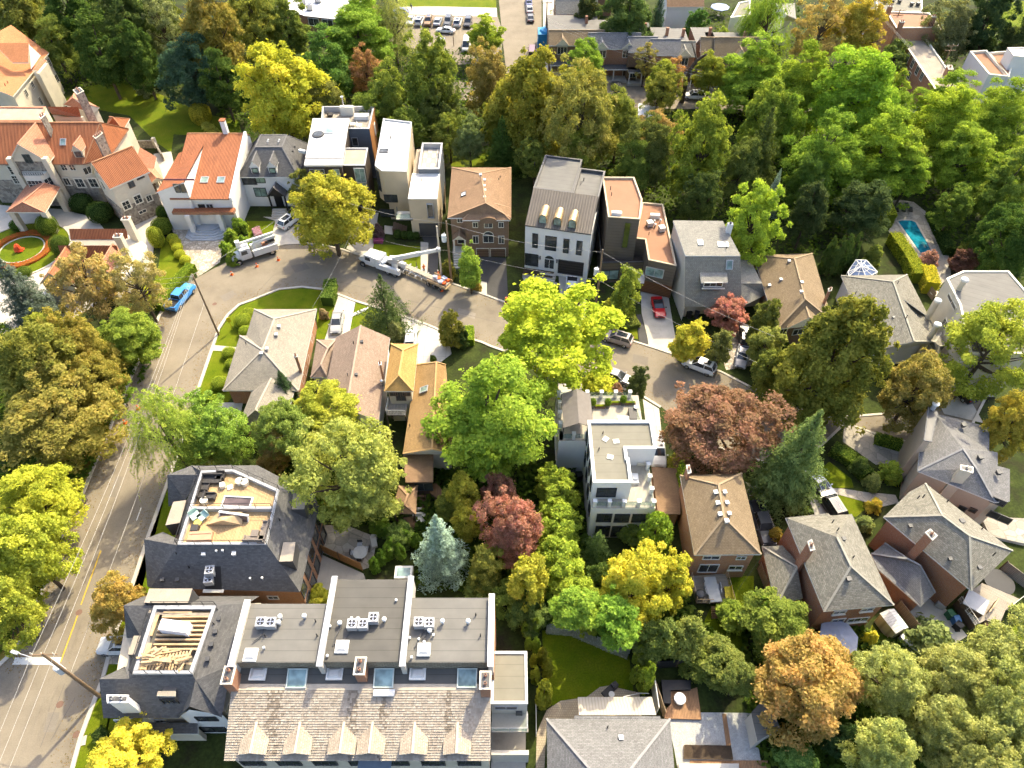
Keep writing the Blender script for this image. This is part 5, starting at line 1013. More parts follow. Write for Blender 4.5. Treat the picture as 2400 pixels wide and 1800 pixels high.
chimney(B,Q('B',15.5,(785,140),(860,110),(905,150),(830,190)),15.5,0,STONE,STUCCO_C,2);chimney(B,Q('B',14.4,(418,430),(470,395),(492,405),(440,448)),14.4,8,STONE,CREAM,2);chimney(B,Q('B',12.8,(1000,640),(1085,585),(1110,605),(1030,665)),12.8,3,STONE,STUCCO_C,4)
pl=(Vector((e0.x,e0.y,ze)),Vector((e1.x,e0.y,ze)),r1);skylight(B,pl,'B',682,705,.9,1.1,GLASS_T);p,_=plane_at(*pl,'B',865,880);d4=[Vector((p.x-.9,p.y,p.z+1.3)),Vector((p.x+.9,p.y,p.z+1.3)),Vector((p.x+.9,p.y+2.4,p.z+1.3)),Vector((p.x-.9,p.y+2.4,p.z+1.3))]
gable(B,d4,[Vector((p.x,p.y-.1,p.z+2.5)),Vector((p.x,p.y+3.0,p.z+2.5))],TILE_P,STUCCO_C,CREAM,.1,.1);mb=MB();mb.prism(inset(d4,.12),p.z-.5,p.z+1.25);mb.build('dormer_wall',STUCCO_C,B);win_at(B,d4[0],d4[1],Vector((p.x,p.y+.1,p.z+.7)),.9,.8,DGREY)
bw=Q('B',1.6,(1480,690),(1660,685),(1740,830));mb=MB()
for i in range(2):mb.beam(xy(bw[i],.8),xy(bw[i+1],.8),.3,1.6)
mb.build('terrace_wall',STONE,B);boxpart(B,'terrace_pier',(bw[1].x,bw[1].y,0),.6,.6,2.1,STUCCO_C)
# ---- coach house, top left
B=house('cream coach house with broad orange roof behind the mansion',q('00',200,600));ze,zr=8.4,12.0
V=[q('00',-120,740,ze),q('00',110,832,ze),q('00',272,625,ze),q('00',420,455,ze),q('00',255,290,zr),q('00',95,215,zr),q('00',-150,350,zr),q('00',0,400,zr)]
roof(B,[V[0],V[1],V[3],V[5],V[6]],[(0,1,2,3,4)],TILE_O,.25,'roof',CREAM)
P,_=walls(B,[V[0],V[1],V[3],xy(V[5])],ze-.2,STUCCO_C,.4)
A_,B_=xy(V[1])+Vector((-.4,.1,0)),xy(V[3])+Vector((-.4,.1,0))
for x,y,w,h in((225,805,.9,1.3),(280,735,.9,1.3),(425,540,1.0,1.5),(350,875,.8,1.6),(490,680,1.2,1.6)):win(B,A_,B_,'00',x,y,w,h,frame=CREAM)
g4=Q('00',9.0,(270,605),(345,470),(400,510),(330,610));bay=Q('00',9.2,(278,605),(350,520),(402,520),(325,610));slabpart(B,'stair_bay',bay,0,8.6,STUCCO_C);roof(B,Q('00',9.4,(278,608),(355,505))+Q('00',8.7,(405,520),(330,612)),[(0,1,2,3)],TILE_P,.15,'bay_roof',CREAM)
roof(B,[q('00',-60,372,12.6),q('00',248,372,12.6),q('00',248,540,10.4),q('00',110,540,10.4)],[(0,1,2,3)],TILE_O,.2,'dormer_roof',CREAM);mb=MB();a,b,c=q('00',250,385,12.4),q('00',268,600,9.0),q('00',352,480,9.6);mb.face([a,b,c]);mb.build('dormer_wall',STUCCO_W,B);vents(B,VENT_PIPE,(V[0],V[1],V[3]),'00',[(48,740),(70,718)])
# ---- gatehouse
B=house('gatehouse with red pantile slopes and tall pale chimneys',q('10',900,550),'gatehouse','gatehouse');ze=4.0
x0,x1=q('10',640,400,5).x,q('10',1110,400,5).x;yA,yB_,yC,yD=q('10',900,318,6.6).y,q('10',900,402,5.4).y,q('10',900,462,6.6).y,q('10',900,575,4.4).y
xe=q('10',1285,440,4.0).x;ys=q('10',1080,880,3.0).y
mb=MB();mb.prism([Vector((x0,yD,0)),Vector((x1,yD,0)),Vector((x1,yA,0)),Vector((x0,yA,0))],0,5.2,0,1);mb.build('wall',[STUCCO_C,GRAV_R],B)
for ya,yb2,za,zb in((yA,yB_,6.6,5.3),(yC,yD-.3,6.6,4.6)):roof(B,[Vector((x0-.2,ya,za)),Vector((x1+.2,ya,za)),Vector((x1+.2,yb2,zb)),Vector((x0-.2,yb2,zb))],[(0,1,2,3)],TILE,.2,'roof',BRICK_R)
roof(B,[Vector((x1,yA+.5,5.4)),Vector((xe,yA-1,4.2)),Vector((xe+.5,yC,4.2)),Vector((xe-1.5,ys,4.2)),Vector((x1+.5,ys,4.4)),Vector((x1,yC,5.4))],[(0,1,2,5),(5,2,3,4)],STUCCO_C,.3,'pale_side_roof',CREAM);mb=MB();mb.prism([Vector((x1+.1,yA,0)),Vector((xe-.1,yA-1.1,0)),Vector((xe+.3,yC,0)),Vector((xe-1.6,ys+.1,0)),Vector((x1+.4,ys+.1,0))],0,4.0);mb.build('side_wall',STUCCO_C,B)
for x,y,h in((1085,225,9.0),(1015,375,9.0)):p=q('10',x,y,h);chimney(B,[Vector((p.x-.6,p.y-.5,0)),Vector((p.x+.6,p.y-.5,0)),Vector((p.x+.6,p.y+.5,0)),Vector((p.x-.6,p.y+.5,0))],h,3,STUCCO_C,CREAM,2)
f4=Q('10',4.4,(560,820),(850,730),(830,860),(690,900));gable(B,[Vector((x0-1.5,ys+.8,4.2)),Vector((x0+3.6,ys+.8,4.2)),Vector((x0+3.6,yD+.4,4.2)),Vector((x0-1.5,yD+.4,4.2))],[Vector((x0+1,ys+.7,6.4)),Vector((x0+1,yD+.4,6.4))],TILE,STUCCO_C,CREAM);mb=MB();mb.prism([Vector((x0-1.2,ys+1.1,0)),Vector((x0+3.3,ys+1.1,0)),Vector((x0+3.3,yD,0)),Vector((x0-1.2,yD,0))],0,4.15);mb.build('front_wall',STUCCO_C,B)
p=q('10',930,700,4.5);gable(B,[Vector((p.x-1.2,p.y-1,5.2)),Vector((p.x+1.2,p.y-1,5.2)),Vector((p.x+1.2,yD+1,5.2)),Vector((p.x-1.2,yD+1,5.2))],[Vector((p.x,p.y-1.1,6.6)),Vector((p.x,yD+1,6.6))],TILE_P,STUCCO_C,CREAM);mb=MB();mb.prism([Vector((p.x-1,p.y-.8,0)),Vector((p.x+1,p.y-.8,0)),Vector((p.x+1,yD,0)),Vector((p.x-1,yD,0))],0,5.15);mb.build('dormer_wall',STONE,B);win_at(B,Vector((p.x-1,p.y-.82,0)),Vector((p.x+1,p.y-.82,0)),Vector((p.x,p.y-.82,4.0)),1.1,1.4,CREAM,GLASS,1,1)
# ---- slate mansard house with a stripped roof deck (lower left)
B=house('charcoal mansard house with a torn-up roof deck and white chimney',q('E',700,700));ze=5.6;zd=9.3
fl,fr=q('E',80,1238,ze),q('E',720,1236,ze);A1,A2=q('E',45,908,8.6),q('E',298,905,8.6);A3,A4=q('E',325,862,9.1),q('E',830,862,9.1);A5=q('E',860,915,8.6)
ys=[A1,A2];
deck=Q('E',zd,(325,862),(830,862),(1035,285),(508,285))
b0,b1=q('E',250,285,8.9),q('E',505,285,8.9)
mb=MB()
mb.face([fl,fr,A5,A4,A3,A2,A1]);
rr0,rr1=q('E',1170,785,8.2),q('E',1310,265,8.2);gb=q('E',1400,210,6.4)
mb.face([A4,A5,rr0,rr1,deck[2]]);mb.face([A5,q('E',1080,1235,6.4),rr0])
gx=q('E',808,1140,7.6);ge0,ge1=q('E',692,1225,5.7),q('E',1080,1230,5.9)
mb.face([A5,gx,ge1,q('E',1060,1090,7.0)]);mb.face([A5,fr,ge0,gx])
k0,k1,k2,k3=q('E',250,285,8.6),q('E',420,205,6.2),q('E',860,205,6.2),q('E',1400,205,6.4);mb.face([q('E',505,285,9.0),deck[2],rr1,k3,k2,k1,k0][::-1])
mb.build('roof',SH_DARK,B)
for f in mb.f:pass
mb=MB()
l0=q('E',275,590,5.6);mb.face([b0,q('E',278,560,5.8),q('E',400,560,7.4),b1]);mb.face([b1,q('E',300,700,5.8),A2,A3,deck[3]]);mb.face([A1,A2,q('E',262,800,6.4)]);mb.build('side_slope',SH_DARK,B)
slabpart(B,'box_dormer',Q('E',8.0,(338,540),(397,540),(345,700),(285,700)),5.8,8.0,DGREY,GRAV_R)
slabpart(B,'rear_dormer',Q('E',9.2,(468,142),(833,142),(798,262),(425,262)),6.0,9.2,DGREY,GRAV_R)
wl=[xy(q('E',90,1225,ze))+Vector((.2,.5,0)),xy(q('E',1100,1225,ze))+Vector((0,.5,0)),xy(q('E',1390,230,6.4)),xy(q('E',270,300,6))]
mb=MB();mb.prism(wl,0,ze-.15);mb.build('wall',STUCCO_C,B)
I=[xy(p)for p in deck];mb=MB();mb.face([xy(p,zd-.75)for p in inset(I,.3)]);mb.build('deck_well_floor',MEM_D,B)
mb=MB();J=inset(I,.34)
for i in range(4):
 a,b,c,d=I[i],I[(i+1)%4],J[(i+1)%4],J[i];mb.up([xy(a,zd),xy(b,zd),xy(c,zd),xy(d,zd)]);mb.face([xy(d,zd),xy(c,zd),xy(c,zd-.8),xy(d,zd-.8)]);mb.face([xy(a,zd),xy(b,zd),xy(b,zd-.4),xy(a,zd-.4)])
mb.build('deck_rim',LGREY,B)
rail(B,[I[3],I[0],I[1]],zd,.9,BLACK,step=1.1,r=.02);rail(B,[I[3],I[2]],zd,.9,BLACK,step=1.1,r=.02)
jy0,jy1=J[0].y,max(p.y for p in J);jx0=max(J[0].x,min(p.x for p in J));
def edge_x(y,side):
 P=[p for p in J];L=sorted(P,key=lambda p:p.x);lo,hi=(L[:2],L[2:]);E_=lo if side<0 else hi;E_=sorted(E_,key=lambda p:p.y)
 t=(y-E_[0].y)/(E_[1].y-E_[0].y);return E_[0].x+(E_[1].x-E_[0].x)*t
n=13
for i in range(n):
 y=jy0+(jy1-jy0)*(i+.5)/n
 if i<4:continue
 boxpart(B,'joist',((edge_x(y,-1)+edge_x(y,1))/2+.3,y,zd-.5),(edge_x(y,1)-edge_x(y,-1))-.7,.16,.3,WOOD_RAW)
for i in range(int((edge_x(jy0+1,1)-edge_x(jy0+1,-1)-1.0)/.3)):
 x=edge_x(jy0+1,-1)+.6+i*.3;boxpart(B,'deck_board',(x,jy0+1.05,zd-.36),.2,1.9,.05,WOOD_RAW)
for i in range(26):
 f_=rng.random();x,y=450+330*f_,650+130*rng.random();p=q('E',x,y,zd-.2);boxpart(B,'loose_board',(p.x,p.y,zd-.3+.03*i),rng.uniform(1.0,2.6),.18,.05,WOOD_RAW,rng.gauss(0.1,.35))
for i in range(7):p=q('E',560+62*i,345+8*(i%3),zd-.2);boxpart(B,'loose_board',(p.x,p.y,zd-.4+.02*i),2.4,.25,.08,flat('old_board',(.32,.265,.2)),rng.gauss(0,.08))
s4=Q('E',zd-.3,(430,540),(520,340),(560,340),(490,540));slabpart(B,'side_boarding',s4,zd-.45,zd-.33,WOOD_RAW);s4=Q('E',zd-.3,(365,825),(445,600),(490,600),(430,825));slabpart(B,'side_boarding',s4,zd-.46,zd-.34,WOOD_RAW)
c4=Q('E',zd+.6,(575,395),(812,425),(775,515),(540,485));tb=slabpart(B,'sheeted_stack',c4,zd-.55,zd+.6,flat('white_sheeting',(.80,.80,.82),.5));tb['label']='white sheet wrapped over a stack of boards'
c=Q('E',9.2,(108,1040),(292,1042),(288,1105),(112,1108));chimney(B,c,9.2,0,STUCCO_W,WHITE,2,CHROME)
w_=Q('E',8.2,(540,1010),(688,1010),(686,1052),(530,1050));slabpart(B,'dormer_roof',w_,8.05,8.2,CREAM,GRAV_R);p0,p1=q('E',572,1060,7.8),q('E',688,1060,7.8);boxpart(B,'dormer',((p0.x+p1.x)/2,p0.y+.8,6.3),p1.x-p0.x,1.9,1.75,DGREY);win_at(B,p0,p1,Vector(((p0.x+p1.x)/2,p0.y-.16,7.2)),1.3,1.2,BLACK,GLASS,2,1)
A_,B_=wl[0],wl[1];win(B,A_,B_,'E',240,1258,1.2,.6,frame=WHITE);win(B,A_,B_,'E',560,1258,1.2,.6,frame=WHITE)
gw=[xy(ge0)+Vector((.4,.1,0)),xy(ge1)+Vector((0,.1,0))];gw[1].y=gw[0].y;mb=MB();mb.face([xy(gw[0],0),xy(gw[1],0),xy(gw[1],5.8),xy(gx,7.5)*1.0,xy(gw[0],5.6)]if False else[xy(gw[0],0),xy(gw[1],0),xy(gw[1],5.8),Vector((gx.x,gw[0].y,7.4)),xy(gw[0],5.6)]);mb.build('gable_wall',STUCCO_W,B);win(B,gw[0],gw[1],'E',955,1240,1.8,1.0,frame=BLACK)
win(B,gw[0],gw[1],'E',1010,1330,2.4,1.3,frame=BLACK)
pr4=Q('E',3.3,(190,1275),(880,1275),(880,1370),(165,1370));slabpart(B,'porch_roof',pr4,3.1,3.3,WHITE,SH_DARK);mb=MB();mb.prism(inset(pr4,.25),0,3.09);mb.build('porch_wall',STUCCO_C,B)
pl=(A4,rr0,rr1);vents(B,VENT_DARK,pl,'E',[(1060,400),(1030,510),(998,618),(965,742)]);vents(B,VENT_PIPE,pl,'E',[(1018,445),(1050,330)])
# ---- second mansard house with sunny double roof deck
B=house('charcoal mansard house with two sunny timber roof decks',q('F',1000,700));ze,zd=6.2,10.0
D5=Q('F',zd,(655,160),(1005,145),(1500,365),(1365,955),(400,958));fl,fr=q('F',105,1420,ze),q('F',1720,1465,ze);br=q('F',1925,545,ze);brr=q('F',1880,420,6.6);tb,tb2=q('F',1260,95,8.8),q('F',545,98,8.8)
mb=MB();mb.face([fl,fr,D5[3],D5[4]]);mb.face([fr,br,D5[2],D5[3]]);mb.face([br,brr,tb,D5[1],D5[2]]);mb.face([tb,tb2,D5[0],D5[1]])
L1,L2=q('F',35,893,9.2),q('F',405,893,9.2);l3,l4=q('F',285,198,9.2),q('F',628,198,9.2);mb.face([D5[4],fl,q('F',70,1400,ze),L1,L2][::-1]);mb.face([l3,q('F',300,540,6.0),q('F',480,480,7.0),l4]);mb.face([D5[0],l4,q('F',490,480,7.2),L2,D5[4]]);mb.face([tb2,l3,l4,D5[0]]);mb.face([L1,q('F',240,815,7.0),L2]);mb.build('roof',SH_DARK,B)
wl=[xy(fl)+Vector((.4,.5,0)),xy(fr)+Vector((-.35,.5,0)),xy(br)+Vector((-.35,0,0)),xy(tb),xy(tb2)]
mb=MB();mb.prism(wl,0,ze-.1);mb.build('wall',BRICK_O,B)
slabpart(B,'box_dormer',Q('F',8.4,(350,490),(490,470),(425,715),(265,742)),6.2,8.4,DGREY,GRAV_R);slabpart(B,'box_dormer',Q('F',8.9,(1645,380),(1790,378),(1765,570),(1630,570)),6.3,8.9,DGREY,GRAV_R);slabpart(B,'box_dormer',Q('F',8.9,(1540,925),(1672,925),(1640,1130),(1495,1135)),6.3,8.9,DGREY,GRAV_R)
I=inset(D5,.28);ym=q('F',900,565,zd).y
lo=[p for p in I];
def cut(P,y,keep):
 out=[]
 for i in range(len(P)):
  a,b=P[i],P[(i+1)%len(P)];ia,ib=(a.y>y)==keep,(b.y>y)==keep
  if ia:out.append(a)
  if ia!=ib:t=(y-a.y)/(b.y-a.y);out.append(a.lerp(b,t))
 return out
for kp in(True,False):
 Pk=cut([xy(p)for p in I],ym,kp);mb=MB();mb.uvdir=Vector((1,0,0));mb.up([xy(p,zd-.35)for p in Pk]);mb.build('roof_deck',WOOD_P,B)
mb=MB();I2=[xy(p)for p in I];O2=[xy(p)for p in inset(D5,0)]
for i in range(len(I2)):
 k=(i+1)%len(I2);mb.up([xy(O2[i],zd+.15),xy(O2[k],zd+.15),xy(I2[k],zd+.15),xy(I2[i],zd+.15)]);mb.face([xy(I2[i],zd-.36),xy(I2[k],zd-.36),xy(I2[k],zd+.15),xy(I2[i],zd+.15)]);mb.face([xy(O2[i],zd-.1),xy(O2[k],zd-.1),xy(O2[k],zd+.15),xy(O2[i],zd+.15)])
mb.build('deck_upstand',LGREY,B);M_=sorted(cut([xy(p)for p in I],ym,True),key=lambda p:p.y)[:2];mb=MB();mb.beam(xy(M_[0],zd-.05),xy(M_[1],zd-.05),.3,.6);mb.build('dividing_wall',LGREY,B)
rail(B,[xy(p)for p in D5],zd+.15,.85,BLACK,step=1.6,r=.02,close=True);rail(B,M_,zd+.25,.8,BLACK,step=1.6,r=.02)
PURP=M_glass('bronze_glass',(.12,.085,.08),.12);skylight(B,lev(zd-.34),'F',1050,505,3.0,1.15,PURP,WHITE,.4,rz=-.06);skylight(B,(Vector(q('F',1000,650,zd)),Vector(q('F',1130,660,zd)),Vector(q('F',1000,600,zd+.6))),'F',1015,655,3.0,1.2,PURP,WHITE,.25,rz=-.08)
w5=[q('F',705,738,zd-.3),q('F',1095,738,zd-.3),q('F',880,690,zd+.8),q('F',830,590,zd-.3),q('F',1100,600,zd+.3)];mb=MB();mb.face([w5[0],w5[1],w5[2]]);mb.face([w5[0],w5[2],w5[3]]);mb.face([w5[2],w5[1],w5[4],w5[3]]);mb.build('stair_hatch',WOOD_RAW,B)
pl=(fl,fr,D5[3]);vents(B,VENT_DARK,pl,'F',[(238,1335),(400,1335)]);vents(B,VENT_BOX,pl,'F',[(685,1058),(1012,1055)]);vents(B,VENT_CAP,pl,'F',[(825,1035),(893,1030),(1190,1330),(1318,1325)],.7);vents(B,VENT_PIPE,pl,'F',[(525,1205),(395,1062)]);vents(B,VENT_PIPE,(fr,br,D5[2]),'F',[(1505,695)])
p=[plane_at(*pl,'F',x,y)[0]for x,y in((692,1190),(865,1190),(878,1445),(700,1448))];mb=MB();zb=min(v.z for v in p)-.05;zt_=max(v.z for v in p)
q4=[p[3],p[2],p[1],p[0]];up2=Vector((0,0,.06));mb.face([v+up2 for v in q4]);w_=mb.build('equipment_well',BLACK,B)
for x,y in((760,1250),(748,1345)):pp,_=plane_at(*pl,'F',x,y);place(AC_UNIT,'condenser',B,pp-Vector((0,0,.25)),.1)
boxpart(B,'well_sill',(p[2].lerp(p[3],.5))-Vector((0,.1,0)),2.1,.35,.12,CREAM)
A_,B_=wl[1],wl[2]
for t in(.08,.3,.52,.74,.92):
 for z_ in(1.4,4.3):pp=A_.lerp(B_,t);win_at(B,A_,B_,Vector((pp.x+.01,pp.y,z_)),1.2,2.0,DGREY,GLASS,0)
A_,B_=wl[0],wl[1];win(B,A_,B_,'F',1430,1520,1.0,.6,frame=WHITE)
# ---- the long row with cedar roof
B=house('long row house with weathered cedar roof, dormers and dark flat roofs',q('31',1000,1200),'row_house','row house');ze,zt,zu=6.2,8.6,10.5
x0,x1=q('30',1938,1590,ze).x,q('31',2024,1590,ze).x;ye=q('31',1000,1592,ze).y;yt=q('31',1000,985,zt).y;yw=q('31',1000,800,zt+.35).y
W_=x1-x0;S0,S1=Vector((0,ye,ze)),Vector((0,yt,zt));sl=(S1-S0);slen=sl.length;sd=sl/slen;sn=Vector((0,-sd.z,sd.y))
roof(B,[Vector((x0,ye,ze)),Vector((x1,ye,ze)),Vector((x1,yt,zt)),Vector((x0,yt,zt))],[(0,1,2,3)],CEDAR,.2,'roof',WHITE)
cols=[M('cedar_a',(.40,.34,.265),.9,.12,1.5),M('cedar_b',(.365,.305,.235),.9,.15,1.5),M('cedar_c',(.32,.265,.2),.9,.15,1.5),M('cedar_d',(.43,.37,.29),.9,.12,1.5)]
nrow=27;rh=slen/nrow;mb=MB();dark=M('cedar_moss',(.235,.19,.14),.95,.2,2.0)
streaks=[(q('31',x,1200,7.5).x,w)for x,w in((165,.75),(835,.5),(1098,.35),(1660,.3))]
for r_ in range(nrow):
 x=x0-rng.random()*.2;base=S0+sd*(rh*r_-.02)
 while x<x1-.02:
  w=rng.uniform(.13,.26);xa,xb=max(x,x0),min(x+w-.012,x1);k=rng.choice((0,0,1,1,1,2,3));xm_=(xa+xb)/2
  for sx,sw in streaks:
   if abs(xm_-sx)<sw*(.6+.5*rng.random())and rng.random()<.7*min(1,.3+r_/nrow):k=4
  if k==2 and r_<4:k=1
  th=.075+rng.random()*.03;a=Vector((xa,base.y,base.z));b=Vector((xb,base.y,base.z));u=sd*(rh+.03)
  t0=sn*th;t1=sn*.008
  mb.face([a+t0,b+t0,b+u+t1,a+u+t1],k);mb.face([a,b,b+t0,a+t0],k);x+=w
sg=mb.build('shingles',cols+[dark],B);sg['kind']='stuff'
mb=MB();mb.box(((x0+x1)/2,yt+.25,zt-.05),W_,.55,.1);mb.build('ridge_board',cols[3],B);mb=MB();mb.box(((x0+x1)/2,yt-.55,zt-.55),W_,.16,.1);mb.build('gutter_strip',LGREY,B)
mb=MB();mb.prism([Vector((x0+.2,ye+.5,0)),Vector((x1-.2,ye+.5,0)),Vector((x1-.2,yw+5,0)),Vector((x0+.2,yw+5,0))],0,ze-.1);mb.build('wall',STUCCO_C,B)
lo_pl=(Vector((x0,yt+.5,zt)),Vector((x1,yt+.5,zt)),Vector((x0,yw,zt+.35)))
mb=MB();mb.uvdir=Vector((1,0,0));mb.face([lo_pl[0],lo_pl[1],Vector((x1,yw,zt+.35)),lo_pl[2]]);mb.build('lower_flat_roof',MEM_D,B)
xs=[q('30',2015,770,zu).x,q('31',560,775,zu).x,q('31',1272,775,zu).x,x1];ybs=[q('31',300,240,zu).y,q('31',1000,35,zu).y,q('31',1650,188,zu).y];mats=(MEM_G,MEM_D,MEM_G);STN=M_brick('stained_stone',(.30,.27,.20),(.22,.19,.14),(.1,.09,.07),.5,.3,.02)
for i in range(3):
 mb=MB();mb.uvdir=Vector((1,0,0));zz=zu+(.12 if i==1 else 0);a,b=xs[i],xs[i+1];mb.face([(a,yw,zz),(b,yw,zz),(b,ybs[i],zz),(a,ybs[i],zz)]);mb.build('upper_flat_roof',mats[i],B)
 mb=MB();mb.face([(a,yw+.02,zt),(b,yw+.02,zt),(b,yw+.02,zz),(a,yw+.02,zz)]);mb.face([(a,ybs[i],0),(b,ybs[i],0),(b,ybs[i],zz),(a,ybs[i],zz)]);mb.face([(b,yw,0),(b,ybs[i],0),(b,ybs[i],zz),(b,yw,zz)]);mb.face([(a,yw,0),(a,ybs[i],0),(a,ybs[i],zz),(a,yw,zz)]);mb.build('upper_wall',[STN if i<3 else BRICK_O],B)
for i,yb_ in((0,ybs[0]),(1,ybs[1]),(2,ybs[1]),(3,ybs[2])):
 mb=MB();mb.box((xs[i],(yw+yb_)/2-.2,zt),.42,yb_-yw+.5,zu-zt+.5);pw=mb.build('party_wall',STUCCO_G if i<3 else WHITE,B);mb=MB();mb.box((xs[i],(yw+yb_)/2-.2,zu+.5),.56,yb_-yw+.7,.1);mb.build('coping',LGREY if i not in(0,3)else WHITE,pw)
units(B,zu,'31',[(60,425),(145,427)],.03);units(B,zu+.12,'31',[(842,440),(935,440),(1025,385)],.02);units(B,zu,'31',[(1413,425),(1503,430)],.02)
vents(B,VENT_CAP,lev(zu),'31',[(220,370),(210,420),(428,365),(733,425),(888,395),(1115,395),(1615,410),(1835,410),(1505,490)],1.2);vents(B,VENT_CAP,lev(zu),'31',[(830,375),(645,445),(622,700),(1330,545),(1215,220),(1348,712),(1535,520),(75,630),(1410,555),(1455,580)],.7);vents(B,VENT_PIPE,lev(zu),'31',[(518,395),(530,520),(1900,340),(1940,520),(80,525)])
for pts in(((75,440),(40,520),(-30,570)),((740,430),(690,520),(665,605)),((800,505),(750,560),(670,590)),((1440,470),(1400,560),(1375,610)),((1480,475),(1440,540))):
 mb=MB();PP=[q('31',x,y,zu+.2)for x,y in pts]
 for i in range(len(PP)-1):mb.cyl(PP[i],PP[i+1],.06,.06,6)
 mb.build('refrigerant_line',DGREY,B)
for x,y in((745,615),(1452,640)):dome_light(B,zu+.1,'31',x,y,.95)
dome_light(B,zu,'30',2168,685,.95)
for x,y in((20,848),(682,845),(1398,845)):dome_light(B,zt+.25,'31',x,y,1.25,.9)
for x,y in((358,885),(1107,882),(1825,882)):skylight(B,lo_pl,'31',x,y,1.7,1.55,GLASS_T,M('pale_green_frame',(.55,.6,.54)),.3)
p=q('31',1108,1012,zt);boxpart(B,'roof_hatch',(p.x,p.y,zt-.1),1.9,.55,.28,WHITE)
for f_,x,y in(('31',898,775),('31',1982,898),('30',1970,855)):
 pc=q(f_,x,y,zt+2.2);hx,hy=(.5,.78);c=[Vector((pc.x-hx,pc.y-hy,0)),Vector((pc.x+hx,pc.y-hy,0)),Vector((pc.x+hx,pc.y+hy,0)),Vector((pc.x-hx,pc.y+hy,0))];chimney(B,c,zt+2.2,zt-.6,BRICK_R,CREAM,2)
DS=M_shingle('pale_cedar_shingles',(.52,.43,.33),(.42,.34,.255),.25,.2,.015)
mb=MB();zrd=7.5;zed=7.0
yfd=q('31',1000,1532,zrd).y;hwd=1.22
for x in(5,380,758,1005,1370,1740):
 cx=q('31',x+5,1400,6.5).x;t=(zrd-ze)/(zt-ze);yr=ye+(yt-ye)*t+.1;te=(zed-ze)/(zt-ze);yee=ye+(yt-ye)*te+.1
 roof(B,[Vector((cx,yfd,zrd)),Vector((cx,yr+.1,zrd)),Vector((cx-hwd,yee,zed)),Vector((cx-hwd,yfd,zed)),Vector((cx+hwd,yee,zed)),Vector((cx+hwd,yfd,zed))],[(0,1,2,3),(0,5,4,1)],DS,.1,'dormer_roof',CREAM)
 mb=MB();mb.beam(Vector((cx,yfd,zrd+.03)),Vector((cx,yr+.05,zrd+.03)),.22,.06);mb.build('ridge_cap',cols[3],B)
 mb=MB();w=1.0;mb.face([(cx-w,yfd+.25,ze-.9),(cx+w,yfd+.25,ze-.9),(cx+w,yfd+.25,zed),(cx,yfd+.25,zrd-.12),(cx-w,yfd+.25,zed)])
 for s_ in(-1,1):mb.face([(cx+s_*w,yfd+.25,ze-.2),(cx+s_*w,yee+.6,ze+.2),(cx+s_*w,yee+.6,zed),(cx+s_*w,yfd+.25,zed)])
 mb.build('dormer_wall',CREAM,B);win_at(B,Vector((cx-1,yfd+.25,0)),Vector((cx+1,yfd+.25,0)),Vector((cx,yfd+.25,6.6)),1.3,.9,DGREY,GLASS,1)
A_,B_=Vector((x0,ye+.5,0)),Vector((x1,ye+.5,0))
for i in range(7):win_at(B,A_,B_,Vector((x0+1.6+i*3.3,ye+.5,3.2)),2.0,1.4,DGREY,GLASS,2)
p=q('31',1025,1640,4.2);slabpart(B,'blue_awning',[Vector((p.x-1.5,ye-1.2,0)),Vector((p.x+1.5,ye-1.2,0)),Vector((p.x+1.5,ye+.4,0)),Vector((p.x-1.5,ye+.4,0))],4.2,4.3,flat('slate_blue_canvas',(.16,.2,.25)))
mb=MB();mb.prism([Vector((xs[3]-.1,yw-.2,0)),Vector((xs[3]+.25,yw-.2,0)),Vector((xs[3]+.25,ybs[2],0)),Vector((xs[3]-.1,ybs[2],0))],0,zt);mb.build('end_wall',BRICK_O,B)
# ---- grey flat-roofed neighbour with balcony
B=house('grey flat-roofed block with recessed balcony beside the cypress row',q('32',0,900));zf=6.6
a,b=q('31',2040,652,zf),q('32',133,1100,zf);flatroof(B,[Vector((a.x,b.y,0)),Vector((b.x,b.y,0)),Vector((b.x,a.y,0)),Vector((a.x,a.y,0))],zf-.15,MEM_L,.15,.2,WHITE,STUCCO_G)
A_,B_=Vector((a.x,b.y,0)),Vector((b.x,b.y,0));win(B,A_,B_,'31',2160,1135,2.0,.8,frame=LGREY);win(B,A_,B_,'31',2120,1230,2.2,1.4,frame=DGREY,name='balcony_door')
slabpart(B,'balcony',[Vector((a.x,b.y-1.6,0)),Vector((b.x+.1,b.y-1.6,0)),Vector((b.x+.1,b.y-.01,0)),Vector((a.x,b.y-.01,0))],3.3,3.5,CONC);rail(B,[Vector((a.x,b.y-1.55,0)),Vector((b.x,b.y-1.55,0)),Vector((b.x,b.y-.1,0))],3.5,1.0,LGREY,CLEAR);p=q('32',60,1175,3.6);boxpart(B,'heat_pump',(p.x,p.y,3.5),.6,.6,.9,DGREY)
mb=MB();mb.prism([Vector((a.x,b.y-3.4,0)),Vector((b.x+.15,b.y-3.4,0)),Vector((b.x+.15,b.y-3.0,0)),Vector((a.x,b.y-3.0,0))],0,2.8);mb.build('ramp_wall',CONC_L,B)
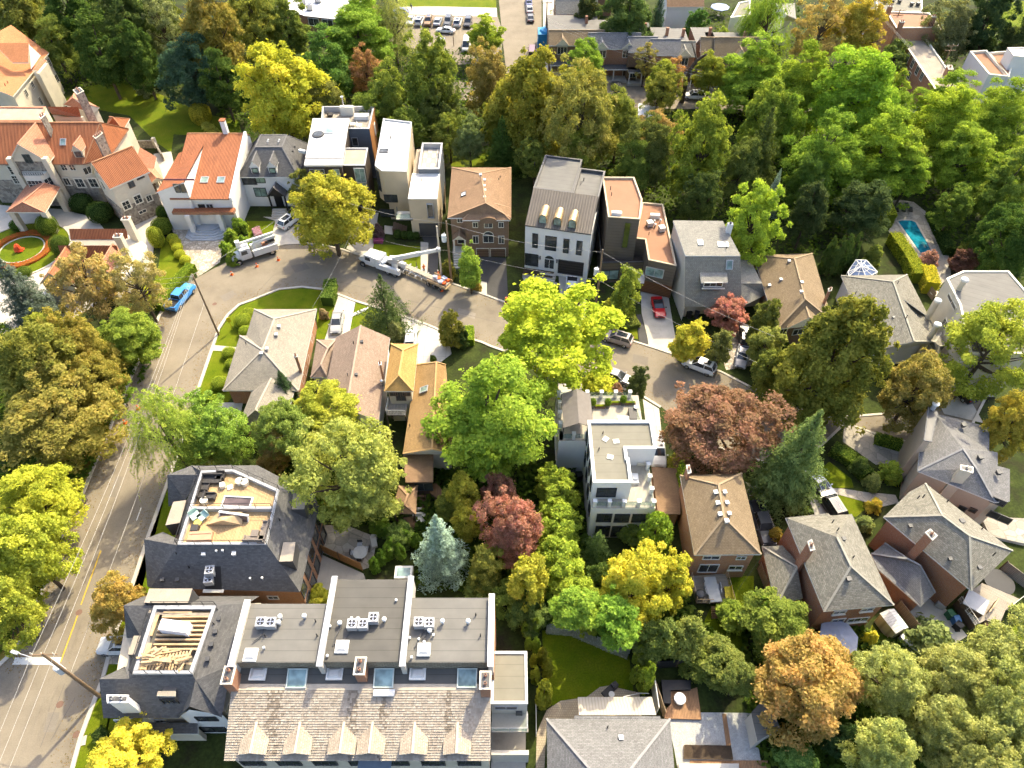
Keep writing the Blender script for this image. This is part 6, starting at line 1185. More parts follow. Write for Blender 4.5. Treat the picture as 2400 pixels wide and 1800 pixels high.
# ---- low grey house at bottom edge with awning
B=house('low mid-grey hipped house with retractable striped awning',q('32',800,1500));ze=4.2
l0=q('32',298,1232,ze);r0=q('32',1365,1235,ze);fl=q('32',310,1900,ze);fr=q('32',1425,1900,ze);ap=q('32',700,1700,7.0);ap2=q('32',1000,1700,7.0)
roof(B,[l0,r0,fr,fl,ap,ap2],[(0,1,5,4),(1,2,5),(2,3,4,5),(3,0,4)],SH_MID,.16);P,_=walls(B,[l0,r0,fr,fl],ze-.1,STUCCO_C,.4)
s4=Q('32',ze+.05,(540,1206),(1280,1210),(1285,1240),(535,1236));slabpart(B,'back_eave',s4,ze-.12,ze+.05,WHITE,SH_MID)
pl=(l0,r0,ap);vents(B,VENT_BOX,pl,'32',[(940,1398)]);vents(B,VENT_PIPE,pl,'32',[(825,1310)])
a,b,c,d=q('32',568,1046,2.7),q('32',1208,1044,2.7),q('32',1246,1200,3.7),q('32',578,1200,3.7);aw=roof(B,[d,c,b,a],[(0,1,2,3)],CANVAS,.05,'awning',CANVAS);mb=MB();mb.beam(q('32',960,1045,2.6),q('32',1100,1012,1.2),.06,.06);mb.beam(q('32',1100,1012,1.2),q('32',1185,1015,1.4),.06,.06);mb.build('awning_arm',WHITE,B)
sc_=Q('32',0,(1205,960),(1240,1200));mb=MB();mb.beam(xy(sc_[0],1.2),xy(sc_[1],1.2),.08,2.4);mb.build('privacy_screen',WHITE,B)
D4=Q('32',.35,(1368,985),(1375,1100),(1315,1170),(1320,1230),(1638,1240),(1600,960),(1545,980));slabpart(B,'garden_deck',D4,.03,.35,BROWN,WOOD_B,Vector((1,0,0)))
slabpart(B,'boardwalk',Q('32',.1,(1815,1190),(1850,1190),(1895,1465),(1850,1465)),.04,.1,WOOD_B);slabpart(B,'raised_bed',Q('32',.5,(1490,1455),(1895,1462),(1915,1580),(1490,1570)),.04,.4,WOOD_RAW,MULCH)
slabpart(B,'bench_wall',Q('32',.5,(1440,1620),(1960,1620),(1960,1670),(1440,1670)),.04,.5,STUCCO_G);slabpart(B,'lower_walk',Q('32',.3,(1540,1590),(2212,1590),(2212,1660),(1540,1650)),.035,.15,BROWN,WOOD_B)
g4=Q('32',3.0,(2075,1170),(2212,1020),(2330,1300),(2130,1420));slabpart(B,'grey_shed',g4,0,2.6,STUCCO_G,MEM_G)
# = the far side of the ravine
def small_house(label,rc,x,y,w,d,ze,zr,rmat,wmat,rz=0.0,peaks=0,name='house',group='houses across the ravine',porch=True):
 p=q(rc,x,y,ze);B=house(label,p,name,'house',group);cx,cy=p.x,p.y+.4
 V=[Vector((cx-w/2,cy-.4,ze)),Vector((cx+w/2,cy-.4,ze)),Vector((cx+w/2,cy+5.4,ze)),Vector((cx-w/2,cy+5.4,ze))]
 roof(B,V+[Vector((cx-w/2,cy+2.5,zr)),Vector((cx+w/2,cy+2.5,zr))],[(0,1,5,4),(2,3,4,5)],rmat,.15)
 mb=MB();mb.prism([Vector((cx-w/2+.2,cy,0)),Vector((cx+w/2-.2,cy,0)),Vector((cx+w/2-.2,cy+d,0)),Vector((cx-w/2+.2,cy+d,0))],0,ze-.1,0,1);mb.build('wall',[wmat,MEM_G],B)
 mb=MB();
 for s_ in(-1,1):mb.face([(cx+s_*(w/2-.2),cy,ze-.15),(cx+s_*(w/2-.2),cy+5,ze-.15),(cx+s_*(w/2-.2),cy+2.5,zr-.15)])
 mb.build('gable_wall',wmat,B)
 A_,B_=Vector((cx-w/2,cy,0)),Vector((cx+w/2,cy,0))
 for k in range(peaks):
  gx=cx-w/2+w*(k+.5)/peaks;g4=[Vector((gx-1.5,cy-.7,ze+.1)),Vector((gx+1.5,cy-.7,ze+.1)),Vector((gx+1.5,cy+2,ze+.1)),Vector((gx-1.5,cy+2,ze+.1))]
  gable(B,g4,[Vector((gx,cy-.8,ze+1.6)),Vector((gx,cy+2.2,ze+1.6))],rmat,CREAM,CREAM,.12,.15);win_at(B,A_,B_,Vector((gx,cy,ze-1.2)),2.0,1.5,CREAM,GLASS,2)
 if porch:
  slabpart(B,'porch_roof',[Vector((cx-w/2+.3,cy-2.4,0)),Vector((cx+w/2-.3,cy-2.4,0)),Vector((cx+w/2-.3,cy,0)),Vector((cx-w/2+.3,cy,0))],2.9,3.1,WHITE,SH_DARK)
  for k in range(3):boxpart(B,'porch_post',(cx-w/2+.6+(w-1.2)*k/2,cy-2.2,0),.2,.2,2.9,WHITE)
  slabpart(B,'porch_floor',[Vector((cx-w/2+.3,cy-2.4,0)),Vector((cx+w/2-.3,cy-2.4,0)),Vector((cx+w/2-.3,cy,0)),Vector((cx-w/2+.3,cy,0))],0,.6,CONC)
  win_at(B,A_,B_,Vector((cx-w/4,cy,1.7)),1.4,1.6,CREAM,GLASS,1);win_at(B,A_,B_,Vector((cx+w/4,cy,1.6)),1.0,2.0,CREAM,BROWN,0,name='door')
 mb=MB();mb.box((cx+w/4,cy+d*.7,ze-1),.6,.6,2.6);mb.build('chimney',BRICK_R,B);return B,cx,cy
h1,cx,cy=small_house('twin-peaked house with tan shingles beside the blue tarpaulin','02',555,395,12,16,6.5,8.6,SH_TAN,BRICK_B,peaks=2)
small_house('twin-peaked brick house with charcoal shingles and dark porch roof','02',890,425,11.5,15,6.6,8.8,SH_MID,BRICK_R,peaks=2)
small_house('plain house with dark roof right of the charcoal twin-peaked one','02',1135,450,6.5,15,6.6,8.6,SH_MID,BRICK_B,porch=True)
small_house('house with half dark and half tan roof and pale front gable','02',1330,480,6.5,14,6.6,8.8,SH_MID,BRICK_R)
small_house('small house with pale grey front gable beside the bare trunk','02',1490,490,5.0,14,6.4,8.4,SH_LIGHT,BRICK_R,peaks=1)
small_house('grey-sided house with tan roof behind the ivy-covered trunk','02',1730,480,5.0,14,6.6,9.2,SH_TAN,BRICK_B)
small_house('broad house with tan hipped roof at the head of the ravine','02',1970,490,11,12,6.6,9.4,SH_TAN,BRICK_B,peaks=1)
small_house('grey-roofed cottage with ivy gable near the top street','02',560,120,10,12,5.5,8.2,SH_GREY,BRICK_B,porch=False)
small_house('brown-roofed house behind the round clipped tree','02',1500,60,9,12,5.8,8.0,SH_BROWN,STUCCO_W,porch=False)
B=house('small pale shed roof between trees below the street',q('02',1160,950),'shed','shed');a4=Q('02',3.0,(1095,890),(1240,920),(1225,1010),(1085,1000));slabpart(B,'roof',a4,2.8,3.0,WHITE,MEM_W);walls(B,a4,2.79,STUCCO_G,.2)
B=house('brown brick cabin almost hidden in the ravine trees',q('01',1620,830),'cabin','cabin');a4=Q('01',4.2,(1530,800),(1570,755),(1740,800),(1710,835));roof(B,a4,[(0,1,2,3)],SH_TAN,.2);walls(B,a4,4.0,BRICK_B,.3)
B=house('low building with white membrane roof and brick front',q('01',600,120),'commercial_building','building');zf=5.0;p4=Q('01',zf,(270,-160),(1000,-160),(960,190),(260,80),(140,60));
a,b=q('01',290,70,zf),q('01',960,195,zf);c4=[xy(q('01',250,75,zf)),xy(q('01',420,135,zf)),xy(q('01',960,195,zf)),xy(q('01',1010,-120,zf)),xy(q('01',300,-160,zf))];flatroof(B,c4,zf-.4,MEM_W,.4,.3,WHITE,BRICK_R);units(B,zf-.4,'01',[(410,30),(540,20),(470,85)],0,1.6)
A_,B_=c4[1],c4[2]
for x,y in((500,190),(620,200)):win(B,A_,B_,'01',x,y,2.6,1.6,frame=WHITE)
B=house('long grey-roofed brick block with overhead wires',q('03',1400,550),'brick_block','building');zf=7.0;p4=Q('03',zf,(1150,330),(1360,318),(1700,800),(1480,820));flatroof(B,p4,zf-.3,GRAV_R,.3,.3,CREAM,BRICK_R);A_,B_=xy(p4[0]),xy(p4[3])
for x,y in((1210,500),(1250,550),(1290,610),(1330,660)):win(B,A_,B_,'03',x,y,1.2,1.6,frame=CREAM)
for x,y in((1150,560),(1185,605),(1220,650)):win(B,A_,B_,'03',x,y,1.2,1.4,frame=CREAM)
chimney(B,Q('03',8.6,(1545,560),(1590,560),(1605,600),(1560,600)),8.6,4,BRICK_R,CONC,1)
B=house('brick building with brown gravel roof and three chimneys',q('03',1300,180),'brick_building','building');zf=9.5;p4=Q('03',zf,(1020,95),(1395,110),(1490,235),(1110,240));flatroof(B,p4,zf-.3,MEM_BR,.3,.3,CREAM,BRICK_O);a4=Q('03',7.0,(1100,235),(1480,245),(1565,275),(1240,285));flatroof(B,[xy(p)for p in Q('03',7.0,(1100,240),(1480,240),(1562,285),(1215,285))],6.8,MEM_G,.2,.3,WHITE,BRICK_O)
for x,y in((1060,50),(1160,185),(1435,140)):c=q('03',x,y,11.5);chimney(B,[c+Vector((i*.5,j*.4,0))for i,j in((-1,-1),(1,-1),(1,1),(-1,1))],11.5,8.8,BRICK_R,CONC,2)
B=house('grey flat-roofed building at the top edge',q('03',1130,40),'flat_building','building');zf=9.0;flatroof(B,Q('03',zf,(930,-120),(1330,-120),(1335,100),(940,105)),zf-.3,MEM_L,.3,.3,LGREY,STUCCO_G);vents(B,VENT_DARK,lev(zf),'03',[(1015,15),(1075,15),(1135,15),(1240,40),(1295,40)],2)
B=house('cream flat-roofed villa with brown roof decks in the top right corner',q('03',1950,550),'villa','house');zf=9.0;p4=Q('03',zf,(1745,440),(1890,432),(2090,660),(1910,640));flatroof(B,p4,zf-.5,MEM_BR,.5,.3,CREAM,STUCCO_W);flatroof(B,Q('03',zf,(1905,450),(2060,440),(2110,580),(2080,665)),zf-.5,MEM_BR,.5,.3,CREAM,STUCCO_W);flatroof(B,Q('03',zf+2.4,(2070,410),(2330,405),(2330,500),(2125,480)),zf+2.2,MEM_W,.2,.3,CREAM,STUCCO_W)
flatroof(B,Q('03',5.0,(2080,680),(2400,690),(2400,760),(2170,750)),4.8,MEM_W,.2,.3,WHITE,STUCCO_W)
B=house('white stepped townhouse beside the willow',q('02',1930,150),'townhouse','house');flatroof(B,Q('02',8,(1960,20),(2060,0),(2060,130),(1890,150)),7.8,MEM_L,.2,.3,WHITE,STUCCO_W);flatroof(B,Q('02',5.4,(1890,140),(2040,140),(2040,230),(1900,240)),5.2,MEM_L,.2,.3,WHITE,STUCCO_W)
B=house('grey-roofed house peeking out between golden trees',q('03',180,150),'house');p4=Q('03',6,(30,30),(230,30),(245,170),(120,170));hip(B,p4,Q('03',8,(120,60),(160,130)),SH_GREY);walls(B,p4,5.9,STUCCO_W,.3)
B=house('house with low grey roof at the top edge of the street',q('02',760,20),'house');p4=Q('02',5.6,(440,-180),(900,-180),(880,-60),(460,-60));hip(B,p4,Q('02',7.6,(600,-130),(760,-110)),SH_GREY);walls(B,p4,5.5,BRICK_B,.3)
# = PLANTS
nr=np.random.default_rng(5)
def _unit(v):return v/np.maximum(np.linalg.norm(v,axis=1,keepdims=True),1e-6)
def leaf_mesh(name,C,N,S,T,mat,asp=0.62):
 n=len(C);N=_unit(N);r=_unit(nr.normal(size=(n,3)));U=_unit(np.cross(N,r));V=np.cross(N,U);S=S[:,None]
 bend=N*S*0.18
 P=np.stack([C-U*S-bend,C-V*S*asp+bend*.3,C+U*S-bend,C+V*S*asp+bend*.3],1).reshape(-1,3)
 me=bpy.data.meshes.new(name);me.vertices.add(4*n);me.vertices.foreach_set('co',P.astype(np.float32).ravel())
 me.loops.add(4*n);me.loops.foreach_set('vertex_index',np.arange(4*n,dtype=np.int32));me.polygons.add(n);me.polygons.foreach_set('loop_start',np.arange(0,4*n,4,dtype=np.int32))
 a=me.attributes.new('tint','FLOAT','POINT');a.data.foreach_set('value',np.repeat(np.clip(T,0,1),4).astype(np.float32))
 me.materials.append(mat);me.update();me.validate();return me
def limbs_mesh(name,ends,r0=.055,root=-2.4,fork=-.55):
 mb=MB();mb.cyl((0,0,root),(.02,.01,fork),r0*1.15,r0*.85,7,0,False)
 mb.cyl((.02,.01,fork),(.0,.03,.35),r0*.8,r0*.3,6,0,False)
 for e in ends:
  e=Vector(e);s=Vector((.02*e.x,.02*e.y,fork+.55*max(0,(e.z+.35))*.8));m=s.lerp(e,.5)+Vector((0,0,-.07))
  k=r0*.55;mb.cyl(s,m,k,k*.65,5,0,False);mb.cyl(m,e,k*.65,k*.2,5,0,False)
 return mb.mesh(name,BARK)
def lobes(k,amp):
 d=_unit(nr.normal(size=(k,3)));w=nr.uniform(-.4,1,k)*amp
 return lambda D:1+(np.maximum(D@d.T,0)**5*w).sum(1)
def clumps(C,R,n,s,flat_=.75,up=.5,ls=.045,spread=.5):
 """leaves in rounded sprays about the points C"""
 k=len(C);idx=nr.choice(k,n,p=(R**2)/(R**2).sum());D=_unit(nr.normal(size=(n,3)));D[:,2]=np.where(D[:,2]<-.25,-D[:,2]*.6,D[:,2])
 out=_unit(C+1e-3)[idx];D=_unit(D+out*.45);rad=R[idx]*(nr.uniform(.3,1.05,n)**.6+(nr.random(n)<.12)*nr.uniform(0,.45,n))
 P=C[idx]+D*rad[:,None]*np.array([1,1,flat_]);N=D*(1-spread)+nr.normal(size=(n,3))*spread+np.array([0,0,up])
 ct=nr.uniform(.2,.8,k);T=ct[idx]*.55+nr.uniform(0,.5,n);return P,N,s*np.clip(np.exp(nr.normal(0,.42,n)),.4,2.4),T
def broad(name,n,ls,nc=80,rc=.27,amp=.55,flat_=.75,gap=0.0,up=.5,bottom=-.55,mat=None,taper=0.0):
 L=lobes(9,amp);D=_unit(nr.normal(size=(nc*2,3)));D=D[D[:,2]>bottom-.15][:nc];f=L(D);r=nr.uniform(.52,.90,len(D))*np.clip(f,.7,1.5)/1.18
 C=D*r[:,None];R=rc*nr.uniform(.7,1.3,len(D))
 sh=nr.random(len(D))<.14;C[sh]*=nr.uniform(1.05,1.25,(sh.sum(),1));R[sh]*=.55
 keep=nr.random(len(D))>gap;C,R=C[keep],R[keep]
 C2=nr.uniform(-.45,.45,size=(int(nc*.25),3));C=np.vstack([C,C2]);R=np.r_[R,np.full(len(C2),rc)]
 P,N,S,T=clumps(C,R,n,ls,flat_,up,ls)
 hr=np.percentile(np.hypot(P[:,0],P[:,1]),98);lo,hi=np.percentile(P[:,2],(1,99));K=np.array([1/hr,1/hr,2/(hi-lo)]);P=(P-[0,0,(lo+hi)/2])*K;C=(C-[0,0,(lo+hi)/2])*K
 if taper:
  for A in(P,C):A[:,:2]*=(1.0-taper*(.5+.5*A[:,2:3]))
 me=leaf_mesh(name,P,N,S,T,mat or LEAF);ends=C[nr.choice(len(C),min(22,len(C)),replace=False)]*.92
 return me,limbs_mesh(name+'_limbs',ends)
def spruce(name,n,ls,tiers=26,droop=.25,dens=1.0,ragged=.25):
 P,N,S,T=[],[],[],[]
 per=n//(tiers*9)
 for t in range(tiers):
  f=t/(tiers-1);z=-1+2*f;r=(1-f)**.82*1.0+.03;nb=max(4,int(11*(1-f)+4));a0=nr.random()*6.28
  for b in range(nb):
   a=a0+b*6.283/nb+nr.normal()*.12;L=r*(1+nr.normal()*ragged*.6);m=max(6,int(per*(1.3-f)*dens));s=nr.uniform(.12,1,m)**.75;wdt=(.16*(1-s*.55))*(0.35+L)
   lat=nr.normal(size=m)*wdt*.7;x=s*L;zz=z-droop*L*(s**1.6)*.55+nr.normal(size=m)*.022+.05*(s>.85)
   ca,sa=math.cos(a),math.sin(a);P.append(np.stack([x*ca-lat*sa,x*sa+lat*ca,zz],1));N.append(np.stack([nr.normal(size=m)*.4+ca*.3,nr.normal(size=m)*.4+sa*.3,np.ones(m)],1));S.append(ls*nr.uniform(.6,1.2,m));tt=nr.uniform(.25,.65);T.append(tt+nr.uniform(-.2,.3,m)+.15*(s>.8))
 me=leaf_mesh(name,np.vstack(P),np.vstack(N),np.concatenate(S),np.concatenate(T),NEEDLE,.4);mb=MB();mb.cyl((0,0,-1.6),(0,0,.9),.06,.012,7,0,False);return me,mb.mesh(name+'_limbs',BARK)
def column(name,n,ls,nc=70):
 a=nr.uniform(0,6.283,nc);z=nr.uniform(-.95,.9,nc);prof=np.clip((1-z)/.95,0,1)**.5*np.clip((z+1.3)/.6,0,1)**.4;r=prof*nr.uniform(.45,.78,nc)
 C=np.stack([r*np.cos(a),r*np.sin(a),z],1);P,N,S,T=clumps(C,np.clip(.34*prof,.12,1)*nr.uniform(.75,1.2,nc),n,ls,.42,.5)
 hr=np.percentile(np.hypot(P[:,0],P[:,1]),97);P=P/[hr,hr,1.0]
 me=leaf_mesh(name,P,N,S,T,NEEDLE,.5);mb=MB();mb.cyl((0,0,-1.15),(0,0,.6),.12,.03,6,0,False);return me,mb.mesh(name+'_limbs',BARK)
def willow(name,n,ls,nc=46):
 D=_unit(nr.normal(size=(nc,3)));D[:,2]=np.abs(D[:,2])*1.0-.12;D=_unit(D);C=D*nr.uniform(.45,.8,nc)[:,None];k=26;m=n//(nc*k);P,N,T=[],[],[]
 for i in range(nc):
  tt=nr.uniform(.2,.7)
  for j in range(k):
   s0=C[i]+nr.normal(size=3)*.11;o_=_unit((s0+nr.normal(size=3)*.35)[None])[0];s=np.linspace(0,1,m)*nr.uniform(.22,.46);p=s0+np.outer(s,o_*[1,1,.5])*.75+np.outer(s**2,[0,0,-1.35])+nr.normal(size=(m,3))*.012
   P.append(p);N.append(np.tile(o_+[0,0,.5],(m,1))+nr.normal(size=(m,3))*.4);T.append(np.full(m,tt)+nr.uniform(-.2,.3,m))
 P=np.vstack(P);hr=np.percentile(np.hypot(P[:,0],P[:,1]),96);lo,hi=np.percentile(P[:,2],(2,98));P=(P-[0,0,(lo+hi)/2])/[hr,hr,(hi-lo)/2];me=leaf_mesh(name,P,np.vstack(N),ls*nr.uniform(.6,1.2,len(P)),np.concatenate(T),LEAF,.3);return me,limbs_mesh(name+'_limbs',C[:16])
def ball(name,n,ls,pw=2.0):
 D=_unit(nr.normal(size=(n,3)));P=np.sign(D)*np.abs(D)**(2/pw);P=P*(1+nr.normal(size=(n,1))*.025+.03*np.sin(7*D[:,:1])*np.cos(6*D[:,1:2]));return leaf_mesh(name,P,D+nr.normal(size=(n,3))*.4,ls*nr.uniform(.6,1.2,n),nr.uniform(.25,.75,n),LEAF),None
PROTO={'broad':[broad('maple_crown',42000,.024,150,.19,.7),broad('maple_crown',42000,.023,120,.215,.95),broad('maple_crown',40000,.024,165,.17,.8,.7,.1),broad('maple_crown',42000,.025,105,.225,1.0,.7)],'fine':[broad('linden_crown',48000,.0195,190,.155,.6,.8,.06),broad('linden_crown',48000,.020,160,.175,.85,.75,.1)],'sparse':[broad('open_crown',18000,.023,110,.15,.8,.6,.3,.4),broad('open_crown',20000,.024,120,.16,.9,.6,.28,.4)],'locust':[broad('locust_crown',44000,.021,140,.2,.9,.5,.12,.9,-.6),broad('locust_crown',44000,.021,120,.22,1.0,.46,.15,.9,-.6),broad('locust_crown',42000,.022,150,.19,.85,.55,.14,.8,-.6)],'openlocust':[broad('locust_crown',34000,.0215,100,.19,1.0,.5,.36,.9,-.35),broad('locust_crown',34000,.0215,90,.2,1.1,.48,.32,.9,-.4)],'cone':[broad('dense_crown',48000,.0205,190,.16,.5,.8,.05,taper=.42)],'mid':[broad('crown',15000,.040,70,.25,.6),broad('crown',15000,.039,60,.28,.85),broad('crown',14000,.041,80,.235,.75,.7,.1)],'shrub':[broad('shrub_crown',5000,.07,36,.34,.5,.8,0,.5,-.3),broad('shrub_crown',5000,.068,30,.37,.65,.8,0,.5,-.3)],'spruce':[spruce('spruce_crown',26000,.036),spruce('spruce_crown',26000,.037,22,.4,1,.4)],'spruce_open':[spruce('spruce_crown',11000,.042,14,.5,.8,.55)],'column':[column('cypress_crown',13000,.058,90),column('cypress_crown',13000,.06,64)],'willow':[willow('willow_crown',44000,.024),willow('willow_crown',42000,.025,38)],'ball':[ball('clipped_crown',6000,.045,2.4)],}
_used={}
def foliage_thing(kind,loc,rx,rz,zc,col,name,label,cat,group=None,tilt=None,ry=None):
 pr_=PROTO[kind];i=_used.get(kind,0);_used[kind]=i+1;me,li=pr_[i%len(pr_)]
 t=thing(name,label,cat,(loc.x,loc.y,0),group);rz_=rng.uniform(0,6.28)if kind not in('ball',)else 0
 for nm,m in(('crown',me),('trunk',li)):
  if m is None:continue
  ob=bpy.data.objects.new(nm,m);COL.objects.link(ob);ob.parent=t;ob.location=(0,0,zc);ob.rotation_euler=(tilt[0]if tilt else 0,tilt[1]if tilt else 0,rz_);ob.scale=(rx,ry or rx,rz)
  j=rng.uniform(.92,1.08);ob.color=(col[0]*j,col[1]*rng.uniform(.96,1.04)*j,col[2]*j+(.03 if kind in('fine','sparse','mid','broad')else.008)*(col[0]+col[1])/2,1)
 if kind=='ball':
  mb=MB();n=20
  for s_ in(1,-1):
   d=MB();d.dome((0,0,0),.93,.93,14,5)
   for f in d.f:mb.face([Vector((d.v[k].x,d.v[k].y,d.v[k].z*s_))for k in f])
  ob=bpy.data.objects.new('core',mb.mesh('core',LEAF));COL.objects.link(ob);ob.parent=t;ob.location=(0,0,zc);ob.scale=(rx,ry or rx,rz);ob.color=(*col,1)
 return t
def fit(x0,y0,x1,y1,clear,lo,hi):
 u0,v0,u1,v1=[k*1.085 for k in(x0,y0,x1,y1)];cu,cv=(u0+u1)/2,(v0+v1)/2;d=ray(cu,cv);phi=math.atan2(-d.z,Vector((d.x,d.y)).length);zc=5.0
 for _ in range(8):
  dep=(CAM_H-zc)/-d.z;rx=(u1-u0)/2*dep/CAM_F;rv=(v1-v0)/2*dep/CAM_F*1.0
  rz=math.sqrt(max(rv*rv-(rx*math.sin(phi))**2,0))/math.cos(phi);rz=min(max(rz,lo*rx),hi*rx);zc=clear+rz
 return at(cu,cv,zc),rx,rz,zc
LIM={'openlocust':(.7,1.2),'cone':(.8,2.0),'broad':(.6,1.35),'fine':(.6,1.35),'sparse':(.6,1.3),'locust':(.75,1.3),'mid':(.7,1.5),'shrub':(.6,1.4),'spruce':(1.0,2.6),'spruce_open':(1.0,2.4),'column':(1.2,4.5),'willow':(.7,1.2),'ball':(.7,1.6)}
def tree(kind,x0,y0,x1,y1,col,name,label,cat='tree',clear=None,group=None):
 if clear is None:clear={'openlocust':3,'cone':.8,'broad':3.0,'fine':2.5,'sparse':3.0,'locust':2.0,'mid':1.6,'shrub':.0,'spruce':.3,'spruce_open':.8,'column':.1,'willow':3.0,'ball':0.0}[kind]
 p,rx,rz,zc=fit(x0,y0,x1,y1,clear,*LIM[kind])
 if kind in('broad','fine','locust','openlocust','mid','willow','cone'):rx*=.95;rz*=.93
 return foliage_thing(kind,p,rx,rz,zc,col,name,label,cat,group)
LIME=(.26,.27,.012);YEL_=(.31,.30,.008);GOLD=(.36,.24,.012);OLIVE=(.15,.155,.022);OLG=(.19,.165,.022);GRN=(.085,.15,.018);BGRN=(.14,.22,.012);DGRN=(.048,.085,.012);BLUG=(.045,.085,.045);COPP=(.20,.09,.045);RUST=(.32,.15,.02);PALE=(.19,.215,.05);BLUE=(.20,.265,.205);SAGE=(.13,.15,.055);RBR=(.27,.115,.07)
T_=tree
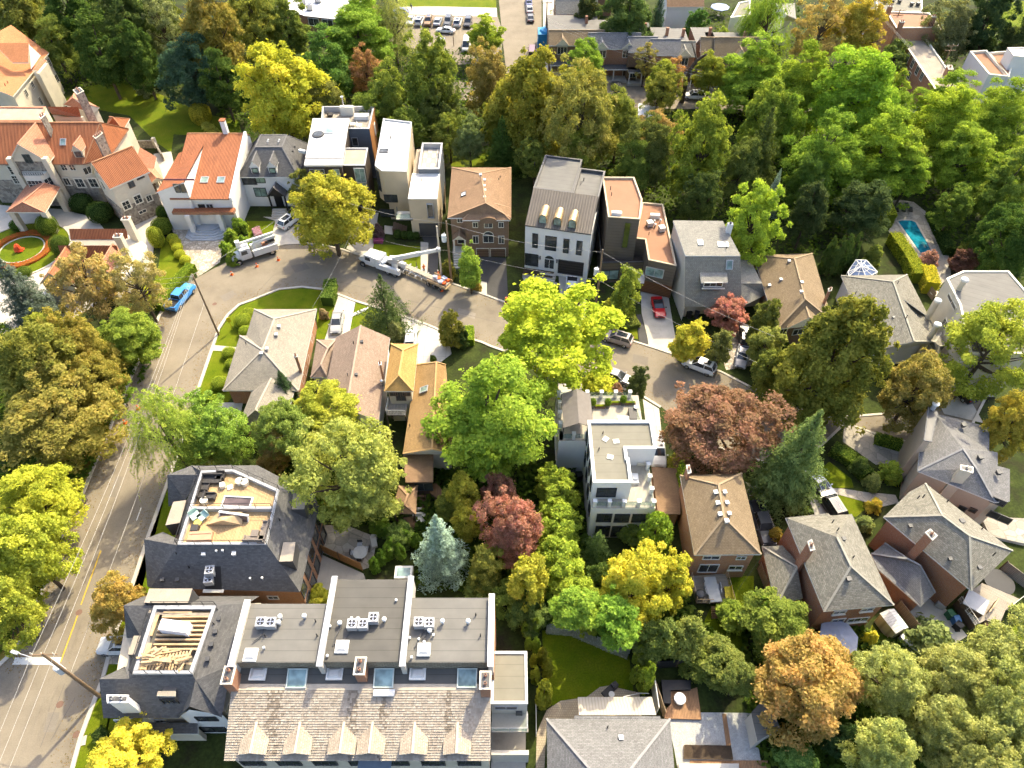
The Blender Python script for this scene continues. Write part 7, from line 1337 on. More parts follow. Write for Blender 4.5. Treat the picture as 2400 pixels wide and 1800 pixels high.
# --- top left ravine wood
W='trees of the ravine wood'
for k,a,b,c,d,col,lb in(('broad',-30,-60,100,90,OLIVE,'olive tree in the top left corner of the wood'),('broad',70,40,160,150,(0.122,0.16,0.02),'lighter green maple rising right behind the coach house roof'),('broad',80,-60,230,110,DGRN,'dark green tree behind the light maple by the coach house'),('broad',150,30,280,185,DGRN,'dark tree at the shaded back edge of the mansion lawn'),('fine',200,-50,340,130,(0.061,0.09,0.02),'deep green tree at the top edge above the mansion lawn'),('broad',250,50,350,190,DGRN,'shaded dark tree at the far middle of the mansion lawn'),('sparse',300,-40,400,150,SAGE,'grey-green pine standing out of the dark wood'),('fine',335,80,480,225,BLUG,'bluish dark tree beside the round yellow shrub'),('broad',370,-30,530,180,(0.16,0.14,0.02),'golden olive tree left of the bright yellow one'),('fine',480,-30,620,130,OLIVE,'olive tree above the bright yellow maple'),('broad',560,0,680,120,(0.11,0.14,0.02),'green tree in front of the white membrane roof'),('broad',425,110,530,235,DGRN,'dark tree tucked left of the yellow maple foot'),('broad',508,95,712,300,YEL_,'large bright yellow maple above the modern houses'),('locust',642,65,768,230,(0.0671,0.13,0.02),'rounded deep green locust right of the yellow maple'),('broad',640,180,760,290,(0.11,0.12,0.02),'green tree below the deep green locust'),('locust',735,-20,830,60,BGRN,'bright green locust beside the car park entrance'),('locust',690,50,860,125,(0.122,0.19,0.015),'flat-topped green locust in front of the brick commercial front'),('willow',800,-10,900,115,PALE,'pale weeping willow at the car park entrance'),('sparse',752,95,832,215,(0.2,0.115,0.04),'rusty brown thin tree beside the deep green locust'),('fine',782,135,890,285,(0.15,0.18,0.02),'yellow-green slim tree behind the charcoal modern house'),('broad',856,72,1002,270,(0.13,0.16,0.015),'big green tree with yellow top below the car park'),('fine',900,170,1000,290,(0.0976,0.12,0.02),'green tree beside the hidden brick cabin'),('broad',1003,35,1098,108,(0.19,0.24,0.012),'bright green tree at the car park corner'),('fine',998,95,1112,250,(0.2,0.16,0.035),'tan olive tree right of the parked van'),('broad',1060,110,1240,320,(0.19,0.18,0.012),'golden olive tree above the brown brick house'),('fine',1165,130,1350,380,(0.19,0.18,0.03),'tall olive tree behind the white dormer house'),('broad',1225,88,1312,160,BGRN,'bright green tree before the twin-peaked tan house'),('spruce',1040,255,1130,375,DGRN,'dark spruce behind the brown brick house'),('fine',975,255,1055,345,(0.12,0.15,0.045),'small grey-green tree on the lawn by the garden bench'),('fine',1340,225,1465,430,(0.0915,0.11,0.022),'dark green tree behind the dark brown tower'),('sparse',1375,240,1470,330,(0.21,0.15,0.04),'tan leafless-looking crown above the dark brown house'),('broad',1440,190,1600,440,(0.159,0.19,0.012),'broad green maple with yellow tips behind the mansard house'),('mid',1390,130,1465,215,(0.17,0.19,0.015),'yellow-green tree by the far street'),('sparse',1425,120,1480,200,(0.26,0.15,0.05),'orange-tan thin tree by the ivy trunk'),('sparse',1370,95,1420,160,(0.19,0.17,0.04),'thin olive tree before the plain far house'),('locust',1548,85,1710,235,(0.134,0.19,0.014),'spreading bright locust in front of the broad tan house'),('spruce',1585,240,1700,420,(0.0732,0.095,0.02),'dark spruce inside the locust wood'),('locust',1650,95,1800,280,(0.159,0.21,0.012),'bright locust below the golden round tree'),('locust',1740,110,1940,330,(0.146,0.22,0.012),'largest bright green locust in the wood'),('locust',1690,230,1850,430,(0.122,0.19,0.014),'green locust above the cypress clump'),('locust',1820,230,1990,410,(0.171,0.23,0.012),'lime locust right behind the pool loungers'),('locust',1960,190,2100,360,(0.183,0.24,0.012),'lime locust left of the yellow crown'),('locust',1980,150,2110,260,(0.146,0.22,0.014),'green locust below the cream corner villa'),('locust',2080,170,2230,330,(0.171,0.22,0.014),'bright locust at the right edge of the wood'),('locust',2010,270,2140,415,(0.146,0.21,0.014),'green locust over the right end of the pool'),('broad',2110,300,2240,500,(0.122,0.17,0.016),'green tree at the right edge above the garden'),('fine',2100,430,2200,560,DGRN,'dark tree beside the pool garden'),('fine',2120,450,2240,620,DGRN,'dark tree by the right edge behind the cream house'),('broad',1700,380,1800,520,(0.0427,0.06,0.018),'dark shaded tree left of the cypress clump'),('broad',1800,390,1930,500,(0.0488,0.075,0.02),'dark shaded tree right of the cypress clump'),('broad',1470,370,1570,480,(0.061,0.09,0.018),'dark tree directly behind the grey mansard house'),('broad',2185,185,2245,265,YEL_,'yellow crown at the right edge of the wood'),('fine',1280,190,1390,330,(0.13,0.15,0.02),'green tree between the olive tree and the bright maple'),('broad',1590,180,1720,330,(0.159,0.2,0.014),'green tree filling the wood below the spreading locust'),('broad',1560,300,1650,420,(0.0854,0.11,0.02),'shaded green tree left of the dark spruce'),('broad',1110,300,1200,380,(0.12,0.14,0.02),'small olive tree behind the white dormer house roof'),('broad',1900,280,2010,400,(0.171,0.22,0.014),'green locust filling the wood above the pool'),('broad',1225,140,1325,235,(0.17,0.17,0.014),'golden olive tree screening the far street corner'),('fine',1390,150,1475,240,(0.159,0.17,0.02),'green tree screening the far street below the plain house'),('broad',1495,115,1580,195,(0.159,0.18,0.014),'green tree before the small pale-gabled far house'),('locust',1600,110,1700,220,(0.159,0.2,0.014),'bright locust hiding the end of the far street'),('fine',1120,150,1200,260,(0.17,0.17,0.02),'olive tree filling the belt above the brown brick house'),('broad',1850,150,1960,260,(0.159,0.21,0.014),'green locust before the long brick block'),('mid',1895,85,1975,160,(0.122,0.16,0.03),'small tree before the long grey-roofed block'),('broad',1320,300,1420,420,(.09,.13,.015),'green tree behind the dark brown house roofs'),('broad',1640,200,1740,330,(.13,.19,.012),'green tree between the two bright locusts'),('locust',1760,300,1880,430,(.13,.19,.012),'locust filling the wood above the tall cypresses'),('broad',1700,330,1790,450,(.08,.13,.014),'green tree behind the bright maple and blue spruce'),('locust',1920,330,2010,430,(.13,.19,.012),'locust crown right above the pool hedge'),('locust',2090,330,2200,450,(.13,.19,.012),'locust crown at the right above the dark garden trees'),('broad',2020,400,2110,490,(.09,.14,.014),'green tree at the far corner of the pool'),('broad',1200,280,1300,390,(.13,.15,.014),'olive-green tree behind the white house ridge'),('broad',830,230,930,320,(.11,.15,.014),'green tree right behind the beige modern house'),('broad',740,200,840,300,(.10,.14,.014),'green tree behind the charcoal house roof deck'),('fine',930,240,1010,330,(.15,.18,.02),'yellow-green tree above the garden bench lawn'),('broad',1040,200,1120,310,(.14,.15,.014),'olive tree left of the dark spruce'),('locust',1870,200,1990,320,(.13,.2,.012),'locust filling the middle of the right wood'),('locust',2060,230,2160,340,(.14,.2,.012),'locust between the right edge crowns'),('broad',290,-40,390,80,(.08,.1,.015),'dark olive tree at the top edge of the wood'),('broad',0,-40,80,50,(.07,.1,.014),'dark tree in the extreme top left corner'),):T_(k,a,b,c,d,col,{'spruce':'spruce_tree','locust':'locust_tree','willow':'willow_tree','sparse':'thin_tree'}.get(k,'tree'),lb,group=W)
# --- far side
for k,a,b,c,d,col,lb in(('mid',1478,22,1535,78,(.06,.12,.02),'round dark green tree between far house roofs'),('broad',1290,-30,1425,100,(.055,.085,.02),'dark leafy tree above the far twin-peaked houses'),('spruce',1400,-20,1445,90,BLUG,'blue-green spruce rising among far houses'),('mid',1235,-20,1300,75,(.05,.065,.02),'dark brownish tree beside the ivy gable cottage'),('sparse',1245,-20,1290,60,(.2,.17,.03),'thin street tree beside the top street'),('willow',1598,-20,1725,110,(.17,.24,.02),'bright green weeping willow by the white townhouse'),('sparse',1715,-10,1835,125,(.24,.19,.05),'tan open tree left of the golden round one'),('fine',1788,-10,1920,125,(.30,.24,.02),'round golden-yellow tree at the top right'),('fine',1990,0,2110,130,(.13,.14,.05),'grey-green tree right of the brick building'),('broad',2070,-40,2190,130,(.035,.06,.02),'darkest tall tree near the top right corner'),('broad',2150,40,2250,150,(.045,.065,.018),'dark tree at the right edge under the top corner'),('mid',1540,60,1580,110,(.16,.2,.02),'small green tree behind the pale far gable'),):T_(k,a,b,c,d,col,'far_tree',lb,group='trees among the far houses')
# --- middle of the street
T_('broad',615,362,808,540,(.25,.245,.012),'street_tree','big yellow-green tree shading the street before the modern houses')
T_('mid',618,362,690,430,(.17,.18,.03),'street_tree','olive upper bough tree beside the charcoal modern house')
T_('mid',982,532,1048,630,(.16,.22,.02),'young_tree','small green tree between steps and dark driveway')
T_('spruce_open',765,585,895,725,(.05,.075,.02),'spruce_tree','ragged dark spruce on the lawn beside the derrick truck',clear=.5)
T_('column',948,665,1002,752,(.17,.165,.022),'upright_evergreen','bronze-green upright evergreen beside the concrete driveway','evergreen')
T_('column',985,700,1012,752,(.05,.08,.02),'upright_evergreen','small dark evergreen beside the bronze upright one','evergreen')
T_('openlocust',1022,608,1340,838,(.23,.265,.008),'locust_tree','wide yellow-lime locust leaning over the street with bare limbs',clear=5)
T_('locust',912,745,1195,1040,(.15,.215,.014),'locust_tree','huge lime-topped tree overhanging the golden roof',clear=2.2)
T_('mid',1312,568,1392,685,(.17,.20,.018),'young_tree','young green maple with orange tip by the dark brown house')
T_('mid',1528,638,1622,712,RBR,'japanese_maple','reddish japanese maple before the grey mansard house')
T_('mid',1438,693,1532,785,(.32,.29,.01),'tree','yellow-lime tree above the white parked car')
T_('mid',1528,708,1592,785,(.14,.145,.035),'tree','olive bush tree between yellow tree and black cars')
T_('cone',1655,622,1940,932,(.125,.135,.016),'tree','massive dark dense cone-shaped tree with golden top')
T_('fine',1895,742,2065,925,(.18,.16,.028),'tree','olive tree right of the massive dark cone-shaped one')
T_('mid',1610,700,1700,790,(.16,.17,.03),'tree','light olive tree before the tan house')
T_('mid',1620,740,1690,850,(.12,.14,.02),'tree','green bushy tree beside the copper beech')
T_('openlocust',2038,628,2240,870,(.20,.24,.02),'locust_tree','pale lime locust draped over the cream house')
T_('broad',2128,828,2245,1000,(.22,.19,.012),'tree','golden-green tree at the right edge by the taupe house')
T_('fine',1425,798,1688,1014,(.16,.088,.045),'copper_beech','big copper brown beech beside the street',clear=3)
T_('spruce',1632,868,1812,1105,(.10,.14,.035),'spruce_tree','tall blue-green spruce right of the copper beech')
T_('broad',1558,388,1695,565,(.20,.27,.012),'maple_tree','bright green maple behind the grey mansard house')
T_('spruce',1650,352,1692,480,BLUE,'spruce_tree','slim blue spruce behind the bright maple')
T_('mid',1348,788,1408,862,(.06,.075,.02),'young_tree','small dark tree by the terrace of the white modern house')
T_('shrub',1255,800,1335,860,LIME,'shrub','lime shrub beside the white terrace entrance','shrub')
T_('mid',1620,640,1690,740,(.11,.13,.02),'tree','green tree between japanese maple and tan house')
# --- left side
T_('spruce',-20,545,100,705,(.075,.10,.07),'weeping_spruce','drooping silver-blue spruce at the left edge',clear=1)
T_('sparse',115,535,255,690,(.26,.20,.055),'thin_tree','thin tan tree over the gatehouse dormer')
T_('sparse',235,540,352,680,(.25,.21,.06),'thin_tree','thin tan tree over the pale gatehouse side roof')
T_('mid',60,668,140,735,(.16,.17,.012),'tree','round yellow-green bush at the forecourt edge')
T_('fine',98,660,240,830,(.20,.17,.02),'tree','golden-brown tree left of the green one by the pole')
T_('broad',205,655,350,775,(.14,.19,.014),'tree','green tree overhanging the road beside the blue pickup')
T_('fine',150,750,272,880,(.19,.16,.02),'tree','golden tree at the road edge under the green one')
T_('fine',-40,680,185,900,(.16,.165,.02),'tree','large olive-gold tree at the left edge')
T_('fine',-30,790,245,1010,(.175,.155,.022),'tree','largest golden-brown tree beside the road')
T_('mid',220,800,280,870,BGRN,'tree','small bright green tree at the road edge')
T_('locust',-30,990,175,1180,(.25,.27,.012),'tree','bright lime tree leaning over the road')
T_('broad',-40,1080,140,1300,(.23,.26,.012),'tree','lime tree below the leaning one beside the road')
T_('broad',-70,1225,75,1400,(.22,.24,.015),'tree','yellow-green tree at the left edge above the stop line')
T_('fine',-40,1080,60,1250,(.10,.11,.03),'tree','dull grey-green tree at the far left edge')
T_('willow',265,815,445,1045,(.19,.235,.025),'willow_tree','feathery light green tree overhanging the road')
T_('fine',375,855,535,1015,(.12,.19,.018),'tree','dense green tree beside the feathery one')
T_('fine',192,1232,315,1375,(.26,.20,.03),'tree','olive-brown small tree before the mansard house')
T_('broad',165,1582,355,1720,(.40,.36,.008),'tree','vivid yellow tree at the bottom edge')
# --- back gardens
T_('fine',545,848,690,1000,(.13,.18,.025),'tree','green garden tree behind the bungalow wing')
T_('fine',625,818,812,960,(.24,.25,.014),'tree','yellow-green tree in front of the pinkish roof')
T_('spruce',582,795,648,880,(.045,.08,.028),'young_spruce','small dark spruce against the bungalow roof')
T_('fine',632,885,888,1150,(.225,.25,.04),'tree','huge fine-leaved light green tree behind the roof decks',clear=2)
T_('fine',550,930,640,1020,(.18,.14,.03),'tree','brownish tree behind the sunny roof decks')
T_('spruce',885,1098,1015,1258,BLUE,'blue_spruce','silvery blue spruce in the garden',clear=.1)
T_('fine',1028,1050,1178,1240,(.25,.12,.07),'red_maple','reddish maple right of the blue spruce',clear=1)
T_('mid',1035,1015,1120,1110,(.17,.09,.05),'red_maple','brown-red maple above the larger reddish one',clear=1)
for i,(a,b,c,d)in enumerate(((955,1015,1040,1110),(975,1080,1045,1180))):T_('mid',a,b,c,d,(.25,.24,.012),'garden_tree',('upper' if i==0 else 'lower')+' yellow-green tree between blue spruce and golden roof')
for i,(x,y,w)in enumerate(((1200,1040,44),(1205,1080,46),(1210,1120,48),(1205,1160,50),(1200,1200,52),(1215,1240,52),(1235,1280,52),(1270,1310,50))):T_('mid',x-w,y-w,x+w,y+w,(.19,.24,.012),'hedge_tree',('topmost','second','third','fourth','fifth','sixth','seventh','lowest')[i]+' bright tree of the tall hedge left of the white modern house','hedge',clear=1.0,group='tall hedge left of the white modern house')
for a,b,c,d,col,lb in((1000,1225,1090,1300,(.11,.14,.02),'olive bush right below the blue spruce'),(1060,1250,1150,1330,(.13,.17,.02),'green bush below the yellow-green garden tree'),(930,1060,1000,1130,(.16,.18,.02),'yellow-green bush beside the garden pavilion steps'),(1120,1130,1190,1200,(.2,.2,.015),'lime bush beside the reddish maple'),(1260,1210,1320,1280,(.08,.12,.02),'dark bush below the small open spruce'),(1330,1120,1390,1180,(.1,.14,.02),'green bush at the foot of the white modern house'),(820,1130,900,1190,(.08,.12,.02),'dark bush under the huge fine-leaved tree'),(1470,1400,1560,1470,(.13,.16,.02),'olive bush above the hot-tub deck fence')):T_('mid',a,b,c,d,col,'garden_bush',lb,'bush',clear=.2)
T_('mid',1090,1185,1200,1310,(.26,.25,.012),'garden_tree','yellow-green tree below the reddish maple')
T_('mid',1000,1170,1100,1270,(.17,.17,.02),'garden_tree','olive bush tree between blue spruce and yellow-green tree')
T_('column',1378,1100,1452,1200,(.17,.25,.015),'upright_evergreen','bright green cone at the corner of the white modern house','evergreen')
T_('spruce_open',1258,1135,1325,1215,(.09,.14,.03),'young_spruce','small open spruce below the white modern house')
T_('broad',1280,1158,1465,1378,(.30,.28,.008),'golden_tree','big golden-yellow tree in the middle garden',clear=1.2)
T_('mid',1395,1170,1505,1330,(.29,.27,.008),'golden_tree','golden-yellow tree reaching towards the timber deck')
for a,b,c,d,col,lb in((1180,1255,1300,1370,BGRN,'bright green bush at the back of the shaded lawn'),(1270,1270,1400,1395,(.12,.2,.012),'green bush below the golden tree'),(1090,1290,1190,1360,(.08,.12,.02),'dark bush behind the cypress row'),(1360,1330,1460,1440,(.11,.14,.025),'olive bush right of the twin cypress clump'),(1440,1320,1540,1430,(.14,.165,.03),'olive shrub below the timber deck steps'),(1495,1370,1615,1480,(.13,.16,.025),'pale shrub left of the orange-brown tree'),(1540,1300,1620,1350,(.15,.2,.015),'bush beside the sunny back lawn')):T_('mid',a,b,c,d,col,'garden_bush',lb,'bush',clear=6.0 if 'shaded lawn' in lb or 'golden tree' in lb else 0.5)
T_('fine',1605,1335,1875,1600,(.24,.165,.035),'orange_tree','large orange-brown tree at the lower right',clear=1.5)
T_('broad',1590,1275,1775,1420,(.13,.17,.018),'tree','green tree before the brick house with annex',clear=1)
T_('column',1622,1280,1668,1350,(.14,.22,.015),'upright_evergreen','clipped bright cone at the hedge end by the annex','evergreen')
for i,(a,b,c,d,k)in enumerate(((1840,1390,2010,1560,'fine'),(1980,1370,2150,1540,'fine'),(2080,1320,2260,1500,'fine'),(1960,1490,2130,1660,'fine'),(2080,1440,2260,1640,'fine'),(1830,1530,1990,1720,'fine'),(2030,1570,2200,1760,'fine'),(2140,1560,2300,1750,'fine'))):
 T_(k,a,b,c,d,(.215,.23,.055),'pale_tree',('pale olive crown beside the orange-brown tree','pale olive crown below the grey-green shrub','pale olive crown at the right edge under the raised deck','pale olive crown in the middle of the lower right clump','pale olive crown at the right edge, second from the bottom','pale olive crown at the bottom left of the clump','pale olive crown at the bottom of the clump','pale olive crown in the bottom right corner')[i],group='pale trees in the lower right corner',clear=2)
T_('shrub',1965,1332,2075,1432,(.12,.15,.045),'shrub','round grey-green shrub beside the cream shed','shrub')
T_('mid',1672,1595,1775,1690,(.10,.17,.03),'shrub','green shrub at the bottom edge right of the gravel court','shrub',clear=0)
T_('fine',1560,1420,1640,1510,(.13,.16,.03),'tree','olive tree above the hot tub deck')
T_('mid',1780,1540,1850,1640,(.04,.07,.02),'tree','dark tree between orange-brown tree and willows',clear=0)
def S_(kind,x0,y0,x1,y1,col,name,label,cat='shrub',group=None):return tree(kind,x0,y0,x1,y1,col,name,label,cat,0.0,group)
def QB(rc,x0,y0,x1,y1):
 a,b=px(rc,x0,y0),px(rc,x1,y1);return a[0]/1.085,a[1]/1.085,b[0]/1.085,b[1]/1.085
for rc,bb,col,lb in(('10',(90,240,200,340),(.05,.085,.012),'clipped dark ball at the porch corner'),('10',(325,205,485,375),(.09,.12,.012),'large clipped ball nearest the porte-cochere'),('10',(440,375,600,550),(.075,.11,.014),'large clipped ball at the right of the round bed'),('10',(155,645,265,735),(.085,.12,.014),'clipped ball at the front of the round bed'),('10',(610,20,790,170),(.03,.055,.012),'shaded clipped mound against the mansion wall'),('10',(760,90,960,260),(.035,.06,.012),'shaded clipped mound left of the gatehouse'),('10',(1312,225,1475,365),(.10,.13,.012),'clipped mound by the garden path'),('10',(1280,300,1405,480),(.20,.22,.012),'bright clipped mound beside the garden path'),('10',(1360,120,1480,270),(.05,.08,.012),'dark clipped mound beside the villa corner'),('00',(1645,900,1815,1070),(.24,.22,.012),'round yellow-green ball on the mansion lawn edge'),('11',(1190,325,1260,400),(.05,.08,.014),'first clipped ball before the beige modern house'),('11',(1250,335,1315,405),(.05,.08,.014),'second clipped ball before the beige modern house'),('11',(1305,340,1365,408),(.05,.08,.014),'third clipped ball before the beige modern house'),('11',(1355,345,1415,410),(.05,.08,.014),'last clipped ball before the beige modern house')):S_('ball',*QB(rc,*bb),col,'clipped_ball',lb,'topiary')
for i,(x,y)in enumerate(((1490,395),(1515,433),(1530,475),(1552,535),(1600,582))):S_('ball',*QB('10',x-45,y-22,x+45,y+28),(.30,.31,.012),'box_ball',('topmost','second','middle','fourth','lowest')[i]+' of five small yellow-green balls edging the flagstone drive','topiary','small balls edging the flagstone drive')
for i,(x,y,w)in enumerate(((500,325,90),(530,440,70),(350,670,70),(370,790,60),(250,1000,85),(560,250,70))):S_('ball',*QB('A',0,0,1,1)[:0]or[k/1.085 for k in(px('A',x-w,y-w*.6)+px('A',x+w,y+w*.7))],(.19,.23,.012),'clipped_mound',('upper clipped mound left of the bungalow','second clipped mound left of the bungalow','clipped mound by the bungalow path','small clipped mound below the bungalow path','large clipped mound at the bungalow lower corner','clipped mound at the bungalow top corner')[i],'topiary')
cy=[(90,250,155,380),(140,265,205,400),(80,390,150,520),(165,345,245,520),(110,520,175,640),(175,525,250,660),(215,610,315,760),(155,665,220,780),(260,700,360,880),(155,770,245,920),(205,855,350,1160)]
for i,bb in enumerate(cy):T_('column',*QB('32',*bb),(.13,.19,.014)if i<6 else(.20,.21,.014),'cypress','bright cypress number %s down the row beside the flat-roofed block'%('one','two','three','four','five','six','seven','eight','nine','ten','eleven')[i],'cypress',group='cypress row beside the flat-roofed block',clear=.05)
for i,bb in enumerate(((1165,545,1255,680),(1050,585,1140,760),(1125,640,1215,800),(1025,720,1110,960),(1100,720,1240,1000))):T_('column',*QB('32',*bb),(.17,.23,.014),'cypress',('tallest rear','upper left','upper right','lower left','broad front')[i]+' cypress of the clump between lawn and hot-tub deck','cypress',group='cypress clump by the deck',clear=.05)
for i,(x,y)in enumerate(((1020,1235),(1085,1255),(1150,1270),(1225,1300),(1290,1320),(1380,1350),(1160,1385),(1240,1440),(1080,1490),(1020,1560),(1130,1450))):T_('column',*QB('21',x-45,y-75,x+50,y+75),(.11,.19,.016),'thuja',('first','second','third','fourth','fifth','sixth','seventh','eighth','ninth','tenth','last')[i]+' small thuja around the round patio table, counted from the top','thuja',group='thujas around the patio',clear=0)
for i,bb in enumerate(((480,310,570,760),(540,330,640,790),(610,300,710,770),(690,310,785,720))):T_('column',*QB('13',*bb),(.06,.10,.02),'tall_cypress',('leftmost','second','third','rightmost')[i]+' of four tall dark cypresses behind the tan house','cypress',group='tall dark cypresses',clear=.1)
T_('mid',*QB('13',1550,480,1810,700),(.12,.06,.04),'japanese_maple','dark purple japanese maple at the pool end',clear=.3)
T_('mid',*QB('13',1300,500,1490,680),(.24,.13,.085),'japanese_maple','pinkish japanese maple at the pool foot',clear=.3)
for rc,bb,col,lb in(('13',(840,430,1000,660),(.13,.16,.025),'mixed shrub between conservatory and pool hedge'),('13',(1850,490,2010,660),(.20,.22,.05),'pale shrub right of the dark japanese maple'),('13',(2080,620,2200,740),(.05,.08,.02),'dark round shrub behind the cream house'),('13',(1680,330,1860,560),(.17,.19,.03),'light shrub on the far side of the pool'),('13',(1960,560,2120,680),(.09,.1,.03),'olive shrub behind the cream house'),('11',(1600,590,1740,760),(.12,.12,.02),'shrub at the foot of the utility pole'),('11',(1840,740,1950,850),(.20,.14,.02),'orange-tinted shrub by the dark driveway'),('11',(1120,1110,1280,1300),(.12,.13,.045),'grey-green shrub at the pinkish house corner'),('11',(540,950,630,1150),(.22,.17,.08),'faded pinkish shrub beside the silver car drive'),('12',(60,740,140,900),(.12,.19,.02),'sapling at the front walk of the white dormer house'),('12',(760,930,920,1100),(.20,.2,.02),'yellow-green shrub by the street utility pole'),('23',(840,970,990,1110),(.32,.27,.012),'yellow shrub beside the oval lawn'),('23',(760,1120,930,1290),(.15,.18,.05),'pale green shrub between the two pale grey roofs'),('23',(290,1040,360,1110),(.16,.2,.02),'tiny bright shrub under the tall spruce'),('23',(0,1220,140,1380),(.24,.19,.02),'golden shrub by the brick house annex'),('23',(970,650,1180,850),(.19,.25,.02),'lime shrub before the taupe house'),('23',(720,600,880,800),(.09,.13,.025),'dark shrub beside the stone driveway'),('23',(830,760,1000,920),(.14,.16,.04),'flowering shrub before the taupe house'),('31',(400,130,640,250),(.27,.27,.015),'yellow-green shrub between mansard house and row'),('33',(820,430,950,620),(.36,.33,.02),'yellow flowering shrub beside the cream shed'),('00',(1740,1060,1880,1160),(.24,.24,.03),'low pale shrub behind the villa chimney'),('00',(1290,560,1440,740),(.14,.14,.03),'sunlit bush at the far lawn edge'),('00',(1170,740,1330,820),(.13,.16,.06),'grey-green low bush at the shaded lawn edge'),('11',(1000,270,1120,400),(.09,.06,.06),'dark purple shrub beside the beige house walk'),('10',(1300,900,1420,1010),(.20,.22,.015),'lime shrub by the pickup kerb'),('10',(1160,780,1300,900),(.30,.31,.02),'yellow shrub at the foot of the gatehouse wall'),('12',(1440,1350,1560,1460),(.28,.28,.015),'small lime shrub left of the white parked car'),('22',(640,0,850,140),(.24,.27,.015),'lime tree top behind the white terrace'),('22',(850,0,970,130),(.20,.12,.07),'brownish grass clump behind the white terrace'),('22',(1340,640,1560,720),(.20,.2,.02),'golden ground shrub under the copper beech'),('11',(1500,1400,1565,1480),(.07,.1,.02),'tiny dark evergreen on the concrete drive')):S_('shrub',*QB(rc,*bb),col,'shrub',lb)
for i,(x,y,w)in enumerate(((2000,150,130),(2060,270,120),(1990,380,120),(1960,480,110),(2000,560,100),(2110,420,90))):S_('shrub',*QB('10',x-w/2,y-w/2,x+w/2+20,y+w/2+30),(.13,.19,.015),'border_shrub',('top','second','third','fourth','lowest','outer')[i]+' green shrub of the border beside the flagstone drive',group='border beside the flagstone drive')
# --- hedges and beds built in place
def hedge(pts,w,h,col,name,label,cat='hedge',dens=70,ls=.13,mat=None):
 P=[xy(p)for p in pts];C,N=[],[];core=MB()
 for i in range(len(P)-1):
  a,b=P[i],P[i+1];L=(b-a).length;t=(b-a).normalized();n=Vector((-t.y,t.x,0));m=int(L*(w+2*h)*dens);s=nr.uniform(-.1,L+.1,m);f=nr.uniform(0,w+2*h,m)
  for k in range(m):
   if f[k]<h:z,d,nn=f[k],-w/2,-n
   elif f[k]<h+w:z,d,nn=h,f[k]-h-w/2,Vector((0,0,1))
   else:z,d,nn=f[k]-h-w,w/2,n
   c=a+t*s[k]+n*d;C.append((c.x,c.y,z));N.append(tuple(nn))
  core.beam(xy(a,h*.48)-t*.05,xy(b,h*.48)+t*.05,w*.94,h*.95)
 C=np.array(C)+nr.normal(size=(len(C),3))*.05;N=np.array(N)+nr.normal(size=(len(C),3))*.45;base=P[0]
 t_=thing(name,label,cat,base);me=leaf_mesh('foliage',C-np.array([base.x,base.y,0]),N,ls*nr.uniform(.6,1.2,len(C)),nr.uniform(.2,.8,len(C)),mat or LEAF)
 ob=bpy.data.objects.new('foliage',me);COL.objects.link(ob);ob.parent=t_;ob.color=(*col,1);cb=core.build('core',LEAF,t_);cb.color=(*col,1);return t_
hedge([q('11',650,800,.6),q('11',640,900,.6),q('11',620,960,.6)],1.9,1.8,(.10,.15,.02),'hedge','loose green hedge between corner lawn and silver car drive')
hedge([q('11',1845,1190,.5),q('11',1845,1310,.5)],1.3,1.4,(.19,.25,.012),'hedge','bright clipped hedge block by the street',ls=.1)
hedge([q('10',1660,650,.7),q('10',1500,830,.7),q('10',1360,1000,.7)],1.6,1.5,(.16,.21,.012),'hedge','clipped hedge behind the blue pickup',ls=.1)
hedge([q('13',1085,390,1.2),q('13',1210,570,1.2),q('13',1300,740,1.2)],1.9,2.2,(.21,.23,.012),'hedge','tall yellow-green hedge along the near side of the pool')
hedge([q('13',990,130,1.4),q('13',1040,250,1.4)],2.0,2.8,(.19,.22,.012),'hedge','tall hedge corner at the head of the pool')
hedge([q('13',1360,680,1.2),q('13',1410,830,1.2)],2.0,2.4,(.34,.30,.01),'hedge','golden hedge between pool path and pale grey house')
hedge([q('13',1420,160,1.2),q('13',1500,330,1.2),q('13',1580,500,1.2)],1.6,1.6,(.05,.08,.015),'hedge','dark hedge along the far side of the pool')
hedge([q('23',560,560,.6),q('23',700,640,.6),q('23',850,790,.6)],1.8,1.3,(.09,.13,.014),'hedge','clipped hedge below the stone driveway')
hedge([q('23',930,470,.5),q('23',1150,530,.5)],1.4,1.0,(.12,.17,.014),'hedge','low hedge above the stone driveway')
hedge([q('20',1700,130,.4),q('20',1880,130,.4)],1.0,.9,(.19,.25,.012),'hedge','low bright hedge at the bungalow lower corner',ls=.1)
hedge([q('32',2130,190,1.0),q('32',2160,420,1.0)],1.8,2.2,(.13,.2,.014),'hedge','green hedge between back lawn and annex',ls=.12)
hedge([q('12',130,840,.4),q('12',270,850,.4)],2.0,.9,(.06,.10,.014),'hedge','dark low hedge before the white dormer house')
hedge([q('12',960,1040,.4),q('12',1040,1170,.4)],2.6,.8,(.15,.17,.03),'ground_cover','pale ground cover mound before the dark brown house','ground cover')
hedge([q('22',1430,800,2.6),q('22',1470,960,2.6)],.5,5.8,(.16,.21,.012),'ivy','bright green ivy climbing the brown-roofed house wall','ivy',40)
hedge([q('30',850,1350,.4),q('30',900,1420,.4)],1.2,1.0,(.04,.06,.012),'clipped_hedge','dark clipped hedge before the white chimney house')
hedge([q('32',300,460,.1),q('32',520,480,.1),q('32',800,600,.1),q('32',1000,680,.1)],1.0,.5,(.40,.42,.32),'flower_border','white flowering border along the shaded lawn','flower border',60,.08,PETAL)
hedge([q('11',1020,425,.2),q('11',1095,425,.2)],.8,.6,(.42,.10,.28),'flower_bed','pink flowers at the driveway corner','flower bed',90,.08,PETAL)
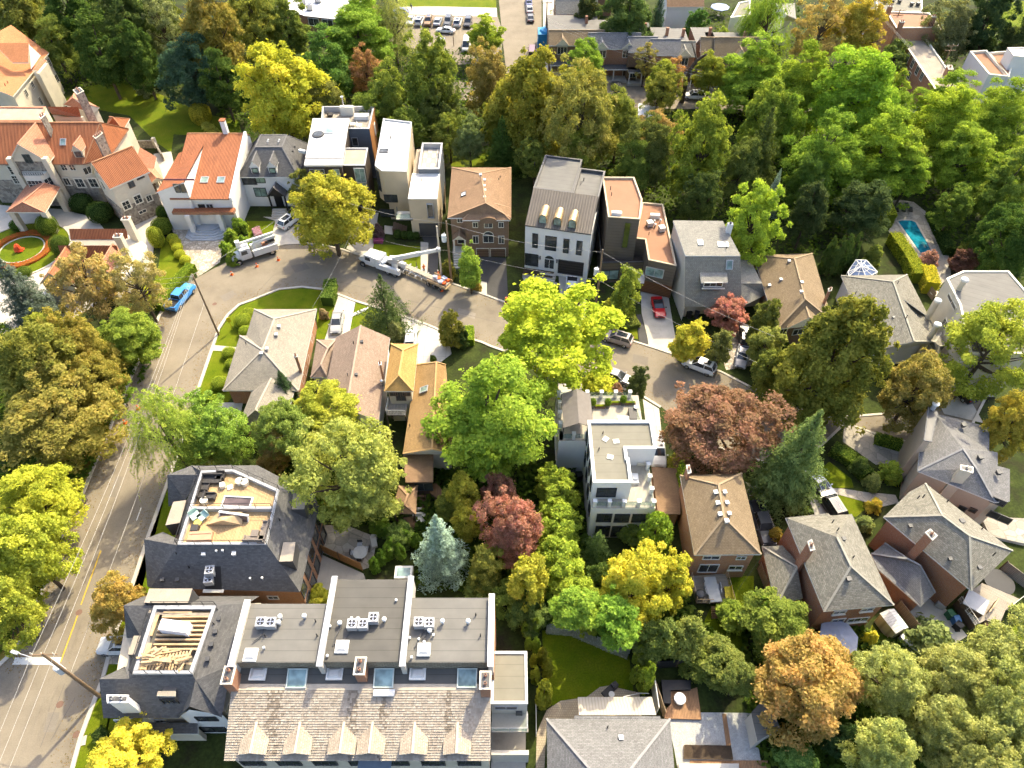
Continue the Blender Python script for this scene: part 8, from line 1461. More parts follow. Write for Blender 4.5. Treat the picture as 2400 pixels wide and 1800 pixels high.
hedge([q('11',0,330,.3),q('11',30,390,.3)],1.3,.9,(.50,.26,.32),'hydrangea','pink hydrangea on the front lawn','hydrangea',80,.09,PETAL)
e2=ell(cI,IR*.60,IR*.60,22);e2.append(e2[0]);hedge(e2,IR*.155,.35,(.50,.105,.012),'flower_ring','ring of orange-red flowers in the round forecourt bed','flower bed',70,.1,PETAL)
mb=MB();e3=ell(cI,IR*.46,IR*.46);e3.append(e3[0]);strip(mb,e3,.2,0.0,.12,-1);struct(mb,'kerb',CONC)
S_('shrub',*QB('10',120,450,190,520),(.50,.12,.02),'planted_urn','red-flowering urn in the middle of the round bed','urn')
C,Nn,Tt=[],[],[]
KEEP=[qs('13',(1030,60),(1300,60),(1640,740),(1370,900),(1000,330)),os_((195,185),(470,200),(470,320),(200,320)),os_((1240,170),(1800,190),(1800,250),(1240,240)),qs('32',(240,430),(520,440),(1080,700),(1120,1100),(240,1200)),KL[2:12]+qs('30',(1000,0),(700,1300))]
for pts,n in((((0,180),(480,260),(520,300),(760,290),(980,320),(1130,380),(1280,390),(1450,480),(1580,560),(1760,560),(1880,480),(2212,640),(2212,240),(1300,240),(1000,110),(700,120),(300,150),(0,120)),26000),(((900,1020),(1040,1010),(1240,1000),(1280,1200),(1460,1220),(1500,1330),(1620,1440),(1560,1480),(1380,1400),(1180,1360),(1120,1290),(900,1270)),9000),(((540,900),(700,900),(850,1060),(880,1150),(700,1120),(560,1000)),3500),(((0,690),(60,740),(300,700),(340,760),(280,880),(200,1020),(120,1260),(0,1420)),6000),(((1600,1330),(1800,1340),(2212,1480),(2212,1659),(1640,1659),(1600,1480)),6000),(((1640,640),(1700,640),(1720,800),(1620,820)),800),(((1180,20),(1660,20),(2212,20),(2212,180),(1900,190),(1260,170)),5000)):
 poly=[o(x,y)for x,y in pts];xs_=[p.x for p in poly];ys_=[p.y for p in poly];k=0
 R=nr.uniform((min(xs_),min(ys_)),(max(xs_),max(ys_)),size=(n*3,2));ins=np.zeros(len(R),bool)
 for i in range(len(poly)):
  a,b=poly[i],poly[i-1];c1=(a.y>R[:,1])!=(b.y>R[:,1]);xx=(b.x-a.x)*(R[:,1]-a.y)/(b.y-a.y+1e-9)+a.x;ins^=c1&(R[:,0]<xx)
 for i in range(len(KEEP)):
  P_=KEEP[i];ins2=np.zeros(len(R),bool)
  for a,b in zip(P_,P_[-1:]+P_[:-1]):c1=(a.y>R[:,1])!=(b.y>R[:,1]);xx=(b.x-a.x)*(R[:,1]-a.y)/(b.y-a.y+1e-9)+a.x;ins2^=c1&(R[:,0]<xx)
  ins&=~ins2
 R=R[ins][:n];C.append(np.c_[R,nr.uniform(.05,.9,len(R))**1.5]);
C=np.vstack(C);sp=.5+.5*np.sin(C[:,0]*.7)*np.cos(C[:,1]*.6);me=leaf_mesh('undergrowth',C,np.array([[0,0,1.]])+nr.normal(size=(len(C),3))*.5,nr.uniform(.2,.5,len(C)),nr.uniform(0,.5,len(C))+.4*sp,LEAF)
ob=bpy.data.objects.new('undergrowth',me);COL.objects.link(ob);ob.color=(.05,.08,.008,1);ob['kind']='stuff';tag(ob,'low green growth covering the ravine floor and garden beds','undergrowth')
L_=[]
for line_,n in((KL[1:],2600),(KU[3:],1500),(KD[6:],1500),(KR,1700)):
 seg=[(a,b)for a,b in zip(line_[:-1],line_[1:])];w=np.array([(b-a).length for a,b in seg]);k=nr.choice(len(seg),n,p=w/w.sum())
 for i in k:
  a,b=seg[i];t=(b-a).normalized();p=a.lerp(b,nr.random())+Vector((t.y,-t.x,0))*(abs(nr.normal())*1.1+.05);L_.append((p.x,p.y,.034))
L_=np.array(L_);me=leaf_mesh('fallen_leaves',L_,np.array([[0,0,1.]])+nr.normal(size=(len(L_),3))*.2,nr.uniform(.05,.13,len(L_)),nr.uniform(0,1,len(L_)),PETAL)
ob=bpy.data.objects.new('fallen_leaves',me);COL.objects.link(ob);ob.color=(.17,.11,.03,1);ob['kind']='stuff';tag(ob,'dry leaves blown along the road kerbs','fallen leaves')
# = VEHICLES
def loft(secs,mat_of=None):
 """skin between closed cross-sections of equal length (along +x, the vehicle's front)"""
 mb=MB();n=len(secs[0])
 for i in range(len(secs)-1):
  for k in range(n):
   j=(k+1)%n;mb.face([secs[i][k],secs[i+1][k],secs[i+1][j],secs[i][j]],0)
 mb.face(secs[0]);mb.face(secs[-1][::-1]);return mb
def body_loft(xs,W,zlo,zhi,top_in=.82):
 S=[]
 for x,w,a,b in zip(xs,W,zlo,zhi):
  h=w/2;m=a+(b-a)*.55
  S.append([Vector(p)for p in((x,-h*.9,a),(x,h*.9,a),(x,h,a+(b-a)*.25),(x,h,m),(x,h*top_in,b),(x,-h*top_in,b),(x,-h,m),(x,-h,a+(b-a)*.25))])
 return loft(S)
CAR={}
def _wheel(r,w=.22):
 t=MB();t.cyl((0,-w/2,0),(0,w/2,0),r,r,14);c=MB();c.cyl((0,-w/2-.012,0),(0,w/2+.012,0),r*.62,r*.62,10);return t.mesh('tyre',RUBBER),c.mesh('rim',CHROME)
WH={r:_wheel(r)for r in(.33,.37,.5)}
def car_meshes(kind):
 if kind in CAR:return CAR[kind]
 if kind=='sedan':L,W,xs,hi,cab=4.7,1.82,[-2.35,-2.2,-1.5,-.9,.8,1.5,2.15,2.35],[.78,.92,.98,.98,.96,.92,.80,.62],[(-1.75,.96),(-1.05,1.40),(.15,1.42),(1.05,.95)]
 elif kind=='hatch':L,W,xs,hi,cab=4.2,1.8,[-2.1,-2.05,-1.4,-.8,.8,1.4,1.95,2.1],[.85,1.0,1.02,1.0,.98,.95,.82,.6],[(-2.0,1.0),(-1.5,1.46),(.2,1.48),(1.05,.97)]
 elif kind=='suv':L,W,xs,hi,cab=4.75,1.95,[-2.37,-2.3,-1.6,-.9,.9,1.6,2.2,2.37],[1.0,1.12,1.14,1.12,1.10,1.06,.95,.75],[(-2.25,1.12),(-1.85,1.72),(.25,1.74),(1.0,1.1)]
 elif kind=='sports':L,W,xs,hi,cab=4.4,1.85,[-2.2,-2.1,-1.4,-.8,.5,1.3,2.0,2.2],[.72,.88,.92,.88,.84,.80,.66,.5],[(-1.5,.9),(-.75,1.2),(-.1,1.22),(.55,.85)]
 elif kind=='pickup':L,W,xs,hi,cab=5.8,2.0,[-2.9,-2.85,-1.6,-1.0,1.2,1.9,2.7,2.9],[1.12,1.14,1.14,1.14,1.14,1.14,1.02,.8],[(-1.1,1.14),(-.95,1.82),(.65,1.84),(1.25,1.14)]
 else:L,W,xs,hi,cab=5.6,2.0,[-2.8,-2.75,-1.6,-.8,1.4,2.0,2.6,2.8],[1.2,1.25,1.25,1.25,1.22,1.15,1.0,.8],[(-2.75,1.25),(-2.6,2.25),(1.15,2.25),(1.95,1.2)]
 Wd=[W*k for k in(.86,.95,1,1,1,.99,.92,.78)];lo=[.45,.3,.26,.24,.24,.26,.3,.42]
 b=body_loft(xs,Wd,lo,hi);r=.33 if kind in('sedan','hatch','sports')else.37
 if kind=='pickup':
  b.box((-2.0,0,1.135),1.55,1.62,.012,m=1)
  for y in(-.88,.88):b.box((-2.0,y,1.13),1.75,.14,.07)
  b.box((-2.85,0,1.13),.1,1.7,.07)
 b.box((xs[-1]-.02,0,.5),.06,W*.5,.16,m=1);b.box((xs[0]+.02,0,.42),.08,W*.8,.12,m=1);b.box((xs[0],0,.62),.03,.5,.12,m=2)
 for y in(-1,1):b.box((0,y*W*.485,.3),L*.42,.08,.1,m=1)
 body=b.mesh('body',[PAINT,BLACK,LGREY],smooth=False)
 (x0,z0),(x1,z1),(x2,z2),(x3,z3)=cab;w0,w1=W*.80/2,W*.66/2;g=MB();P={}
 for s in(-1,1):
  P[s]=[Vector((x0,s*w0,z0-.02)),Vector((x1,s*w1,z1)),Vector((x2,s*w1,z2)),Vector((x3,s*w0,z3-.02))]
 g.face([P[-1][0],P[-1][3],P[-1][2],P[-1][1]]);g.face([P[1][1],P[1][2],P[1][3],P[1][0]]);g.face([P[-1][3],P[1][3],P[1][2],P[-1][2]]);g.face([P[1][0],P[-1][0],P[-1][1],P[1][1]]);glass=g.mesh('glazing',CARGLASS)
 rf=MB();Z=Vector((0,0,.02));rr=[P[-1][1]+Z,P[-1][2]+Z,P[1][2]+Z,P[1][1]+Z];rf.face(rr);lowr=[v-Vector((0,0,.07))+Vector((0,.02*(1 if v.y>0 else-1),0))for v in rr]
 for i in range(4):rf.face([rr[i],rr[(i+1)%4],lowr[(i+1)%4],lowr[i]])
 for s in(-1,1):
  rf.beam(P[s][1]+Z*.5,P[s][0]+Z,.08,.06);rf.beam(P[s][2]+Z*.5,P[s][3]+Z,.07,.06);m0=P[s][1].lerp(P[s][2],.5);rf.beam(m0+Vector((0,s*.015,0)),Vector((m0.x,s*(w0+.015),z0)),.09,.03);rf.box((x3-.15,s*(W/2+.08),z3-.02),.14,.2,.14)
 if kind=='suv':rf.face([v+Vector((-.25 if i in(1,2)else.35,(-.2 if v.y>0 else.2),.012))for i,v in enumerate(rr)],1)
 roof_=rf.mesh('roof',[PAINT if kind!='sports' else BLACK,CARGLASS]);lm=MB();lm.box((0,0,0),.1,.36,.14);hl=lm.mesh('headlight',LAMP_W);tlm=lm.mesh('taillight',LAMP_R)
 CAR[kind]=(body,glass,roof_,hl,tlm,L,W,r,hi,xs,z0);return CAR[kind]
def car(kind,p,hd,col,label,name=None,group=None,parts=True,s=1.0):
 """hd: heading in degrees from +x, of the vehicle's nose"""
 body,glass,rf,hl,tl,L,W,r,hi,xs,z0=car_meshes(kind)
 t=thing(name or{'suv':'parked_suv','pickup':'pickup_truck','van':'van','sports':'sports_car'}.get(kind,'parked_car'),label,{'suv':'car','pickup':'pickup','van':'van','sports':'sports car'}.get(kind,'car'),(p.x,p.y,.03),group);t.rotation_euler=(0,0,math.radians(hd));t.scale=(s,s,s)
 def add(nm,me,loc=(0,0,0),par=t,c=None):
  ob=bpy.data.objects.new(nm,me);COL.objects.link(ob);ob.parent=par;ob.location=loc
  if c:ob.color=(*c,1)
  return ob
 add('body',body,c=col);add('windows',glass);add('roof',rf,c=col)
 for x in(-L*.305,L*.31):
  for y in(-1,1):w=add('wheel',WH[r][0],(x,y*(W/2-.11),r));add('rim',WH[r][1],par=w)
 for y in(-1,1):add('headlight',hl,(xs[-1]-.1,y*W*.3,hi[-1]-.06));add('taillight',tl,(xs[0]+.05,y*W*.36,hi[0]-.12))
 return t
SILV=(.34,.34,.335);WHT=(.66,.66,.645);BLK=(.015,.015,.017);DGR=(.06,.065,.07)
def hdg(a,b):return math.degrees(math.atan2((b-a).y,(b-a).x))
car('pickup',q('10',1575,935),hdg(q('10',1500,1040),q('10',1670,840)),(.055,.26,.60),'bright blue pickup parked by the clipped hedge',s=1.03)
t=car('sedan',q('11',705,1150),hdg(q('11',720,1050),q('11',690,1240)),SILV,'silver sedan in the concrete drive beside the pinkish house')
car('hatch',q('11',1338,1290),92,WHT,'white hatchback behind the golden roof')
car('suv',q('11',300,275),60,WHT,'white car half hidden by the yellow-green street tree')
t=car('pickup',q('12',512,880),hdg(q('12',520,760),q('12',505,980)),WHT,'white pickup with open bed in the dormer house drive')
car('sports',q('12',1262,1020),hdg(q('12',1245,930),q('12',1285,1100)),(.62,.012,.015),'red sports car with black soft top')
car('suv',q('12',900,1290),hdg(q('12',760,1240),q('12',990,1310))+180,(.34,.27,.235),'brownish car at the kerb under the lime locust')
car('suv',q('12',1610,1525),hdg(q('12',1700,1560),q('12',1490,1480)),(.66,.68,.68),'white SUV parked by the copper beech')
car('suv',q('12',2005,1270),hdg(q('12',2010,1330),q('12',2005,1180)),BLK,'black SUV with glossy roof in the narrow drive')
car('sedan',q('12',1980,1445),hdg(q('12',1990,1360),q('12',1965,1480)),(.30,.30,.31),'dark silver car nose-out behind the black SUV')
car('sedan',q('12',905,1620),hdg(q('12',830,1590),q('12',960,1640)),(.20,.20,.23),'dark grey car half under the lime locust')
car('suv',q('22',1255,610),hdg(q('22',1240,480),q('22',1262,700)),WHT,'white SUV beside the white modern house')
car('pickup',q('22',2150,1230),hdg(q('22',2120,1120),q('22',2190,1330)),DGR,'dark pickup beside the brown hipped brick house')
car('suv',q('23',530,1060),hdg(q('23',590,1150),q('23',460,950)),BLK,'black wagon beside the oval lawn')
car('sedan',q('23',430,890),-60,(.38,.42,.47),'blue-grey car peeking out from behind the tall spruce')
car('suv',q('23',1650,75),110,BLK,'black SUV in the shaded lane at the right')
car('suv',q('30',1070,620),180,WHT,'white SUV nose to the road below the olive-brown tree')
car('sedan',q('10',420,945),20,SILV,'silver car behind the gatehouse trees')
PL='cars in the car park'
for i,(x,y,k,c,w)in enumerate(((1335,200,'sedan',WHT,'white sedan, leftmost of the car park row'),(1415,205,'suv',WHT,'white car second in the car park row'),(1492,208,'suv',(.30,.17,.07),'bronze car third in the car park row'),(1572,208,'sedan',(.33,.36,.40),'blue-grey car fourth in the car park row'),(1660,210,'suv',DGR,'dark car fifth in the car park row'),(1745,215,'suv',WHT,'white car sixth in the car park row'),(1832,220,'suv',BLK,'black car last in the car park row'))):car(k,q('01',x,y),84 if i%2 else-94,c,w,group=PL)
car('sedan',q('01',1640,285),168,WHT,'white car driving through the car park',group=PL);car('hatch',q('01',1600,385),90,(.40,.45,.52),'pale blue car below the driving white one',group=PL);car('van',q('01',1820,420),-92,(.55,.54,.5),'silver delivery van under the bright green tree',group=PL);car('hatch',q('01',1250,125),170,(.10,.16,.42),'blue car beside the pale willow',group=PL);car('hatch',q('01',1190,200),100,SILV,'silver car behind the pale willow',group=PL)
for x,y,c,w in((145,40,(.10,.12,.25),'dark blue car topmost on the top street'),(152,100,SILV,'silver car in the middle of the top street row'),(158,175,DGR,'dark car lowest of the top street row')):car('sedan',q('02',x,y),92,c,w,group='cars along the top street')
car('van',q('02',172,490),88,(.13,.03,.04),'dark red van at the end of the top street');car('suv',q('02',905,780),95,BLK,'black car on the far street below the porch');car('suv',q('02',1565,855),175,WHT,'white car on the far street by the utility pole');car('sedan',q('03',1430,895),10,WHT,'white car glimpsed below the brick block');car('sedan',q('03',1290,990),10,SILV,'silver car glimpsed between locusts');car('hatch',q('01',985,395),30,SILV,'silver car under the flat-topped locust')
# --- bucket truck and digger derrick truck
def truck_base(label,p,hd,L,name):
 t=thing(name,label,'utility truck',(p.x,p.y,.03));t.rotation_euler=(0,0,math.radians(hd));ORG[t.name]=Vector((0,0,0));return t
def prt(mb,nm,mats,t,col=None):
 ob=mb.build(nm,mats,t)
 if col:ob.color=(*col,1)
 return ob
def truck(label,p,hd,L,name,cabx,r=.5,nax=(0,)):
 t=truck_base(label,p,hd,L,name)
 mb=MB();mb.box((0,0,.6),L,.9,.25);prt(mb,'chassis',DGREY,t)
 mb=body_loft([cabx-.2,cabx+.1,cabx+1.5,cabx+1.65],[2.15,2.25,2.25,2.1],[.75,.7,.7,.75],[2.5,2.65,2.6,2.0],.86);prt(mb,'cab',[PAINT],t,WHT)
 mb=body_loft([cabx+1.6,cabx+2.5,cabx+3.0],[1.7,1.55,1.3],[.8,.8,.85],[1.75,1.6,1.3],.8);prt(mb,'bonnet',[PAINT],t,WHT)
 mb=MB();mb.face([(cabx+1.66,-.92,1.75),(cabx+1.66,.92,1.75),(cabx+1.55,.85,2.45),(cabx+1.55,-.85,2.45)]);prt(mb,'windscreen',CARGLASS,t)
 for s in(-1,1):mb=MB();mb.face([(cabx+.35,s*1.135,1.75),(cabx+1.4,s*1.135,1.75),(cabx+1.3,s*1.06,2.4),(cabx+.4,s*1.06,2.4)]);prt(mb,'side_window',CARGLASS,t)
 for x in[cabx+2.1]+[-L/2+1.2+k for k in nax]:
  for y in(-1,1):
   w=bpy.data.objects.new('wheel',WH[.5][0]);COL.objects.link(w);w.parent=t;w.location=(x,y*.98,.5);k=bpy.data.objects.new('rim',WH[.5][1]);COL.objects.link(k);k.parent=w
 return t
tp=q('10',2212,560);tp=q('11',-10,560);hd=hdg(q('11',150,520),q('10',1990,640))
t=truck('white bucket truck with folded boom parked on the bend',tp,hd,8.0,'bucket_truck',.6)
for s in(-1,1):mb=MB();mb.box((-1.9,s*.9,.8),4.0,.5,1.1);prt(mb,'tool_locker',[PAINT],t,WHT)
mb=MB();mb.box((-1.9,0,.85),4.0,1.3,.1);prt(mb,'bed',DGREY,t);mb=MB();mb.cyl((-.4,0,.9),(-.4,0,2.5),.35,.3,10);prt(mb,'turret',WHITE,t)
mb=MB();mb.beam((-.4,0,2.6),(-4.0,.25,2.9),.38,.42);mb.beam((-4.0,-.15,3.3),(1.6,-.15,3.2),.3,.34);prt(mb,'boom',WHITE,t);mb=MB();mb.box((-3.0,.5,2.3),1.6,.4,.2,m=0);mb.box((-2.2,-.5,1.0),.9,.5,.9,m=1);mb.box((-3.0,.2,.9),.8,.6,.6,m=2);prt(mb,'gear',[BLACK,RED_CH,DGREY],t);mb=MB();mb.box((1.9,-.15,2.75),.7,.7,1.0);prt(mb,'bucket',WHITE,t)
tp=q('11',1090,660);hd=hdg(q('11',1250,720),q('11',950,620));t=truck('white digger derrick truck lifting a pole beside the kerb',tp,hd,8.6,'derrick_truck',.9,nax=(0,1.3))
for s in(-1,1):mb=MB();mb.box((-1.9,s*.95,.8),4.4,.5,.95);prt(mb,'tool_locker',[PAINT],t,WHT)
mb=MB();mb.box((-1.9,0,.85),4.4,1.4,.1);prt(mb,'bed',DGREY,t);mb=MB();mb.box((.1,0,.9),1.2,2.1,1.7);prt(mb,'equipment_box',[PAINT],t,WHT)
for k in range(9):mb=MB();mb.box((-.9+.25*(k%4),-.7+.3*(k//2),1.6+.1*(k%3)),.55,.45,.3,k*.5);prt(mb,'cable_bag',flat('blue_white_bag',(.6,.63,.72)),t)
mb=MB();mb.cyl((-2.6,0,.9),(-2.6,0,2.6),.5,.42,12);mb.box((-2.6,0,2.3),1.3,1.1,.8,.4,m=1);prt(mb,'turret',[WHITE,LGREY],t)
lw=Matrix.Rotation(-math.radians(hd),4,'Z');tip=lw@(q('11',1575,500,8.3)-Vector((tp.x,tp.y,.03)));mb=MB();b0=Vector((-2.6,0,2.9));mb.beam(b0,b0.lerp(tip,.6),.55,.6);mb.beam(b0.lerp(tip,.5),tip,.4,.45);mb.beam(tip-Vector((0,0,.25)),tip+Vector((0,0,.35)),.6,.5,1);prt(mb,'boom',[WHITE,LGREY],t);mb=MB();mb.cyl(b0+Vector((-.4,0,-.6)),b0.lerp(tip,.4)-Vector((0,0,.35)),.12,.1,8);prt(mb,'hydraulic_ram',CHROME,t)
a,b=q('11',1330,700),q('11',1640,840);hd=hdg(b,a);c=(a+b)/2;t=truck_base('long pole trailer loaded with new poles and bags',c,hd,10,'pole_trailer');Lt=(b-a).length+1.5;t['category']='trailer'
mb=MB();mb.box((.5,.55,.75),Lt,.16,.22);mb.box((.5,-.55,.75),Lt,.16,.22)
for k in range(7):mb.box((-Lt/2+1+k*Lt/7,0,.75),.14,2.2,.2)
prt(mb,'frame',LGREY,t);mb=MB();mb.box((-Lt/2+1.8,-1.0,.95),3.6,.08,.5);mb.box((-Lt/2+1.8,1.0,.95),3.6,.08,.5);mb.box((-Lt/2+1.8,0,.9),3.6,2.0,.08);prt(mb,'rear_bin',WOOD_RAW,t)
for k in range(3):mb=MB();mb.cyl((-Lt/2+.2,-.35+k*.35,1.15+.02*k),(Lt/2-.3,-.3+k*.3,1.15),.15,.12,9);prt(mb,'spare_pole',flat('new_pole',(.60,.52,.40)),t)
for k in range(9):mb=MB();mb.box((-Lt/2+.7+.42*(k%6),-.6+.5*(k//3),1.3+.06*(k%4)),.6,.5,.32,k*.7);prt(mb,'bag',flat('blue_white_bag',(.6,.63,.72))if k%3 else ORANGE,t)
for x in(-Lt/2+1.3,-Lt/2+2.4,-Lt/2+3.5):
 for y in(-1,1):w=bpy.data.objects.new('wheel',WH[.37][0]);COL.objects.link(w);w.parent=t;w.location=(x,y*.9,.37);k=bpy.data.objects.new('rim',WH[.37][1]);COL.objects.link(k);k.parent=w
for k in range(4):
 for y in(-1,1):mb=MB();mb.beam((-Lt/2+2+k*2.6,y*.95,.9),(-Lt/2+2+k*2.6,y*.95,1.9),.08,.08);prt(mb,'stake',DGREY,t)
 # = POLES, WIRES, PEOPLE, FURNITURE
def upole(rc,x,y,h,label,arms=0,transf=None,lamp=False,base=None,r=.17):
 p=base or q(rc,x,y);t=thing('utility_pole',label,'utility pole',(p.x,p.y,0));mb=MB();mb.cyl(xy(p,0),xy(p,h),r,r*.62,10);mb.build('pole',POLEWOOD,t)
 for k in range(arms):mb=MB();mb.beam(Vector((p.x-1.2,p.y-.05,h-.35-k*.9)),Vector((p.x+1.2,p.y+.05,h-.35-k*.9)),.1,.12);mb.build('crossarm',POLEWOOD,t);
 for k in range(3 if arms else 1):mb=MB();mb.cyl(Vector((p.x-1.0+k*1.0 if arms else p.x,p.y,h-.3)),Vector((p.x-1.0+k*1.0 if arms else p.x,p.y,h+.1)),.06,.04,6);mb.build('insulator',CREAM,t)
 if transf:
  zt,dx,dy=transf;mb=MB();c=Vector((p.x+dx,p.y+dy,zt));mb.cyl(c,c+Vector((0,0,1.15)),.36,.36,14);mb.dome(c+Vector((0,0,1.15)),.36,.1,14,2);mb.cyl(c+Vector((.12,0,1.2)),c+Vector((.12,0,1.6)),.06,.04,6);mb.beam(c+Vector((0,0,.6)),xy(p,zt+.6),.12,.12);mb.build('transformer',M('pale_steel',(.62,.63,.62),.4,.05,2),t)
 if lamp:
  zl,d=lamp;a=xy(p,zl);b=a+d;mb=MB();mb.cyl(a,a.lerp(b,.5)+Vector((0,0,.3)),.05,.045,7);mb.cyl(a.lerp(b,.5)+Vector((0,0,.3)),b+Vector((0,0,.25)),.045,.04,7);arm=mb.build('lamp_arm',LGREY,t);mb=MB();mb.box(b+Vector((-.1,0,.1)),.75,.3,.18,math.atan2(d.y,d.x));mb.build('lamp_head',LGREY,arm)
 return t
pA=q('10',1890,1232);pB=q('30',862,1040);pC=q('11',1688,780);pD=q('12',722,1010)
upole('',0,0,11.6,'bare wooden pole on the kerb of the road bend',0,None,False,pA);upole('',0,0,11.8,'leaning-looking pole with lamp and transformer at lower left',1,(6.9,-.5,.1),(7.8,Vector((-4.6,1.3,.5))),pB,.2)
upole('',0,0,11.8,'utility pole with white transformer beside the brick steps',0,(8.2,-.55,-.1),False,pC,.2);upole('',0,0,11.4,'utility pole with transformer before the dark brown house',0,(6.8,-.55,0),False,pD,.18)
mb=MB();a=q('11',1607,765);mb.cyl(xy(a,0),xy(a,10.6),.17,.12,10);t=solo(mb,'new_pole',flat('new_pole',(.60,.52,.40)),'new pale pole held upright by the derrick boom','pole')
upole('03',985,490,10.5,'pole among the top right trees',2);upole('03',1395,830,11,'pole with twin arms before the long brick block',2);upole('02',1590,815,9.5,'pale pole by the far street',1);upole('02',290,395,10,'pole at the corner by the blue tarpaulin',1);upole('01',1710,400,5,'short light pole in the car park',0,None,False,None,.1)
upole('10',980,915,6.5,'short pole at the gatehouse wall',0,None,False,None,.14)
def wire(a,b,label,sag=.6,r=.022,group=None,mat=WIRE,kinks=False):
 mb=MB();n=14;r*=.62;P=[a.lerp(b,i/n)-Vector((0,0,sag*4*(i/n)*(1-i/n)))for i in range(n+1)]
 for i in range(n):mb.cyl(P[i],P[i+1],r,r,5,0,False)
 return solo(mb,'overhead_wire',mat,label,'wire',group)
zt=11.6
for i,dx in enumerate((-.5,0,.5)):wire(xy(pA,11.6)+Vector((dx*.3,0,0)),xy(pB,11.5)+Vector((dx*2,0,0)),('left','middle','right')[i]+' of three wires running along the left road',.9,.026,'wires along the left road')
far=pB+(pB-pA)*.9
for i,dx in enumerate((-.5,0,.5)):wire(xy(pB,11.5)+Vector((dx*2,0,0)),xy(far,11.3)+Vector((dx*2-2,0,0)),('left','middle','right')[i]+' of three wires leaving over the stop line',.6,.026,'wires leaving at lower left')
wire(xy(pA,6.5),xy(pB,6.4),'low telephone cable along the left road',.5,.03)
pT=q('11',120,330);wire(xy(pA,11.5),q('11',500,-10,12.0),'wire from the bend pole over the villa drive',.5,.028);wire(q('11',500,-10,12.0),xy(pC,11.4),'wire across the street to the transformer pole',.9,.03);wire(xy(pC,11.4),xy(pD,11.0),'wire between the two transformer poles',.9,.03);wire(xy(pC,6.2),xy(pD,5.8),'lower cable between the two transformer poles',.5,.03);wire(xy(pD,11.0),q('13',60,1250,9.5),'wire from the dark brown house towards the tan house',.7,.028);wire(xy(pD,5.8),q('13',-40,1500,5.5),'lower cable crossing before the japanese maple',.5,.028)
for i,(x,y)in enumerate(((900,765),(950,810),(980,860))):wire(xy(pA,11.3-i*.8),q('10',x,y,6.6-i*.5),('upper','middle','lower')[i]+' wire from the bend pole to the gatehouse',.25,.022)
wire(xy(pC,6.4),q('11',1100,420,4.0),'service wire from transformer pole to the beige house',.4,.022);wire(q('11',820,360,8.5),q('11',480,1010,4.0),'service wire crossing the street to the bungalow',.4,.02)
for i in range(3):wire(q('03',850,-60+i*12,10.5),q('03',1400,545+i*14,11),('upper','middle','lower')[i]+' wire above the long brick block',.8,.03);wire(q('02',300,150+25*i,10),q('02',1640,610+25*i,9.2),('upper','middle','lower')[i]+' wire along the far street',.8,.03)
wire(q('23',480,800,7),q('23',660,1110,6.6),'service wire over the oval lawn',.2,.022);wire(q('33',60,-330,9.2),q('33',-260,120,6.4),'cable lying across the pale grey hipped roof',.1,.02,None,BLACK)
_c=MB();_c.cyl((0,0,.05),(0,0,.75),.2,.05,10,0);_c.box((0,0,0),.5,.5,.05,m=0);_c.cyl((0,0,.36),(0,0,.5),.135,.105,10,1);CONE=_c.mesh('traffic_cone',[ORANGE,WHITE])
for rc,x,y,lb in(('10',2005,715,'cone in front of the bucket truck'),('11',10,645,'cone nearest the bucket truck side'),('11',195,590,'cone behind the bucket truck'),('20',1082,340,'cone in the road under the left wires'),('20',1198,215,'cone beside the folded road sign'),('11',1605,855,'cone at the tail of the pole trailer')):
 p=q(rc,x,y);ob=bpy.data.objects.new('traffic_cone',CONE);COL.objects.link(ob);ob.location=(p.x,p.y,.03);tag(ob,'orange '+lb,'traffic cone','traffic cones')
for i,y in enumerate((955,1020)):
 p=q('11',2163,y);mb=MB()
 for k in range(5):mb.cyl((p.x,p.y,.03+k*.2),(p.x,p.y,.23+k*.2),.24-k*.015,.235-k*.015,12,k%2)
 solo(mb,'traffic_barrel',[ORANGE,BLACK],('upper' if i==0 else 'lower')+' striped traffic barrel at the driveway kerb','traffic barrel','traffic barrels')
p=q('20',1100,200);mb=MB();mb.beam((p.x-.8,p.y-.8,.1),(p.x+.8,p.y+.8,1.2),.07,.07);mb.beam((p.x-.8,p.y+.8,.1),(p.x+.8,p.y-.8,1.0),.07,.07);mb.box((p.x-.5,p.y+.5,1.0),1.1,.06,.8,.6,m=1);solo(mb,'road_sign_stand',[LGREY,WHITE],'folding road sign stand on the shaded road','sign stand')
mb=MB();p=q('10',2010,1190);mb.cyl((p.x,p.y,0),(p.x,p.y,2.2),.05,.05,7);mb.box((p.x,p.y,1.6),.55,.06,.9,.5,m=0);solo(mb,'marker_post',flat('yellow_plate',(.6,.5,.02)),'thin yellow marker post on the corner lawn','post')
SKIN=flat('skin',(.42,.26,.18));HAIR=flat('dark_hair',(.05,.035,.025))
